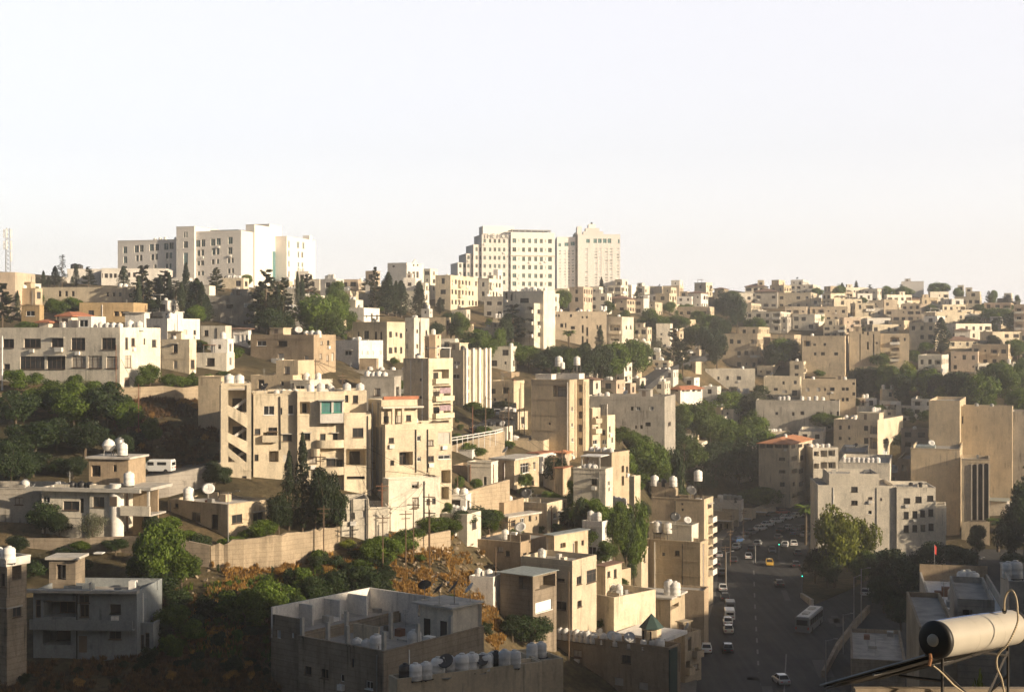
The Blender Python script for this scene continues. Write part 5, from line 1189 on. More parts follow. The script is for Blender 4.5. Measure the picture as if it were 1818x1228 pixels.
def tank_at(b, u, Y, ztop, sc, kind='w', stand=0, label=None): w = b.W(b.lx(u, Y), Y); water_tank(Vector((w.x, w.y, b.C.z+ztop)), b, sc, kind, stand, label)
tank_at(b, 218, 2.6, zt_, 1.15, label='upright white tank beside the spherical tank on the turret house'); tank_at(b, 229, .2, b.lz(862, cx, 0)-.1, 1.25, label='white tank standing on the lower roof slab of the turret house')
tank_at(b, 212, 5.5, zt_, 1.1, 'm', .5, label='grey raised tank behind the spherical tank on the turret house'); b.tanks(3, .5, .9, .3, b=0, kind='b'); b.dish(.2, .3, .8, b=0)
b = B('leftlow', 'low grey rendered house with a single window at the left edge', -60, 70, 74, 866, 950, 4, 'grey', d=194, short='the low left-edge house', big=1, dep=9, ww=dict(t='K', F=[(98,853,158,905,'c'),(-120,853,-60,905,'b')]), roofm='roofing'); b.tanks(1, .7, .7, .3); b.dish(.85, .2, .7)
b = B('K6', 'low tan house with broad pale roof, single tank and dish', 298, 404, 480, 895, 952, 35, 'tan', d=194, short='the tank-and-dish low house', big=1, par=.35, roofm='roof_pale', ww=dict(t='K', F=[(1190,895,1215,925,'b'),(1305,955,1365,1020,'b'),(1440,970,1485,1065,'w')], R=[(1580,970,1650,1030,'b'),(1725,955,1790,1015,'b')]))
w_ = b.pt(.28, .10); water_tank(w_, b, 1.35, label='big white tank alone on the low tan house roof'); b.dish(.5, .25, 1.5, 195)
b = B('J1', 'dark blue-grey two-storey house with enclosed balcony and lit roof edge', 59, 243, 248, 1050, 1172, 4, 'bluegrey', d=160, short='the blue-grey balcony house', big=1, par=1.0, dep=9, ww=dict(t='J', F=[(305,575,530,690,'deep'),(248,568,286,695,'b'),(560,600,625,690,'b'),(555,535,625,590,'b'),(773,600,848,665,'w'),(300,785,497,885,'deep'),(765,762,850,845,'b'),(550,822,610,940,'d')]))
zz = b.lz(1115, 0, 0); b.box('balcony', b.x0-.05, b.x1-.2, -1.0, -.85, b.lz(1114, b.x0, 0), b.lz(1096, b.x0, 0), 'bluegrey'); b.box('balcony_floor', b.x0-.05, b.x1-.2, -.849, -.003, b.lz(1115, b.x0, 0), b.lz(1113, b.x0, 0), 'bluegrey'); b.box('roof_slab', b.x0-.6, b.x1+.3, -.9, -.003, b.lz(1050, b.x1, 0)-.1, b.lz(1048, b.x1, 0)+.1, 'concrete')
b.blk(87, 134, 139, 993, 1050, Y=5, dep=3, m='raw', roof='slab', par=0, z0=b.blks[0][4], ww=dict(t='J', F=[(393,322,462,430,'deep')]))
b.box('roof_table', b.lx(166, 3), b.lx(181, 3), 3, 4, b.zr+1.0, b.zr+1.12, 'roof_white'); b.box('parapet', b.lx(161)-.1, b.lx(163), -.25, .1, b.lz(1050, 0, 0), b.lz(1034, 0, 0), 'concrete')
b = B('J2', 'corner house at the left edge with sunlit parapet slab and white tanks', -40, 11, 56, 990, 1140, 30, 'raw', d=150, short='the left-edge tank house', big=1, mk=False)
zb_ = b.lz(1006, 0, 0); x_, y_ = b.lx(-60), b.ly(54, 0)
b.blk(-60, 11, 54, 990, local=(x_, 0, 0, y_), z0=zb_, z1=b.lz(991, 0, 0), ww=None, m='white', par=.7)
z2 = b.lz(1062, 0, 0)
b.blk(-60, 6, 40, 1006, local=(x_, -.25, .3, y_-.3), z1=zb_-.003, z0=-8, roof='none', par=0, ww=dict(t='J', F=[(5,385,75,480,'b'),(30,600,85,665,'b'),(-60,600,-10,665,'b')], R=[(85,300,150,430,'o'),(90,600,150,690,'b')]))
for (a_, c_, d_, e_) in ((x_, 0, 0, .15),): b.box('balcony', a_, c_, d_, e_, z2-1.0, z2, 'raw'); b.box('balcony_floor', a_, c_-.003, e_+.002, y_-1, z2-1.15, z2-1.0, 'concrete'); b.box('balcony', c_-.15, c_, e_+.002, y_-1, z2-.998, z2, 'raw')
b.box('column', -.5, -.15, .25, .6, z2, zb_-.003, 'raw')
b.tanks(3, .35, .95, .2, b=0, big=1.15); b.tanks(1, .7, .7, .05, kind='b', big=.9, b=0)
A(244, 272, 276, 1105, 1165, 8, 'bluegrey', d=161, ww=dict(t='J', F=[(985,815,1010,915,'b'),(1018,800,1048,915,'b')]))

# ---- lower centre
b = B('H1', 'dark-roofed shed house with bright white right gable on the slope', 838, 924, 976, 962, 1008, 28, 'brown', d=212, short='the white-gabled shed house', big=1, par=.3, ww=dict(t='H', F=[(385,225,415,265,'b'),(330,200,370,235,'c'),(120,235,145,275,'b')], R=[(508,240,533,275,'b'),(547,235,570,278,'b'),(622,222,652,265,'b')])); b.tanks(1, .5, .5, .3); b.dish(.75, .4, 1.5, 160); b.dish(.6, .6, 1.2, 170, col='dish_dark')
b = B('H14', 'small brick-toned house under a wide flat tin roof', 970, 984, 1044, 950, 990, 40, 'tan', d=213, short='the tin-roofed brick house', roof='thin', big=1, ww=dict(t='H', F=[], R=[(770,170,808,205,'o'),(858,158,892,245,'o'),(918,152,935,190,'b')]))
b = B('H2', 'tall narrow cream house with white-framed window on the lower slope', 926, 1016, 1059, 995, 1100, 33, 'cream', d=202, short='the white-framed slope house', big=1, ww=dict(t='H', F=[(740,582,812,640,'b'),(745,420,800,440,'b')], R=[(885,405,918,462,'b'),(955,358,1020,448,'w'),(890,575,920,620,'b')])); b.tanks(1, .2, .2, .4)
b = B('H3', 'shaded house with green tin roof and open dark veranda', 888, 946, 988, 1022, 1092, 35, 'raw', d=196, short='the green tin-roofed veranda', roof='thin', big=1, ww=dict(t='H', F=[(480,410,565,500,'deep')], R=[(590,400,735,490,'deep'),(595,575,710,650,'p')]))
b = B('H4', 'brown-roofed terrace house behind the white-framed slope house', 1059, 1075, 1104, 1005, 1050, 35, 'cream', d=214, short='the brown-roofed terrace house', roof='thin', roofm='brown_tile', big=1, ww=dict(t='H', F=[], R=[(1145,355,1165,415,'b'),(1100,370,1120,410,'w')]))
A(1045, 1070, 1120, 1018, 1060, 40, 'tan', d=222, ww=None)
b = B('H5', 'long low roof edged by a bright sunlit parapet wall', 1030, 1090, 1164, 1060, 1105, 45, 'cream', d=208, short='the sunlit parapet roof', big=1, par=1.0, ww=None); b.tanks(2, .2, .4, .6)
b = B('H6', 'flat roof with two tall white tanks near the street edge', 1124, 1190, 1216, 1064, 1110, 26, 'tan', d=218, short='the two-tank flat roof', roof='slab', ww=dict(t='H', F=[(1240,590,1270,635,'o')], R=[(1540,600,1600,630,'o')])); b.tanks(2, .82, .97, .4, big=1.54)
b = B('H7', 'plain brown-walled shop block beside the parked cars', 1198, 1250, 1258, 1048, 1100, 18, 'brown', d=232, short='the plain brown shop block', par=.3, big=1, ww=None)
b = B('E8', 'tall brown windowless block on the street with black dish and raised tank', 1157, 1250, 1266, 886, 1045, 24, 'tan', d=268, short='the tall brown street block', big=1, ww=dict(t='M', F=[(365,108,378,122,'b'),(365,140,380,156,'b')], R=[(522,115,545,135,'b')]+[(527,180+i*62,550,215+i*62,'bal') for i in range(6)]))
b.blk(1157, 1198, 1204, 858, 886, Y=1, m='tan', ww=None, dep=7); b.tanks(2, .1, .9, .2, b=1, big=1.36); b.dish(.72, .15, 1.8, 200, b=0, col='dish_dark'); b.tanks(1, .8, .8, .5, b=0, stand=2.6, big=1.3); b.tanks(1, .5, .5, .2, b=1, kind='b', big=1.0)
b = B('E9', 'rough tan wall house with cluttered roof in front of the tall brown block', 1148, 1243, 1256, 962, 1050, 26, 'tan', d=252, short='the rough cluttered-roof house', big=1, ww=dict(t='M', F=[(328,390,356,420,'b'),(253,402,270,422,'b')], R=[])); b.blk(1152, 1228, 1240, 932, 962, Y=1.5, m='pale', ww=dict(t='M', F=[(195,262,255,292,'deep')]), dep=5); b.tanks(2, .15, .35, .4, b=0, big=1.3, stand=1.2); b.dish(.6, .1, 1.6, 180, col='dish_dark', b=1); b.dish(.85, .3, 1.2, 190, b=1)
b = B('white_shop', 'low white flat-roofed shop with tanks beneath the dark trees', 1266, 1316, 1320, 888, 925, 18, 'white', d=385, short='the low white shop', ww=None); b.tanks(5, .2, .9, .5, big=1.36, kind='m'); b.tanks(1, .25, .25, .1, big=1.30); b.tanks(1, .8, .8, .1, kind='b')
for (a1, a2, a3, t_, bo, dd, lb) in ((1268, 1300, 1312, 908, 945, 372, 'dark arcaded shop front with pale canopy at the bend'), (1312, 1334, 1342, 905, 940, 388, 'tan shop front behind the parked white cars'), (1340, 1362, 1378, 902, 928, 396, 'narrow lit shop beside the bend of the street')):
    b = B('shop%d' % a1, lb, a1, a2, a3, t_, bo, 26, 'tan', d=dd, ww=dict(t='', F=[(a1+4, t_+14, a1+14, bo-1, 'o'), (a1+17, t_+14, a1+28, bo-1, 'o')], R=[(a2+3, t_+14, a3-2, bo-1, 'o')])); b.box('awning', b.x0, b.x1, -1.6, -.01, 3.0, 3.15, 'roof_white')
# street-corner building with turret
b = B('corner', 'brown corner building with green-capped turret and rows of tanks on its roof', 985, 1187, 1208, 1149, 1268, 33, 'brown', d=193, short='the green-turret corner building', big=1, par=1.0, roofm='roof_pale', dep=16,
  ww=dict(t='H', F=[(862,920,918,972,'w'),(1200,958,1265,1015,'w'),(862,1045,918,1095,'w'),(1150,1115,1212,1170,'w'),(1322,1150,1385,1200,'w'),(755,905,770,945,'b')], R=[(1543+i*14,965+(-8)*i,1551+i*14,1110-8*i,'o') for i in range(5)]))
X0_ = b.lx(1156, 1.5); zt_ = b.blks[0][5]; s6 = 1.35
g = MB().cyl((X0_, 1.6, b.zr), (X0_, 1.6, zt_+2.1), 1.35, n=6); t_ = g.build('turret', 'tan', b.e)
MB().cyl((X0_, 1.6, zt_+2.1), (X0_, 1.6, zt_+4.0), 1.75, .05, 6).build('turret_roof', 'pine_green_roof', b.e)
for dx in (-.75, .35): MB().box(X0_+dx, X0_+dx+.3, .32, .40, zt_+.6, zt_+1.8).build('window', 'dark_inside', b.e)
b.tanks(7, .04, .34, .10, big=1.05); b.tanks(4, .42, .78, .16, big=1.15); b.tanks(2, .84, .9, .25, big=1.2); b.dish(.5, .12, 1.2, 180); b.dish(.66, .08, 1.3, 160); b.dish(.37, .3, 1.2)
b.box('green_pier', b.x1+.003, b.x1+.25, .02, 2.2, -9, zt_-.3, 'pine_green_roof')
b.box('roof_sheet', b.x0+6, b.x1-4, 7, 14, b.zr, b.zr+.5, 'roof_white'); b.blk(1150, 1180, 1196, 1112, 1149, Y=10, ww=None, m='brown', dep=5) if False else None
b = B('street2', 'tan street building with shop awnings behind the turret building', 1196, 1216, 1245, 1124, 1215, 45, 'tan', d=210, short='the awning street building', big=1, ww=dict(t='H', F=[], R=[(1620,850,1650,960,'o'),(1665,830,1690,930,'o'),(1700,905,1740,960,'bal'),(1640,1000,1680,1080,'bal'),(1700,1020,1740,1060,'c')]), dep=14); b.hut(.2, .3); b.dish(.5, .3, 1.3)
# bottom roof with tanks
b = B('bottom', 'flat cluttered roof of big white tanks along the bottom edge', 690, 700, 962, 1212, 1330, -28, 'tan', d=122, short='the bottom-edge tank roof', big=1, par=.45, dep=14, roofm='roofing', ww=None, mk=False, found=6)
b.blk(690, 705, 962, 1205, Y=0, dep=13, par=.45, ww=None)
b.blk(958, 960, 1000, 1172, Y=1.0, dep=5, par=.4, ww=None, m='tan')
for fx, fy, s_, k_ in ((.13,.15,1.0,'w'),(.20,.15,1.0,'w'),(.08,.5,.95,'b'),(.30,.45,1.1,'w'),(.46,.40,1.15,'w'),(.53,.40,1.15,'w'),(.40,.7,1.0,'w'),(.63,.75,.95,'w'),(.70,.8,.95,'w'),(.76,.4,1.1,'w'),(.62,.3,1.0,'w'),(.82,.25,1.05,'w'),(.72,.7,1.0,'b')): water_tank(b.pt(fx, fy, 0), b, s_, k_)
water_tank(b.pt(.2, .5, 1), b, .95); water_tank(b.pt(.6, .5, 1), b, .95)
b.dish(.33, .05, 1.15, 160, b=0, col='dish_dark'); b.dish(.58, .12, .9, 200, b=0, col='dish_dark')
b.box('roof_curb', b.blks[0][0]+4, b.blks[0][0]+6.5, 1, 3, b.blks[0][4], b.blks[0][4]+.9, 'concrete')

# ---- roofless building
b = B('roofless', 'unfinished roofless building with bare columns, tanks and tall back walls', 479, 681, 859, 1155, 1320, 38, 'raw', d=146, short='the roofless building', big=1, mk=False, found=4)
rb = b; xl = b.lx(530); xl2 = b.lx(479, 0); yr = b.ly(859, 0); zt_ = b.lz(1155, 0, 0); zf = zt_-1.0
yr = min(max(yr, 12), 20)
b.blk(530, 681, 859, 1155, local=(xl, 0, 0, yr), z1=zt_, par=1.0, ww=dict(t='I', F=[(810,990,832,1055,'b'),(732,1102,762,1155,'w'),(913,1148,965,1205,'w'),(598,1065,650,1130,'b'),(480,1045,530,1105,'b')], R=[(1110,1150,1135,1210,'b')]), m='raw')
b.blk(479, 530, 531, 1110, local=(xl-5, xl, .6, yr), z1=zt_+.2, par=.2, ww=dict(t='I', F=[(282,785,312,848,'p'),(385,808,405,845,'p')]), m='raw')
H3 = zt_+2.4
b.box('wall', xl-5, xl-4.75, .6, yr, zf, H3, 'white')                 # left tall wall
b.box('wall', xl-4.749, xl-.2, .6, .85, zt_, H3-.8, 'raw')
g = MB(); Mb = Matrix.Translation((xl-4.75, yr-.25, 0)); W_ = -xl+4.75-.3
face_holes(g, W_, zf, H3, [(W_*.45, W_*.51, zf+.9, zf+2.3, .25, False), (W_*.60, W_*.66, zf, zf+2.2, .25, False), (W_*.74, W_*.79, zf+1.0, zf+2.1, .25, False), (W_*.88, W_*.94, zf+.6, zf+2.1, .25, False)], Mb)
face_holes(g, W_, zf, H3, [(W_*(1-.51), W_*(1-.45), zf+.9, zf+2.3, .25, False), (W_*(1-.66), W_*(1-.60), zf, zf+2.2, .25, False), (W_*(1-.79), W_*(1-.74), zf+1.0, zf+2.1, .25, False), (W_*(1-.94), W_*(1-.88), zf+.6, zf+2.1, .25, False)], Matrix.Translation((xl-4.75+W_, yr, 0)) @ Matrix.Rotation(pi, 4, 'Z'))
g.quad((xl-4.75, yr-.25, H3), (xl-4.75+W_, yr-.25, H3), (xl-4.75+W_, yr, H3), (xl-4.75, yr, H3)); g.build('wall', 'white', b.e)
for i, yy in enumerate((yr*.28, yr*.52, yr*.76)): b.box('cross_wall', xl-4.749, xl-2.6+.4*i, yy, yy+.22, zf, H3-.15, 'white')
b.box('room', -5.5, -.6, yr-4.6, yr-.251, zf, H3+.1, 'pale'); b.box('roof', -6.2, -.2, yr-5.2, yr+.3, H3+.101, H3+.32, 'roof_pale')
for xx in (-4.8, -2.4): b.box('door', xx, xx+.9, yr-4.66, yr-4.602, zf, zf+2.0, 'dark_inside')
for (a_, c_) in ((xl+.1, .1), (xl*.68, .1), (xl*.45, .1), (-.45, .15), (-.45, yr*.33), (-.45, yr*.66), (xl*.55, yr*.5), (xl*.9, yr*.35)):
    g = MB().box(a_, a_+.36, c_, c_+.36, zf, zt_+1.9); g.cyl((a_+.1, c_+.1, zt_+1.9), (a_+.12, c_+.1, zt_+2.5), .015, n=4); g.cyl((a_+.27, c_+.26, zt_+1.9), (a_+.24, c_+.28, zt_+2.4), .015, n=4); g.build('column', 'concrete', b.e)
b.box('partition', xl*.75, xl*.45, yr*.32, yr*.32+.2, zf, zf+1.9, 'tan'); b.box('rubble_slab', xl*.45, -3, yr*.5, yr*.5+1.6, zf, zf+.2, 'concrete')
for fx, fy, s_, k_ in ((.80,.10,1.35,'w'),(.93,.35,1.35,'w'),(.72,.07,1.0,'w'),(.60,.08,.95,'w'),(.66,.12,.8,'b')): water_tank(b.pt(fx, fy, 0), b, s_, k_)
for (xx, yy, s_, cc) in ((-5.7, yr-3.5, 1.5, 'dish_dark'), (-2.6, yr-4.6, 1.6, 'dish_dark'), (-1.6, yr-3.2, 1.7, 'dish_dark'), (-1.0, yr-1.2, 1.4, 'dish_white')):
    w_ = b.W(xx, yy); sat_dish(Vector((w_.x, w_.y, b.C.z+H3+.32)), b, s_*.85, 120+xx*18, cc)

# ---- lower right roofs
b = B('R1', 'pale rooftop terrace with tanks and red flag behind the solar heater', 1613, 1655, 1795, 1080, 1150, 13, 'grey', d=158, short='the pale rooftop terrace', big=1, par=1.1, dep=26, roofm='roof_white', ww=None, found=20, mir=True)
b.tanks(3, .60, .74, .80, big=1.35); b.tanks(2, .36, .50, .35, big=1.3, kind='m')
b.blk(1655, 1655, 1795, 1073, local=(b.x0, b.x1, b.y1-.4, b.y1-.15), z1=b.blks[0][5]+1.0, z0=b.zr-1, ww=None, par=.01, m='brown')
p_ = b.pt(.22, .45); o = thing('flag', 'limp red flag on a short pole over the pale terrace', 'flag', p_, 0); USED[o['label']] = 1
o.scale = (.7, .7, .62); MB().cyl((0, 0, 0), (0, 0, 4.2), .04, n=6).build('pole', 'metal_grey', o); g = MB(); g.quad((.04, 0, 4.1), (.45, .1, 3.6), (.38, .1, 1.9), (.05, 0, 2.3)); g.quad((.04, .05, 4.1), (.05, .05, 2.3), (.38, .15, 1.9), (.45, .15, 3.6)); g.build('cloth', 'red_cloth', o)
b = B('R2', 'small roofless room with low walls behind the solar heater tank', 1686, 1700, 1766, 1062, 1110, 14, 'block', d=136, short='the small walled roof room', big=1, par=.6, dep=7, ww=dict(t='L', F=[(1025,740,1090,790,'o')]), found=24, mir=True)
b = B('R3', 'walled grey roof at the right edge with pale tanks', 1776, 1792, 1860, 1030, 1100, 15, 'grey', d=146, short='the right-edge walled roof', big=1, par=.9, dep=16, ww=None, found=30, mir=True); b.tanks(2, .1, .3, .5, big=1.2)
b = B('R4', 'dark low roof with pale edge beams below the pale terrace', 1575, 1632, 1700, 1112, 1190, 12, 'brown', d=126, short='the dark low roof', big=1, par=.5, dep=18, ww=None, found=24, mir=True)
# ------------------------------------------------------------------ hillside fillers
def free(l, t, r, b, tol=.30):
    a = (r-l)*(b-t)
    for x0, y0, x1, y1 in RECTS:
        w = min(r, x1)-max(l, x0); h = min(b, y1)-max(t, y0)
        if w > 0 and h > 0 and w*h > tol*a: return False
    return True
RIDGE = [(0,505),(300,500),(600,500),(760,500),(1000,512),(1110,515),(1320,527),(1500,528),(1818,545)]
def ridge(u):
    for (a, b), (c, d) in zip(RIDGE, RIDGE[1:]):
        if u <= c: return b+(d-b)*(u-a)/(c-a)
    return 545
def fill(n, u0, u1, v0, v1, w0, w1, mats, hs=(3.2, 9.5), seed=1, tol=.3):
    r = random.Random(seed); k = 0
    for _ in range(n*14):
        if k >= n: break
        u = r.uniform(u0, u1); vb = r.uniform(v0, v1)
        if vb < ridge(u)+3: continue
        d = Du(u, vb); w = r.uniform(w0, w1)/d*520; h = r.choice((3.4, 3.8, 4.2, 6.4, 6.8, 7.2) if hs[1] > 7 else (3.4, 3.6, 6.4))/d*F
        th = r.uniform(16, 32) if u > 909 else r.uniform(8, 26); uc = u+w*(.3 if th < 20 else .15)
        mir = u > 1300 and r.random() < .8
        if mir: th = r.uniform(-24, -2); uc = u-w/2+w*r.choice((0, .1, .2))
        if not free(u-w/2, vb-h, u+w/2, vb, tol): continue
        m = r.choice(mats)
        rf = 'lowhip' if r.random() < .07 else 'flat'
        A(u-w/2, uc, u+w/2, vb-h, vb, th, m, d=d, mir=mir, dep=9, tk=r.choice((0, 1, 2, 3, 4, 6)) if rf == 'flat' else 0, hut=1 if rf == 'flat' and r.random() < .2 else 0, dish=1 if r.random() < .2 and rf == 'flat' else 0, roof=rf, roofm='brown_tile' if rf != 'flat' else None)
        k += 1
M1 = ['cream', 'pale', 'stone', 'pale', 'cream', 'pink', 'tan', 'pale', 'white']
fill(56, 1310, 1835, 528, 572, 34, 66, M1, seed=3, tol=.35)
fill(40, 1430, 1835, 572, 625, 36, 72, M1, seed=4, tol=.3)
fill(30, 1105, 1320, 515, 560, 24, 50, M1, seed=5, tol=.3)
fill(10, 1280, 1420, 640, 690, 30, 50, M1, seed=6, tol=.25)
fill(10, 1560, 1830, 640, 700, 30, 50, M1, seed=7, tol=.2)
fill(14, 880, 1110, 505, 560, 22, 44, M1, seed=8, tol=.3)
fill(16, 600, 880, 512, 560, 22, 44, M1, seed=9, tol=.3)
fill(12, 30, 600, 506, 560, 26, 50, M1, (3, 6), seed=10, tol=.25)
fill(10, 1130, 1250, 600, 660, 22, 36, M1, (3, 6), seed=11, tol=.2)
fill(8, 1040, 1140, 680, 705, 22, 40, M1, (3, 6), seed=12, tol=.25)
fill(10, 1250, 1340, 700, 760, 26, 46, M1, (3, 6), seed=13, tol=.2)
fill(5, 1080, 1160, 735, 830, 22, 40, M1, (3, 6), seed=14, tol=.2)
fill(22, 880, 1130, 620, 880, 24, 44, M1, (3, 6), seed=21, tol=.12); fill(16, 1120, 1330, 640, 860, 24, 44, M1, (3, 6), seed=22, tol=.1); fill(10, 800, 1040, 880, 1010, 20, 36, M1, (3, 4), seed=23, tol=.1)
fill(14, 600, 900, 540, 680, 24, 44, M1, (3, 6), seed=24, tol=.12); fill(12, 240, 640, 570, 700, 24, 44, M1, (3, 4), seed=25, tol=.1); fill(14, 1340, 1660, 690, 860, 26, 50, M1, (3, 6), seed=26, tol=.12)
fill(14, 860, 1135, 925, 1085, 18, 32, M1, (3, 4), seed=31, tol=.2); fill(12, 1000, 1160, 690, 800, 20, 34, M1, (3, 4), seed=32, tol=.15); fill(8, 20, 380, 590, 690, 20, 40, M1, (3, 4), seed=33, tol=.1)
# unseen street row to the right of the frame, which shades the lower street
for i, (x, y, zt, L) in enumerate(()):
    pass

# ------------------------------------------------------------------ trees
T = '''c 77 508 28 7|c 86 508 18 8|c 98 508 36 14|q 110 510 60 20|c 128 508 18 6|c 135 508 40 9|p 157 510 38 22|c 219 514 42 17|p 254 555 87 40|p 292 553 75 50|c 330 556 90 16|c 349 572 78 32|c 367 572 48 18|p 385 523 50 26|b 418 505 25 30|b 437 510 24 24
p 4 582 82 44|b 60 542 32 42|b 100 565 38 50|b 130 562 36 44|b 163 536 19 46|s 50 592 24 48|c 31 562 46 9|b 265 694 50 46|b 250 696 32 24|s 300 692 32 40|s 325 692 26 40|s 345 688 22 36|b 350 640 38 50|d 300 634 24 30|s 412 642 28 50|s 375 687 24 40|s 395 680 22 40|s 390 645 22 36
p 472 592 118 50|p 503 592 102 38|c 528 560 78 9|p 547 540 56 28|b 555 605 90 70|b 592 600 80 66|b 575 608 60 80|b 600 548 48 46|b 615 595 50 40|p 665 555 84 26|c 689 557 74 24|c 712 562 64 26|c 744 567 68 22|p 650 520 26 20|c 781 557 29 14|b 815 605 50 42|b 845 640 60 60|b 862 652 55 50|d 795 590 36 50|b 885 650 66 36|d 775 600 30 34|b 800 545 22 30
b 822 712 52 34|b 812 700 40 34|b 858 752 32 42|b 838 738 26 40|d 895 728 18 36|d 908 718 14 30|p 910 612 74 50|d 898 616 60 30|b 940 657 46 60|b 915 652 44 42|d 960 665 44 40|b 1000 556 44 34|c 1068 540 48 10|b 1060 548 24 28|b 1092 522 20 36
d 985 668 55 52|b 1012 675 60 54|d 1040 682 70 56|d 1068 686 74 56|b 1092 684 80 60|b 1120 676 78 60|b 1140 660 50 40|d 1005 650 40 36|c 1065 625 46 14|m 1010 622 42 30|b 1150 592 44 38|p 1132 545 36 16|b 1172 604 46 42|s 1118 600 24 30|b 1110 585 34 34|o 1165 640 40 34|b 1205 590 32 50|p 1195 662 82 32|p 1212 665 66 26|b 1228 618 46 46|d 1252 640 62 44|d 1272 658 76 40|d 1290 572 60 50|d 1308 592 70 40|b 1262 600 44 40|b 1300 545 30 36|d 1280 620 60 40|b 1215 560 22 30
b 1390 654 56 58|d 1372 660 50 40|b 1410 648 40 40|c 1495 540 38 13|b 1490 550 46 28|c 1520 528 30 8|b 1531 546 18 20|b 1430 545 26 26|c 1671 627 64 26|b 1645 628 22 30|d 1522 712 62 44|d 1548 716 66 44|b 1578 718 76 46|y 1612 704 64 36|d 1598 722 60 40|b 1648 716 66 56|d 1668 722 60 46|d 1700 732 74 62|d 1725 738 60 50|b 1748 735 78 60|b 1785 722 84 66|b 1765 694 52 52|b 1815 702 66 60|d 1690 700 40 40|b 1668 530 30 42|b 1700 527 18 20|b 1575 534 26 28|b 1605 534 28 34|p 1755 535 20 14|b 1763 533 20 18|p 1788 538 16 30|b 1800 592 42 54|b 1770 577 32 60|c 1763 596 27 18|b 1725 588 26 50|s 1690 560 14 40|b 1805 640 40 50|b 1690 650 24 30|d 1762 618 24 28|b 1655 590 20 30|s 1600 566 12 30|b 1450 575 18 26|b 1540 600 20 30
b 1235 790 86 76|b 1212 772 60 50|b 1262 800 70 60|b 1290 742 46 70|o 1345 745 50 62|d 1320 742 42 46|b 1290 815 76 76|b 1345 805 64 72|d 1310 868 98 112|d 1350 872 74 70|d 1270 862 80 70|b 1225 846 72 62|d 1190 806 58 60|b 1128 815 52 52|b 1150 872 78 84|b 1112 850 46 46|b 1180 868 50 56|d 1240 880 50 60|b 1350 908 46 72|b 1385 898 30 36|m 1430 968 86 44|b 1455 765 36 44|b 1518 730 24 26|b 1560 745 26 34|s 1590 738 16 30|s 1615 742 20 30|b 1545 725 22 24|s 1640 752 26 30
y 1482 1044 150 92|y 1518 1036 132 84|d 1448 1038 66 60|d 1470 1044 70 60|b 1530 1040 70 50|d 1590 1074 104 96|d 1565 1060 84 60|d 1620 1064 90 60|d 1652 1014 54 70|d 1688 1006 40 54|m 1772 972 62 46|d 1818 1000 150 70|d 1800 1040 60 60|p 1835 990 190 70
d 985 872 66 46|b 1025 912 56 60|b 1042 944 66 60|b 1068 965 72 60|b 1090 988 82 66|b 1112 1004 72 56|d 1135 930 42 50|d 1105 935 44 50|b 1005 880 30 30|d 1125 985 44 40|d 1160 1010 50 60|d 845 945 48 70|b 870 952 50 60|d 820 945 40 50|b 775 955 42 60|b 800 958 40 50|b 745 945 30 40|b 795 918 26 26|s 925 868 32 24|b 845 872 24 24|s 817 868 24 28|b 935 868 28 24|s 912 958 20 34|s 955 950 18 30|b 985 948 20 26
c 537 942 174 24|c 513 942 142 22|d 575 952 126 56|d 600 950 80 40|d 495 948 78 46|p 560 945 100 40|b 712 932 82 54|b 470 968 48 56|d 380 872 56 44|d 400 868 40 34|b 695 707 36 54|b 715 712 34 40|b 672 700 24 34|s 420 975 26 40|d 655 990 20 30|s 860 778 22 50|s 830 806 24 40|s 850 812 20 40|s 815 790 22 40
d 190 765 90 92|b 130 765 86 84|b 95 745 66 72|b 225 775 66 64|d 30 765 74 82|b 270 790 48 42|b 60 735 50 50|b 165 730 44 50|b 205 735 40 44|d 150 812 70 90|d 60 812 66 100|d 100 800 60 60|d 20 830 60 60|d 215 820 50 50|b 240 760 40 36|d 240 800 36 40|s 30 695 40 46|s 15 680 26 30|s 60 690 30 40|s 90 700 28 40|s 165 705 30 50|s 200 700 26 40|o 150 700 26 40|s 130 690 26 40
d 80 952 66 66|d 105 958 50 50|o 165 968 58 56|b 285 1055 132 96|b 320 1050 80 70|b 250 1040 80 60|d 280 1070 60 90|d 205 985 30 50|b 310 1132 62 66|b 345 1150 50 50|k 285 1140 40 44|b 480 1114 88 92|b 435 1132 92 72|d 510 1120 70 60|b 415 1110 62 62|d 560 1080 62 70|d 595 1080 66 70|d 640 1080 78 90|d 670 1075 60 60|b 690 1012 62 62|b 660 1004 50 44|b 720 985 44 54|s 735 965 30 50|b 670 980 30 40|y 620 985 28 36|d 945 1155 64 80|d 910 1140 50 50|k 985 1130 40 40|s 400 980 26 36|s 440 962 26 40
b 1735 1262 66 76|k 860 1130 30 40|d 1735 990 60 40|k 1200 1030 40 60|k 1175 1020 36 50'''
for ln in T.replace('\n', '|').split('|'):
    k, u, vb, h, w = ln.split(); u, vb, h, w = map(float, (u, vb, h, w))
    if u == 1735 and vb > 1200: tree(u, vb, h, w, 'y', d=70); continue
    tree(u, vb, h, w, k)
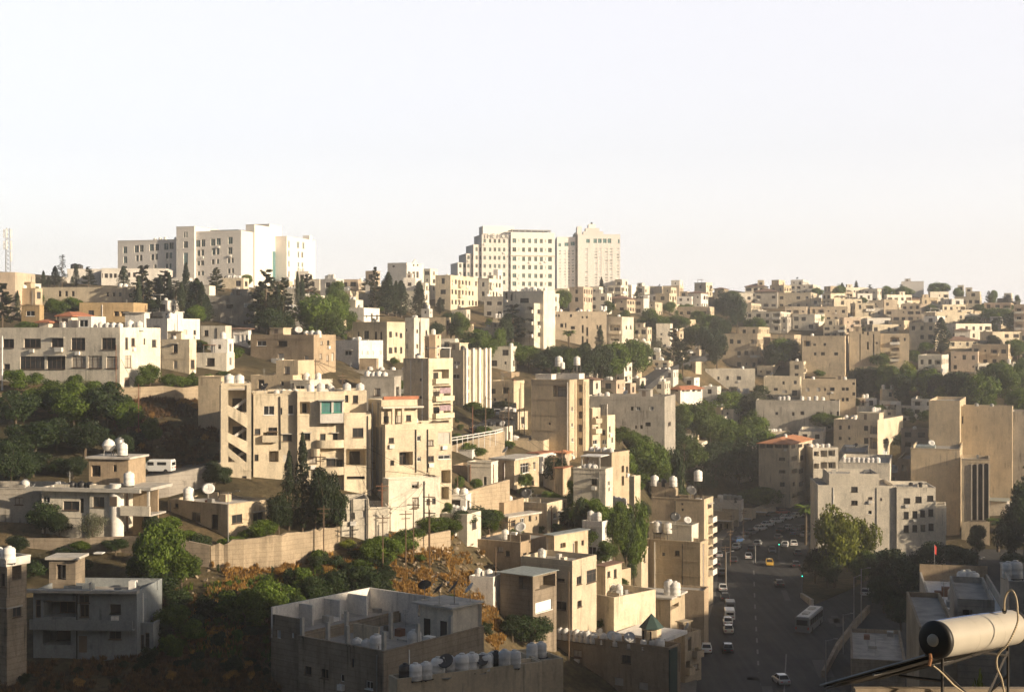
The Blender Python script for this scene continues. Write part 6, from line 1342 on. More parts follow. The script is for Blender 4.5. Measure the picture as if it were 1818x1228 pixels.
for ln in 'd 20 870 80 60|d 45 860 60 50|d 8 840 60 50|d 60 850 50 60|d 110 850 40 60|d 130 855 46 50|d 245 850 40 40|d 225 870 36 30|b 300 955 40 50|b 330 975 36 44|d 355 985 40 44|d 270 960 50 40|b 140 985 26 40|d 115 1010 40 60|k 60 1030 40 60|d 30 990 40 50|k 150 1020 30 50|b 1050 985 50 50|b 1075 1010 50 50|k 1120 1030 30 40|d 1145 1060 40 50|b 1100 1060 36 40|d 1010 935 36 40|b 1140 1100 30 36|b 990 905 30 30|b 1060 870 40 40|b 1095 895 36 40|d 1135 960 40 40|d 1150 985 40 44|b 855 905 30 36|b 1025 800 30 30|b 1100 790 36 36|b 1065 760 30 30|b 1120 760 34 36|b 1090 730 24 30|b 905 800 20 26|b 700 760 20 20|k 250 1000 30 44|b 1340 770 44 50|b 1420 760 36 44|b 1480 765 30 40|d 1600 800 30 40|b 1350 720 36 44|d 1640 700 50 50|b 1560 660 36 40|b 1620 650 30 30|b 1480 640 26 30|b 1340 600 40 40|b 1380 585 26 30|b 1450 530 20 24|p 1545 530 26 14|p 1600 528 24 12|b 1655 560 20 26|b 1790 560 22 30|b 1740 560 20 26|b 1300 640 40 40|b 1240 580 30 30|b 1190 560 26 26|b 1080 560 26 26'.split('|'):
    k, u, vb, h, w = ln.split(); tree(float(u), float(vb), float(h), float(w), k)
for (u, vb, h, w, k, d) in ((1165,856,86,66,'b',335),(1196,866,72,52,'d',338),(1140,836,56,54,'b',332),(1180,880,60,50,'b',330),(1126,940,66,44,'b',243),(1112,945,50,40,'d',241),(1098,925,40,36,'b',238),(1060,930,44,44,'b',232),(1035,915,36,40,'d',232)): tree(u, vb, h, w, k, d=d)
for ln in 'c 246 560 70 12|c 262 555 60 12|c 284 556 66 13|c 300 558 74 13|p 312 556 60 30|c 322 560 60 14|c 340 566 66 16|c 358 574 74 18|b 345 580 40 40|d 270 560 30 40|p 485 590 96 40|p 460 588 80 34|c 494 592 88 14|d 480 596 50 60|d 505 600 50 40|c 536 560 70 12|p 682 555 56 26|c 703 560 62 14|d 1610 1090 100 90|d 1640 1075 80 70|d 1570 1088 76 60|d 1600 1120 60 60|d 1560 1040 60 50|d 1795 1000 100 60|d 1715 1015 44 50|b 1610 705 56 40|b 1560 712 60 44|b 1725 735 60 54|b 1680 728 50 50|b 1810 745 60 60'.split('|'):
    k, u, vb, h, w = ln.split(); tree(float(u), float(vb), float(h), float(w), k)
# flowering shrub by the pink house on the ridge
tree(1042, 535, 26, 12, 'f')
r = random.Random(99)
def scatter(n, us, vs, ks, h0, h1, asp=1.2, tol=None):
    for _ in range(n):
        u = r.uniform(*us); v = r.uniform(*vs)
        if tol and not free(u-4, v-4, u+4, v, .5): continue
        h = r.uniform(h0, h1); tree(u, v, h, h*asp*r.uniform(.8, 1.3), r.choice(ks))
scatter(26, (300, 560), (1010, 1200), 'skrr', 12, 26)
scatter(16, (690, 900), (950, 1100), 'rrrs', 8, 18); scatter(18, (370, 600), (1000, 1022), 'rrks', 6, 12); scatter(14, (230, 395), (715, 830), 'rrk', 8, 16)
scatter(26, (1300, 1810), (640, 760), 'sbk', 10, 22, tol=1); scatter(30, (1110, 1810), (535, 600), 'sbbc', 8, 16, .9, tol=1); scatter(20, (600, 1110), (520, 660), 'sbb', 9, 20, tol=1)
scatter(14, (800, 1100), (780, 960), 'sb', 9, 18, tol=1); scatter(12, (0, 560), (520, 640), 'sb', 10, 22, tol=1)

scatter(90, (640, 1320), (560, 900), 'sskb', 8, 20, 1.1, tol=1); scatter(60, (960, 1200), (640, 880), 'sskb', 10, 24, 1.1, tol=1); scatter(40, (0, 640), (560, 720), 'ssk', 8, 16, 1.2, tol=1)
scatter(50, (240, 560), (1040, 1215), 'skkd', 18, 44, 1.1); scatter(26, (0, 480), (1185, 1228), 'krk', 10, 22); scatter(24, (800, 1200), (880, 1140), 'skb', 10, 26, 1.1, tol=1); scatter(40, (560, 700), (1000, 1080), 'skd', 14, 36)
# ------------------------------------------------------------------ grass on the open slopes (uncountable)
def grass(name, label, poly, n, mat, s0, s1, seed):
    r = random.Random(seed); mb = MB()
    us = [p[0] for p in poly]; vs = [p[1] for p in poly]
    def inside(u, v):
        c = False
        for (a, b), (c2, d2) in zip(poly, poly[1:]+poly[:1]):
            if (b > v) != (d2 > v) and u < (c2-a)*(v-b)/(d2-b)+a: c = not c
        return c
    o = None
    for _ in range(n):
        u = r.uniform(min(us), max(us)); v = r.uniform(min(vs), max(vs))
        if not inside(u, v): continue
        if noise.noise(Vector((u*.03, v*.05, seed))) < -.12: continue
        d = Du(u, v); p = P(u, v, d); p.z = Z(p.x, p.y)
        if o is None: o = p.copy()
        q = p-o; s = r.uniform(s0, s1)
        for i in range(9):
            a = r.uniform(0, 6.28); e = q+Vector((cos(a), sin(a), 0))*s*.45*r.random(); t = e+Vector((cos(a)*.35, sin(a)*.35, 1))*s*r.uniform(.5, 1.1); w = Vector((-sin(a), cos(a), 0))*s*.16
            mb.tri(e-w, e+w, t)
    ob = mb.build(name, mat, None, o); ob['label'] = label; stuff(ob)
grass('dry_grass', 'dry orange grass on the slope above the roofless building', [(660,955),(800,945),(850,1010),(900,1130),(880,1165),(840,1120),(700,1070),(680,1010)], 5600, 'dry_straw', .3, .7, 1)
grass('dry_grass', 'dry grass under the long tan retaining wall', [(375,1012),(600,985),(690,965),(690,1020),(600,1035),(400,1050)], 2600, 'dry_straw', .3, .7, 2)
grass('dry_grass', 'weeds darkened to paint shade under the bushes left of the roofless building', [(280,1080),(400,1050),(680,1020),(690,1070),(480,1130),(430,1228),(250,1228)], 5200, 'dry_brown_shade', .3, .8, 12)
grass('dry_grass', 'orange grass patches among the lower left bushes', [(380,1040),(440,1030),(440,1150),(340,1180),(330,1110)], 1500, 'dry_straw', .3, .7, 13)
grass('dry_grass', 'dry weeds darkened to paint shade on the bottom left slope', [(0,1185),(250,1165),(480,1130),(560,1228),(0,1260)], 5200, 'dry_brown_shade', .3, .7, 3)
grass('dry_grass', 'dry weeds on the bare bank below the villa', [(215,700),(395,715),(395,860),(260,850),(190,800)], 3600, 'dry_brown_shade', .3, .8, 4)
grass('weeds', 'green weeds on the lower slope', [(300,1050),(600,1010),(680,1090),(480,1180),(260,1160)], 1800, 'leaf_broad', .4, .9, 5)
# rocks as loose rubble on the dry slope
g = MB(); r = random.Random(5); o = None
for _ in range(260):
    u, v = (r.uniform(700, 860), r.uniform(960, 1120)) if r.random() < .5 else (r.uniform(250, 500), r.uniform(720, 850)) if r.random() < .4 else (r.uniform(300, 700), r.uniform(1000, 1130))
    p = P(u, v, Du(u, v)); p.z = Z(p.x, p.y)
    if o is None: o = p.copy()
    s = r.uniform(.08, .30); M = Matrix.Translation(p-o) @ Matrix.Rotation(r.uniform(0, 6), 4, rdir(r)) @ Matrix.Diagonal((1, r.uniform(.6, 1), r.uniform(.5, .9), 1)); g.box(-s, s, -s, s, -s*.7, s*.7, M=M)
ob = g.build('rubble', 'retain', None, o); ob['label'] = 'loose pale stones on the dry slopes'; stuff(ob)

# ------------------------------------------------------------------ ground
def axis(segs):
    out = []
    for a, b, s in segs:
        x = a
        while x < b: out.append(x); x += s
    return out
ys = axis([(-260, 20, 12), (20, 120, 6), (120, 460, 3.2), (460, 800, 9), (800, 1560, 60)])
xs = axis([(-1400, -260, 60), (-260, -150, 10), (-150, 220, 4), (220, 420, 12), (420, 1500, 60)])
ROADL = [(26.5,205),(31,234),(40,280),(53,358),(65,390),(82,422),(130,452),(175,470)]
def lroad(y):
    if y < 205: return 26.5-(205-y)*.10
    for (a, b), (c, d) in zip(ROADL, ROADL[1:]):
        if y <= d: return a+(c-a)*(y-b)/(d-b)
    return 999
ZR = -51.0
def zroad(y): return ZR+max(0, (y-350))*.035
def in_road(x, y): return 120 < y < 440 and x > lroad(y)-3 and x < 0.40*y+20 and (y < 345 or x < lroad(y)+26)
vv = []; ff = []
for j, y in enumerate(ys):
    for i, x in enumerate(xs):
        z = Z(x, y)
        if in_road(x, y): z = min(z, zroad(y)-.5) if x > lroad(y)+.5 else min(z, zroad(y)-.35)
        else:
            z += noise.noise(Vector((x*.06, y*.06, 0)))*.9*(1 if y > 125 else .3)+noise.noise(Vector((x*.3, y*.3, 5)))*.28-.25
        vv.append((x, y, z))
nx = len(xs)
for j in range(len(ys)-1):
    for i in range(nx-1): ff.append((j*nx+i, j*nx+i+1, (j+1)*nx+i+1, (j+1)*nx+i))
me = bpy.data.meshes.new('ground'); me.from_pydata(vv, [], ff); me.materials.append(MATS['soil']); me.polygons.foreach_set('use_smooth', [True]*len(ff)); me.update()
structure(link('ground', me))
# road surface
g = MB(); yy = axis([(130, 436, 4)])
for a, b in zip(yy, yy[1:]):
    ra, rb_ = (0.40*a+20 if a < 345 else lroad(a)+24), (0.40*b+20 if b < 345 else lroad(b)+24)
    g.quad((lroad(a), a, zroad(a)), (ra, a, zroad(a)), (rb_, b, zroad(b)), (lroad(b), b, zroad(b)))
structure(g.build('road', 'asphalt'))
g = MB()
for a, b in zip(yy, yy[1:]):
    la, lb = lroad(a), lroad(b); za, zb = zroad(a)+.14, zroad(b)+.14
    g.quad((la-3.2, a, za), (la, a, za), (lb, b, zb), (lb-3.2, b, zb)); g.quad((la, a, za-.3), (lb, b, zb-.3), (lb, b, zb), (la, a, za))
structure(g.build('pavement', 'pavement'))
# traffic island with its planted kerb
isl = [(1424,1062),(1448,1072),(1500,1050),(1545,1028),(1560,1000),(1540,975),(1470,955),(1440,962),(1428,1000)]
pts_ = [P(u, v, ZR/(-(v-VH)/F)) for u, v in isl]
g = MB(); n = len(pts_); zi = ZR+.16; k = len(g.v)
for p in pts_: g.v.append((p.x, p.y, zi))
g.f.append(tuple(range(n))); g.m.append(0)
for i in range(n): a, b = pts_[i], pts_[(i+1) % n]; g.quad((b.x, b.y, ZR-.3), (a.x, a.y, ZR-.3), (a.x, a.y, zi), (b.x, b.y, zi)); g.quad((a.x, a.y, ZR-.3), (b.x, b.y, ZR-.3), (b.x, b.y, zi), (a.x, a.y, zi))
structure(g.build('traffic_island', 'soil'))
def rp(u, v, z=None): z = ZR+.004 if z is None else z; return P(u, v, z/(-(v-VH)/F))
g = MB()
for pa, pb in (((1300, 1050), (1420, 1028)), ):
    pass
def stripe(a, b, w=.15):
    a, b = rp(*a), rp(*b); t = (b-a).normalized(); n_ = Vector((-t.y, t.x, 0))*w; g.quad(a-n_, a+n_, b+n_, b-n_)
for i in range(14):
    t = i/14; v0 = 1240-t*280; u0 = 1345+t*-8+max(0, .6-t)*8
    stripe((u0, v0), (u0-.5, v0-8))
stripe((1392, 1228), (1396, 1160), .1)
structure(g.build('road_markings', 'worn_paint'))
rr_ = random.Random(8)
for mt_ in ('asphalt_new', 'asphalt_sunstrip'):  # lighter patches put strips of sunlight into the road colour; darker ones plain asphalt
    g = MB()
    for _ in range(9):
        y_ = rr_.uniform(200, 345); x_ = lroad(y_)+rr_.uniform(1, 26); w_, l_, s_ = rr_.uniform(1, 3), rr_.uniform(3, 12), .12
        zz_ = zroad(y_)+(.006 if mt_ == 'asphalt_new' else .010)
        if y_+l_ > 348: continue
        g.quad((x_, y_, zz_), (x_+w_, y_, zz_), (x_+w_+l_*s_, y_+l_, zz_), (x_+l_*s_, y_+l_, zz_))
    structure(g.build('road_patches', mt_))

# side hill road with cars by the blank tower
def road_strip(pts, w, name, lift=.35):
    g = MB(); Q = [P(u, v, Du(u, v)) for u, v in pts]
    for q in Q: q.z = Z(q.x, q.y)+lift
    L = []
    for i, q in enumerate(Q):
        t = (Q[min(i+1, len(Q)-1)]-Q[max(i-1, 0)]); t.z = 0; t.normalize(); n_ = Vector((-t.y, t.x, 0)); L.append((q-n_*w, q+n_*w))
    for a, b in zip(L, L[1:]): g.quad(a[1], b[1], b[0], a[0]); g.quad(a[0], b[0], b[0]-Vector((0, 0, 2)), a[0]-Vector((0, 0, 2))); g.quad(b[1], a[1], a[1]-Vector((0, 0, 2)), b[1]-Vector((0, 0, 2)))
    structure(g.build(name, 'asphalt')); return Q
HR = road_strip([(800,784),(830,778),(860,773),(885,762),(892,740),(893,722),(884,706)], 3.2, 'hill_road', .6)
HR2 = road_strip([(1125,690),(1145,676),(1165,662),(1190,648),(1230,636),(1262,630)], 3.6, 'upper_road', .6)
HR3 = road_strip([(228,856),(262,850),(300,843),(350,836),(395,826)], 2.6, 'lane', .5)

# ------------------------------------------------------------------ walls of the terraces
_w = [(374,1012,183,3.3),(420,1006,184,3.4),(500,992,187,3.2),(560,975,191,2.6),(604,960,196,2.0)]; _q = []; _r = random.Random(3)
for a, b in zip(_w, _w[1:]):
    for k in range(6): t = k/6; _q.append([a[i]+(b[i]-a[i])*t for i in range(4)]); _q[-1][3] += _r.uniform(-.28, .22); _q[-1][2] += _r.uniform(-.15, .15)
_q.append(list(_w[-1]))
wall_thing([tuple(x[:3]) for x in _q], 3.6, 'long tan stone retaining wall holding the lower terrace', tops=[x[3] for x in _q])
wall_thing([(160,985,186),(215,985,186),(290,990,184),(372,1012,183)], 3.0, 'shaded rough wall linking to the long tan retaining wall', 'raw', tops=[2.3, 2.4, 2.8, 3.2])
wall_thing([(40,985,187),(160,985,186)], 2.2, 'dark boundary wall beneath the low left-edge house', 'raw')
wall_thing([(212,709),(250,710),(290,711),(325,712),(357,712)], 2.4, 'sunlit rubble wall under the villa garden', tops=[2.0, 2.2, 2.5, 2.3, 2.7], down=2.5)
wall_thing([(0,718,238),(60,716,238),(212,713,236)], 1.8, 'long garden wall partly hidden by tree crowns')
wall_thing([(255,862,204),(300,858,205),(345,848,207),(392,836,210)], 1.3, 'low stone wall climbing along the lane with the parked van', 'block')
wall_thing([(802,812,262),(840,806,264),(880,800,268),(896,796,270)], 3.2, 'tan roadside retaining wall under the white guard rails', 'retain', tops=[2.2, 2.7, 3.2, 3.3])
wall_thing([(785,905,222),(830,890,226),(870,878,230),(905,868,233)], 1.6, 'narrow lit wall edging the footpath below the white-steps house', 'retain')
wall_thing([(1465,1200,None or 214),(1490,1150,232),(1520,1110,250),(1545,1082,265)], .9, 'dark ramp wall right of the bus lane', 'raw', down=4)
wall_thing([(1421,1060,280),(1440,1072,270)], .9, 'short sloping concrete wall at the tip of the traffic island', 'grey', down=2)
wall_thing([(690,975,198),(760,960,203),(800,952,206)], .9, 'low terrace wall above the orange slope', 'retain')
b = B('deck', 'low dark concrete parking deck right of the bus', 1462, 1512, 1608, 1168, 1222, 13, 'raw', d=205, short='the low dark parking deck', big=1, par=.6, dep=22, ww=None, mir=True)
# guard rails
Q = [P(u, v, d) for u, v, d in ((802,785,262),(840,779,264),(880,772,268),(893,768,270))]
o = thing('guard_rail', 'white double guard rail along the hill road', 'guard rail', Q[0], 0); USED[o['label']] = 1
Q = [q-Q[0] for q in Q]; g = MB(); g2 = MB()
for a, b in zip(Q, Q[1:]):
    for z in (.35, .85): g.cyl(a+Vector((0, 0, z)), b+Vector((0, 0, z)), .09, n=5)
for i in range(13): t = i/12*(len(Q)-1); k = min(int(t), len(Q)-2); p = Q[k].lerp(Q[k+1], t-k); g2.box(p.x-.06, p.x+.06, p.y-.06, p.y+.06, p.z-2, p.z+.9)
g.build('rail', 'white_paint', o); g2.build('rail_support', 'white_paint', o)

# ------------------------------------------------------------------ poles and mast
pole(246, 782, 100, 'thin dark pole on the bare bank under the villa', .10, 'rust'); pole(206, 710, 98, 'rusty pole before the villa front wall', .08, 'rust')
pole(4, 690, 94, 'white pole at the far left before the villa', .14, 'white_paint'); pole(316, 640, 82, 'tall white double pole beside the sunlit white house', .2, 'white_paint')
pole(310, 640, 66, 'shorter grey pole paired with the white double pole', .08, 'metal_grey')
pole(678, 955, 98, 'brown pole before the lower wall of the tall cream block', .12, 'rust', cross=True); pole(405, 958, 84, 'thin lamp pole before the tank-and-dish low house', .08, 'metal_grey', lamp=True, d=188)
pole(652, 965, 60, 'bent dark post against the rough lean-to wall', .10, 'dark_metal', d=197)
pole(862, 775, 72, 'brown pole behind the guard rail near parked cars', .13, 'wood', d=268); pole(903, 762, 70, 'dark pole at the bend of the hill road', .13, 'wood', d=285); pole(839, 782, 60, 'rust-red post rising behind the guard rail', .11, 'rust', d=266)
pole(922, 745, 56, 'tall pole between the road-bend house and blank tower', .12, 'wood', d=300); pole(931, 742, 62, 'second close pole beside the blank tower', .10, 'wood', d=304)
pole(812, 900, 56, 'brown pole standing before the tall cream block right edge', .12, 'wood', d=226); pole(998, 860, 62, 'dark pole between the red awnings', .10, 'wood', d=258)
pole(880, 1030, 60, 'dark pole at the left side of the shed house', .10, 'wood', d=203); pole(1010, 1100, 86, 'thin dark pole along the white-framed slope house', .09, 'wood', d=199)
pole(1262, 860, 40, 'slim pole on the hill behind dark crowns', .10, 'wood', d=430)
for u, v, h, lb in ((1341, 998, 34, 'street light pole on the median of the busy street'), (1289, 1040, 60, 'street light pole on the left pavement by parked cars'), (1516, 1112, 88, 'tall street light pole right of the bus'), (1529, 1105, 96, 'tallest dark pole near the park island trees'), (1466, 1228, 92, 'near lamp post beside the grey ramp wall'), (1497, 1160, 70, 'slim lamp post midway along the ramp')):
    pole(u, v, h, lb, .11, 'metal_grey', d=ZR/(-(v-VH)/F), lamp=True, group='street light poles', zb=ZR)
def wire(a, b, sag, lb):
    a, b = P(*a), P(*b); g = MB(); pts = [(a.lerp(b, t/10)-Vector((0, 0, sag*4*(t/10)*(1-t/10))))-a for t in range(11)]
    g.tube(pts, .03, 4); o = g.build('overhead_wire', 'rubber_black', None, a); tag(o, lb, 'wire', 'overhead wires'); USED[lb] = 1
wire((862,706,268), (903,693,285), .8, 'wire between the rail pole and the bend pole'); wire((903,693,285), (922,690,300), .6, 'short wire from the bend pole to the tower pole'); wire((839,723,266), (862,706,268), .4, 'wire from the rust-red post to the rail pole')
wire((1055,688,400), (1262,822,430), 2.0, 'long sagging wire crossing the dark tree valley') if False else wire((940,662,330), (1165,650,430), 3.0, 'long faint wire across the dark tree belt')
wire((246,684,238), (206,614,245), 1.0, 'wire between the two rusty poles by the villa'); wire((678,860,203), (652,905,197), .5, 'wire from the brown pole down to the bent post'); wire((405,875,188), (678,860,203), 2.5, 'long wire over the low house and cypresses')
PT_ = []
rr_ = random.Random(42)
for _ in range(400):
    if len(PT_) >= 30: break
    u, v = rr_.uniform(560, 1320), rr_.uniform(560, 1040)
    if not free(u-3, v-10, u+3, v, .4) or any(abs(u-a)+abs(v-b) < 30 for a, b, *_x in PT_): continue
    d_ = Du(u, v); o_, p_, t_ = pole(u, v, 8.2/d_*F, '', .10, 'wood', cross=True); later(o_, 'thin wooden utility pole', u, v-20); PT_.append((u, v, p_, t_))
nw_ = 0
for i, a in enumerate(PT_):
    c_ = sorted([b for b in PT_[i+1:]], key=lambda b: (a[2]-b[2]).length)[:2]
    for b in c_:
        if 12 < (a[2]-b[2]).length < 75:
            A_, B_ = a[2]+Vector((0, 0, a[3]-.4)), b[2]+Vector((0, 0, b[3]-.4)); g = MB(); sg_ = (A_-B_).length*.03
            g.tube([(A_.lerp(B_, t/10)-Vector((0, 0, sg_*4*(t/10)*(1-t/10))))-A_ for t in range(11)], .025, 4); o_ = g.build('overhead_wire', 'rubber_black', None, A_); tag(o_, '', 'wire', 'overhead wires'); later(o_, 'thin sagging wire', (a[0]+b[0])/2, (a[1]+b[1])/2-20)
def signal(u, v, lb):
    p = rp(u, v, ZR); o = thing('traffic_light', lb, 'traffic light', p, 0, 'traffic lights at the crossing'); USED[lb] = 1
    MB().cyl((0, 0, 0), (0, 0, 3.2), .07, n=6).build('shaft', 'metal_grey', o); MB().box(-.18, .18, -.12, .12, 3.2, 4.2).build('head', 'dark_metal', o); l = MB().cyl((0, -.14, 3.4), (0, -.121, 3.4), .1, n=10).build('lamp', 'signal_green', o)
m, nt, bb, out_ = new_mat('signal_green'); bb.inputs['Base Color'].default_value = (0, .5, .3, 1); bb.inputs['Emission Color'].default_value = (.05, 1, .6, 1); bb.inputs['Emission Strength'].default_value = 3
signal(1424, 1052, 'green traffic light at the tip of the park island'); signal(1383, 992, 'green traffic light on the median by the yellow taxi')
# lattice mast on the left skyline
p = P(13, 500, 395); p.z = Z(p.x, p.y); o = thing('antenna_mast', 'grey lattice telephone mast on the left skyline', 'antenna mast', p, .4); USED[o['label']] = 1
H_ = -(405-VH)/F*395-p.z; g = MB(); w_ = 1.0
for i in range(3):
    a = 2*pi*i/3; g.cyl((cos(a)*w_, sin(a)*w_, 0), (cos(a)*.6, sin(a)*.6, H_), .09, n=5)
n = 14
for k in range(n):
    z0, z1 = H_*k/n, H_*(k+1)/n; w0, w1 = w_-.4*k/n, w_-.4*(k+1)/n
    for i in range(3):
        a, b = 2*pi*i/3, 2*pi*(i+1)/3; g.cyl((cos(a)*w0, sin(a)*w0, z0), (cos(b)*w1, sin(b)*w1, z1), .045, n=4); g.cyl((cos(b)*w0, sin(b)*w0, z0), (cos(a)*w1, sin(a)*w1, z1), .045, n=4)
g.build('lattice', 'metal_grey', o)
for k in range(7):
    a = 2*pi*k/3+.3; z = H_-1.5-(k//3)*3.2; MB().box(cos(a)*1.1-.18, cos(a)*1.1+.18, sin(a)*1.1-.15, sin(a)*1.1+.15, z-1.2, z+1.2).build('antenna_panel', 'white_plastic', o)
for u, v, h in ((487, 398, 10), (553, 413, 8)):
    pass
# ------------------------------------------------------------------ vehicles
sh = radians(90-13)
CARS = [(1345,968,'car_silver','silver car just before the bend in the near lane',70),(1394,970,'car_white','white car between the taxi lane and the palm',75),(1388,944,'car_dark','dark car beside the silver queue car',58),(1430,952,'car_silver','silver car tucked behind the palm trunk',60),(1425,940,'car_dark','dark car at the head of the queue',55),(1276,988,'car_silver','silver car first in the left kerb row',84),(1287,1064,'car_dark','dark car between white car and grey van on the left',84),(1310,962,'car_blue','blue car leaving the shop fronts',52),(1416,985,'car_grey','grey car under the park island trees',84),(1412,1006,'car_dark','dark car parked along the park island kerb',86),(1308,974,'car_white','white car turning below the shop fronts',70),(1383,1040,'car_dark','dark car in the middle of the open junction',88),(1560,1010,'car_dark','dark car parked behind the park island',60),(1272,1004,'car_dark','dark car parked by the left kerb opposite the junction',84),(1282,1020,'car_grey','grey car parked nose up behind the dark car',84),(1283,1048,'car_white','white car parked below the grey car on the left',84),
 (1292,1108,'car_white','middle white car in the tight left kerb row',84),(1293,1122,'car_cream','cream car at the near end of the tight kerb row',84),(1254,1156,'car_white','white car on the left side lane by the shops',84),
 (1292,1156,'car_dark','dark car alone near the left kerb',84),(1386,1212,'car_silver','silver car driving alone at the bottom of the street',98),(1303,998,'car_dark','dark car driving in the left lane of the junction',78),(1329,991,'car_white','white car crossing the junction',80),
 (1333,978,'car_dark','dark car just behind the crossing white car',80),(1371,981,'car_dark','dark car following the yellow taxi',262),(1366,1003,'car_yellow','yellow taxi driving toward the camera',262),(1382,957,'car_grey','grey car in the middle lane of the bend',70),
 (1409,968,'car_white','pale car beside the palm on the right lane',82),(1412,949,'car_blue','dark blue car near the palm in the queue',60),(1418,941,'car_grey','grey car behind the blue car in the queue',55),(1400,940,'car_silver','silver car in the queue at the bend',55),
 (1320,955,'car_dark','dark car parked nearest under the shop fronts',50),(1334,948,'car_grey','grey car parked under the shop fronts',45),(1350,941,'car_white','white car third in the row by the shops',42),(1363,934,'car_white','white car fourth in the row by the shops',40),(1379,928,'car_white','white car fifth in the row by the shops',38),(1397,922,'car_white','bright white car far along the bend row',36),(1416,918,'car_cream','cream car last in the row at the bend',34),
 (1754,965,'car_white','white car waiting on the side street right',10),(1730,993,'car_dark','dark car on the side street near the terrace trees',15),(1536,999,'car_white','white car half hidden behind the park island',60),(1537,1056,'car_silver','silver car seen between lamp poles right of island',70),(1700,966,'car_grey','grey car beside the three arched slots',10),(1779,952,'car_silver','silver car on the side street by the palm',12),
 (1390,912,'car_red','red car behind the bend row',30),(1372,917,'car_dark','dark car behind the bend row',34)]
for u, v, c, lb, hd in CARS:
    z = ZR; d = z/(-(v-VH)/F)
    if d > 350: 
        for _ in range(6): d = zroad(d)/(-(v-VH)/F)
    p = P(u, v, d); p.z = zroad(d)+.004; a = radians(hd)
    car(p, a, c, lb, cat='taxi' if c == 'car_yellow' else None, sign=(c == 'car_yellow')); USED[lb] = 1
for u, v, c, lb, hd in ((1296,1083,'car_grey','grey box van in the left kerb row',84),(1295,1098,'car_white','white van at the far end of the tight kerb row',84)):
    p = rp(u, v, ZR+.004); car(p, radians(hd), c, lb, van=True); USED[lb] = 1
for u, v, c, lb, hd, n_ in ((882,742,'car_white','white car parked up the hill road beside the tree',95,0),(868,764,'car_dark','dark car parked behind the guard rail',20,0),(884,768,'car_silver','silver car by the end of the guard rail',20,0),(852,771,'car_dark','dark car half hidden by the roadside pole',20,0),
   (1229,631,'car_white','white car on the upper road under the trees',10,0),(1243,631,'car_silver','silver car next to the white one on the upper road',10,0),(1181,652,'car_silver','pale car on the bend of the upper road',40,0),(1138,680,'car_dark','dark car climbing the upper road',40,0)):
    d = Du(u, v); p = P(u, v, d); p.z = Z(p.x, p.y)+.62; car(p, radians(hd), c, lb, group='cars on the hill roads'); USED[lb] = 1
d = Du(281, 846); p = P(281, 846, d); p.z = Z(p.x, p.y)+.55; car(p, radians(172), 'car_white', 'white van parked on the lane beside the turret house', van=True, group='cars on the hill roads')
# bus
p = rp(1424, 1126, ZR+.004); o = thing('city_bus', 'long pale-roofed city bus driving away in the right lane', 'bus', p, radians(66)); USED[o['label']] = 1
g = MB(); L_, W_, H_ = 11.8, 1.27, 3.0; k = []
for x, w, z0, z1 in ((0, W_-.06, .45, H_-.12), (.12, W_, .35, H_), (L_-.25, W_, .35, H_), (L_, W_-.1, .45, H_-.2)):
    n0 = len(g.v); g.v += [(x, -w, z0), (x, w, z0), (x, w, z1-.2), (x, w-.18, z1), (x, -w+.18, z1), (x, -w, z1-.2)]; k.append(n0)
for a, b in zip(k, k[1:]):
    for i in range(6): j = (i+1) % 6; g.f.append((a+j, a+i, b+i, b+j)); g.m.append(0)
g.f.append(tuple(k[0]+i for i in range(6))); g.m.append(0); g.f.append(tuple(k[-1]+i for i in reversed(range(6)))); g.m.append(0)
g.build('body', 'car_grey', o)
MB().box(.4, L_-.6, -1.0, 1.0, H_+.002, H_+.05).build('roof', 'roof_white', o)
for x in (2.2, 6.8): MB().box(x, x+2.0, -.55, .55, H_+.051, H_+.30).build('air_conditioner', 'roof_pale', o)
for s in (-1, 1):
    for i in range(6): MB().box(.7+i*1.75, 2.25+i*1.75, s*W_-(.0 if s > 0 else .02), s*W_+(.02 if s > 0 else .0), 1.45, 2.5).build('window', 'car_glass', o)
    for x in (2.6, 9.2): w = MB().cyl((x, s*1.0, .48), (x, s*1.28, .48), .48, n=16).build('wheel', 'tyre', o)
    MB().box(-.03, .0, s*1.05-.1, s*1.05+.1, .9, 1.3).build('tail_light', 'tail_red', o)
MB().box(-.02, -.001, -.95, .95, 1.6, 2.5).build('rear_window', 'car_glass', o)
# small round red and white shop sign on the side street
p = P(1660, 952, 312); o = thing('shop_sign', 'round red and white sign on a post by the side street', 'sign', (p.x, p.y, ZR), 0)
MB().cyl((0, 0, 0), (0, 0, 4.7), .08, n=6).build('post', 'metal_grey', o); MB().cyl((0, -.1, 5.3), (0, .1, 5.3), .7, n=20).build('board', 'red_cloth', o); MB().cyl((0, -.13, 5.3), (0, -.101, 5.3), .28, n=16).build('emblem', 'roof_pale', o); USED[o['label']] = 1

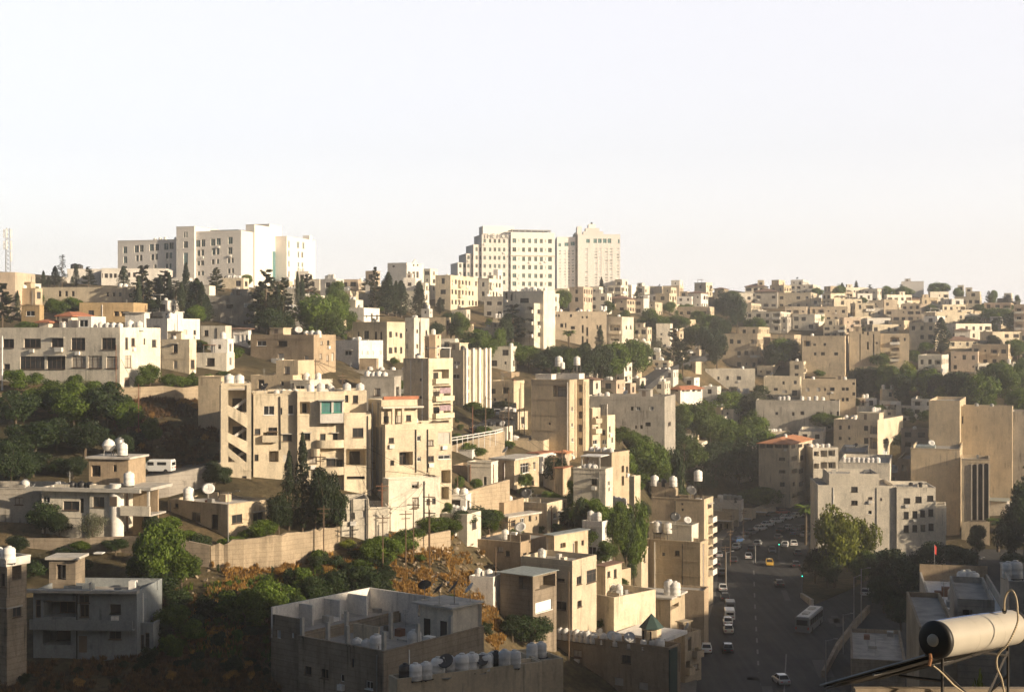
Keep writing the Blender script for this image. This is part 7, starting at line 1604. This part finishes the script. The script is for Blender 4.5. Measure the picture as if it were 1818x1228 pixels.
# ------------------------------------------------------------------ solar water heater in the foreground
Ad = P(1659, 1135.5, 21.0); Bd = P(1799, 1112, 22.45); ax = (Bd-Ad).normalized(); Ln = (Bd-Ad).length; zroof = -5.75
o = thing('solar_water_heater', 'near white cylindrical solar water heater on a steel frame over dark tubes', 'solar water heater', (Ad.x, Ad.y, zroof), 0); USED[o['label']] = 1
O = Vector((Ad.x, Ad.y, zroof)); A0 = Ad-O; up = Vector((0, 0, 1)); sd = ax.cross(up).normalized(); u2 = sd.cross(ax)
Mx = Matrix(((sd.x, u2.x, ax.x, A0.x), (sd.y, u2.y, ax.y, A0.y), (sd.z, u2.z, ax.z, A0.z), (0, 0, 0, 1)))
rT = .272
MB().lathe([(rT, .07), (rT, Ln-.07)], 48, M=Mx).build('tank', 'tank_steel', o, smooth=True)
g = MB().lathe([(.11, -.035), (.16, -.03), (.24, -.02), (rT-.006, .0), (rT+.008, .015), (rT+.008, .075), (rT, .08)], 48, M=Mx); g.lathe([(.0, -.03), (.11, -.034)], 48, M=Mx); g.build('end_cap', 'rubber_black', o, smooth=True)
MB().lathe([(.0, -.07), (.06, -.069), (.088, -.06), (.094, -.036)], 32, M=Mx).build('plug', 'tank_steel', o, smooth=True)
MB().lathe([(rT, Ln-.08), (rT+.008, Ln-.075), (rT+.008, Ln-.015), (rT-.01, Ln), (.2, Ln+.02), (0, Ln+.02)], 48, M=Mx).build('end_cap', 'rubber_black', o, smooth=True)
for t_ in (.36, .68): MB().lathe([(rT+.0005, Ln*t_), (rT+.0025, Ln*t_+.004), (rT+.0005, Ln*t_+.008)], 48, M=Mx).build('seam', 'tank_steel', o)
# cable over the tank
pts_ = []
for i in range(15): t = i/14; a = radians(118-36*t); pts_.append(Mx @ Vector((cos(a)*(rT+.006)*(-1 if False else 1), sin(a)*(rT+.006), .07+t*Ln*.84)))
MB().tube(pts_, .006, 5).build('cable', 'cable_blue', o)
# tube collector: slopes down and away to the left
bd = Vector((-.97, 1.09, -.61)).normalized(); a0 = A0+bd*.16-u2*.20; LT = 2.0; nT = 22; g = MB()
for i in range(nT): q = a0+ax*(.10+i*(Ln-.2)/(nT-1)); g.cyl(q, q+bd*LT, .027, n=8)
g.build('vacuum_tubes', 'rubber_black', o, smooth=True)
nn = ax.cross(bd).normalized()
g = MB()
for t in (.02, Ln-.02): g.cyl(a0+ax*t+nn*.01, a0+ax*t+bd*(LT+.05)+nn*.01, .022, n=6)
g.cyl(a0+bd*LT, a0+ax*Ln+bd*LT, .025, n=6); g.cyl(a0+bd*LT*.5-nn*.05, a0+ax*Ln+bd*LT*.5-nn*.05, .02, n=6); g.build('collector_frame', 'metal_grey', o)
g = MB(); g.quad(a0-nn*.055, a0+ax*Ln-nn*.055, a0+ax*Ln+bd*LT-nn*.055, a0+bd*LT-nn*.055); g.quad(a0-nn*.06, a0+bd*LT-nn*.06, a0+ax*Ln+bd*LT-nn*.06, a0+ax*Ln-nn*.06); g.build('reflector', 'dark_metal', o)
# stand
def leg(p, q, r=.022): MB().cyl(p, q, r, n=4).build('frame_bar', 'dark_metal', o)
f1 = A0+ax*.22-u2*(rT+.0); f2 = A0+ax*(Ln-.15)-u2*(rT+.0)
g1 = Vector((f1.x, f1.y, 0)); g2_ = Vector((f2.x, f2.y, 0)); leg(f1, g1); leg(f2, g2_)
c1 = f1+bd*.75; c1.z = 0; c2 = f2+bd*.75; c2.z = 0
m1 = f1.lerp(g1, .55); leg(f1+bd*.0, f1.lerp(f2, .45)+Vector((0, 0, .0))); leg(f1.lerp(g1, .12), f2.lerp(f1, .02)); leg(f1.lerp(g1, .2)+Vector((0, 0, 0)), g2_.lerp(g1, .35)); leg(g1.lerp(g2_, .55), f2.lerp(g2_, .1)); leg(f1.lerp(f2, .45), f2.lerp(g2_, .18)); leg(f1.lerp(f2, .45), f1+bd*1.2+Vector((0, 0, -.05)))
leg(f1.lerp(g1, .35), f1+bd*.8+Vector((0, 0, -.1))); leg(f2.lerp(g2_, .5), g2_+bd*.8)
# hoses
def sp(pp, n=10):
    out = []
    for i in range(len(pp)-1):
        p0, p1, p2, p3 = pp[max(i-1, 0)], pp[i], pp[i+1], pp[min(i+2, len(pp)-1)]
        for k in range(n):
            t = k/n; out.append(.5*((2*p1)+(p2-p0)*t+(2*p0-5*p1+4*p2-p3)*t*t+(3*p1-p0-3*p2+p3)*t**3))
    out.append(pp[-1]); return out
def lp(x, y, d): u, v = tp('L', x, y); return P(u, v, d)-O
h1 = [lp(1278,742,21.9), lp(1280,680,21.85), lp(1300,632,21.8), lp(1325,628,21.7), lp(1348,670,21.6), lp(1356,740,21.5), lp(1355,820,21.45), lp(1300,940,21.4), lp(1240,1010,21.5), lp(1235,1080,21.5), lp(1262,1150,21.5), lp(1278,1235,21.6)]
MB().tube(sp(h1), .016, 8).build('hose', 'hose', o, smooth=True)
h2 = [lp(858,1072,21.0), lp(900,1105,21.0), lp(945,1150,21.1), lp(985,1190,21.2), lp(1060,1245,21.3)]
MB().tube(sp(h2), .013, 8).build('hose', 'hose', o, smooth=True)
MB().tube([lp(838,1000,20.95), lp(842,1030,20.92), lp(832,1072,20.9)], .028, 8).build('pipe_insulation', 'insulation', o)
MB().cyl(lp(1279,742,21.9), lp(1279,752,21.95), .035, n=8).build('valve', 'rubber_black', o)
# the roof it stands on
q = O
g = MB(); g.box(q.x-.9, q.x+9, q.y-1.2, q.y+3.4, -14, zroof-.01)
b = thing('near_house', 'nearest rooftop at the bottom right corner holding the solar heater', 'house', (q.x, q.y, -14), 0)
x0 = P(1585, 1228, 21).x
MB().box(-.7, 5, -1.4, 2.05, 0, 14+zroof-.02).build('wall', 'raw', b); MB().box(-.55, 4.85, -1.25, 1.9, 14+zroof-.015, 14+zroof-.001).build('roof', 'roofing', b); MB().box(-.7, 5, 1.93, 2.08, 14+zroof+.002, 14+zroof+.10).build('parapet', 'raw', b); USED[b['label']] = 1

build_tanks()
# ------------------------------------------------------------------ label the tanks and dishes by their roof
for o, nm, bl in TANKQ:
    kind = 'satellite dish' if 'dish' in o.name else 'water tank'
    if bl.short: o['label'] = f'{nm} {kind} on the roof of {bl.short}'
    else: later_lab = (o, nm, kind, bl); o['_b'] = 0; PEND_T = globals().setdefault('PT', []); PEND_T.append(later_lab)
settle_labels()
for o, nm, kind, bl in globals().get('PT', []):
    l = bl.e['label']
    o['label'] = f'{nm} {kind} on roof '+near_phrase(bl.umid, bl.vmid); del o['_b']
seen = {}

# ------------------------------------------------------------------ distant hill, haze, light, camera
g = MB(); n = 60
for i in range(n):
    a, c_ = -900+i*40, -900+(i+1)*40
    ha, hb = [8+36*math.exp(-((x+190)/90.0)**2)*1.0+14*sin(x*.006+1) for x in (a, c_)]
    g.quad((a, 1180, -20), (c_, 1180, -20), (c_, 1260, hb), (a, 1260, ha)); g.quad((a, 1260, ha), (c_, 1260, hb), (c_, 1500, hb*.4), (a, 1500, ha*.4))
structure(g.build('hills', 'soil'))
EL, AZX, AZY = radians(SUN_EL), SUN_X, SUN_Y
sd_ = Vector((AZX, AZY, 0)).normalized(); S = Vector((sd_.x*cos(EL), sd_.y*cos(EL), sin(EL)))
sl = bpy.data.lights.new('sun', 'SUN'); sl.energy = SUN_E; sl.angle = radians(.6); sl.color = (1.0, .81, .58)
so = bpy.data.objects.new('sun', sl); COL.objects.link(so); so.rotation_euler = S.to_track_quat('Z', 'Y').to_euler(); so.location = (200, -50, 200)
w = bpy.data.worlds.new('World'); SC.world = w; w.use_nodes = True; nt = w.node_tree; nt.nodes.clear()
sk = nt.nodes.new('ShaderNodeTexSky'); sk.sky_type = 'NISHITA'; sk.sun_disc = False; sk.sun_elevation = EL; sk.sun_rotation = atan2(S.x, S.y); sk.altitude = 800; sk.air_density = 1.0; sk.dust_density = SKY_DUST; sk.ozone_density = 1.0
bg = nt.nodes.new('ShaderNodeBackground'); bg.inputs[1].default_value = SKY_S; wo = nt.nodes.new('ShaderNodeOutputWorld')
# the hazy evening sky: whitish and far brighter low down on the sun's side and ahead than overhead and behind
tc = nt.nodes.new('ShaderNodeTexCoord'); sx = nt.nodes.new('ShaderNodeSeparateXYZ'); nt.links.new(tc.outputs['Generated'], sx.inputs[0])
e1 = nt.nodes.new('ShaderNodeMapRange'); e1.interpolation_type = 'SMOOTHSTEP'; e1.inputs[1].default_value = .24; e1.inputs[2].default_value = .36; e1.inputs[3].default_value = 1; e1.inputs[4].default_value = 0
nt.links.new(sx.outputs[2], e1.inputs[0])
dt = nt.nodes.new('ShaderNodeVectorMath'); dt.operation = 'DOT_PRODUCT'; dt.inputs[1].default_value = (.12, .993, 0); nt.links.new(tc.outputs['Generated'], dt.inputs[0])
e2 = nt.nodes.new('ShaderNodeMapRange'); e2.interpolation_type = 'SMOOTHSTEP'; e2.inputs[1].default_value = .15; e2.inputs[2].default_value = .8; nt.links.new(dt.outputs['Value'], e2.inputs[0])
mu = nt.nodes.new('ShaderNodeMath'); mu.operation = 'MULTIPLY'; nt.links.new(e1.outputs[0], mu.inputs[0]); nt.links.new(e2.outputs[0], mu.inputs[1])
b2 = nt.nodes.new('ShaderNodeBackground'); b2.inputs[0].default_value = (1.0, .93, .92, 1)
m2_ = nt.nodes.new('ShaderNodeMath'); m2_.operation = 'MULTIPLY'; m2_.inputs[1].default_value = GLOW; e3 = nt.nodes.new('ShaderNodeMapRange'); e3.inputs[1].default_value = 0; e3.inputs[2].default_value = .13; e3.inputs[3].default_value = 1.35; e3.inputs[4].default_value = 1.0; nt.links.new(sx.outputs[2], e3.inputs[0]); mu3 = nt.nodes.new('ShaderNodeMath'); mu3.operation = 'MULTIPLY'; nt.links.new(mu.outputs[0], mu3.inputs[0]); nt.links.new(e3.outputs[0], mu3.inputs[1]); nt.links.new(mu3.outputs[0], m2_.inputs[0]); nt.links.new(m2_.outputs[0], b2.inputs[1])
ad_ = nt.nodes.new('ShaderNodeAddShader'); nt.links.new(sk.outputs[0], bg.inputs[0]); nt.links.new(bg.outputs[0], ad_.inputs[0]); nt.links.new(b2.outputs[0], ad_.inputs[1]); nt.links.new(ad_.outputs[0], wo.inputs[0])
if HAZE > 0:
    hz = MB().box(-1450, 1550, -300, 1600, -140, 102).build('haze', 'soil'); m = bpy.data.materials.new('air'); m.use_nodes = True; nt = m.node_tree; nt.nodes.clear()
    pv = nt.nodes.new('ShaderNodeVolumePrincipled'); pv.inputs['Density'].default_value = HAZE; pv.inputs['Color'].default_value = (.95, .94, .92, 1); pv.inputs['Anisotropy'].default_value = HAZE_G
    oo = nt.nodes.new('ShaderNodeOutputMaterial'); nt.links.new(pv.outputs[0], oo.inputs['Volume']); hz.data.materials.clear(); hz.data.materials.append(m); stuff(hz)
cd = bpy.data.cameras.new('camera'); cd.lens = F/1818*36; cd.sensor_width = 36; cd.clip_end = 6000; cd.clip_start = .5; cd.shift_y = -(614-VH)/1818
co = bpy.data.objects.new('camera', cd); COL.objects.link(co); co.rotation_euler = (pi/2, 0, 0); SC.camera = co
SC.view_settings.view_transform = 'Standard'; SC.view_settings.look = 'None'; SC.view_settings.exposure = EXPO; SC.view_settings.gamma = 1; SC.view_settings.use_curve_mapping = False
SC.cycles.volume_bounces = 1; SC.cycles.max_bounces = 6; SC.cycles.transparent_max_bounces = 8
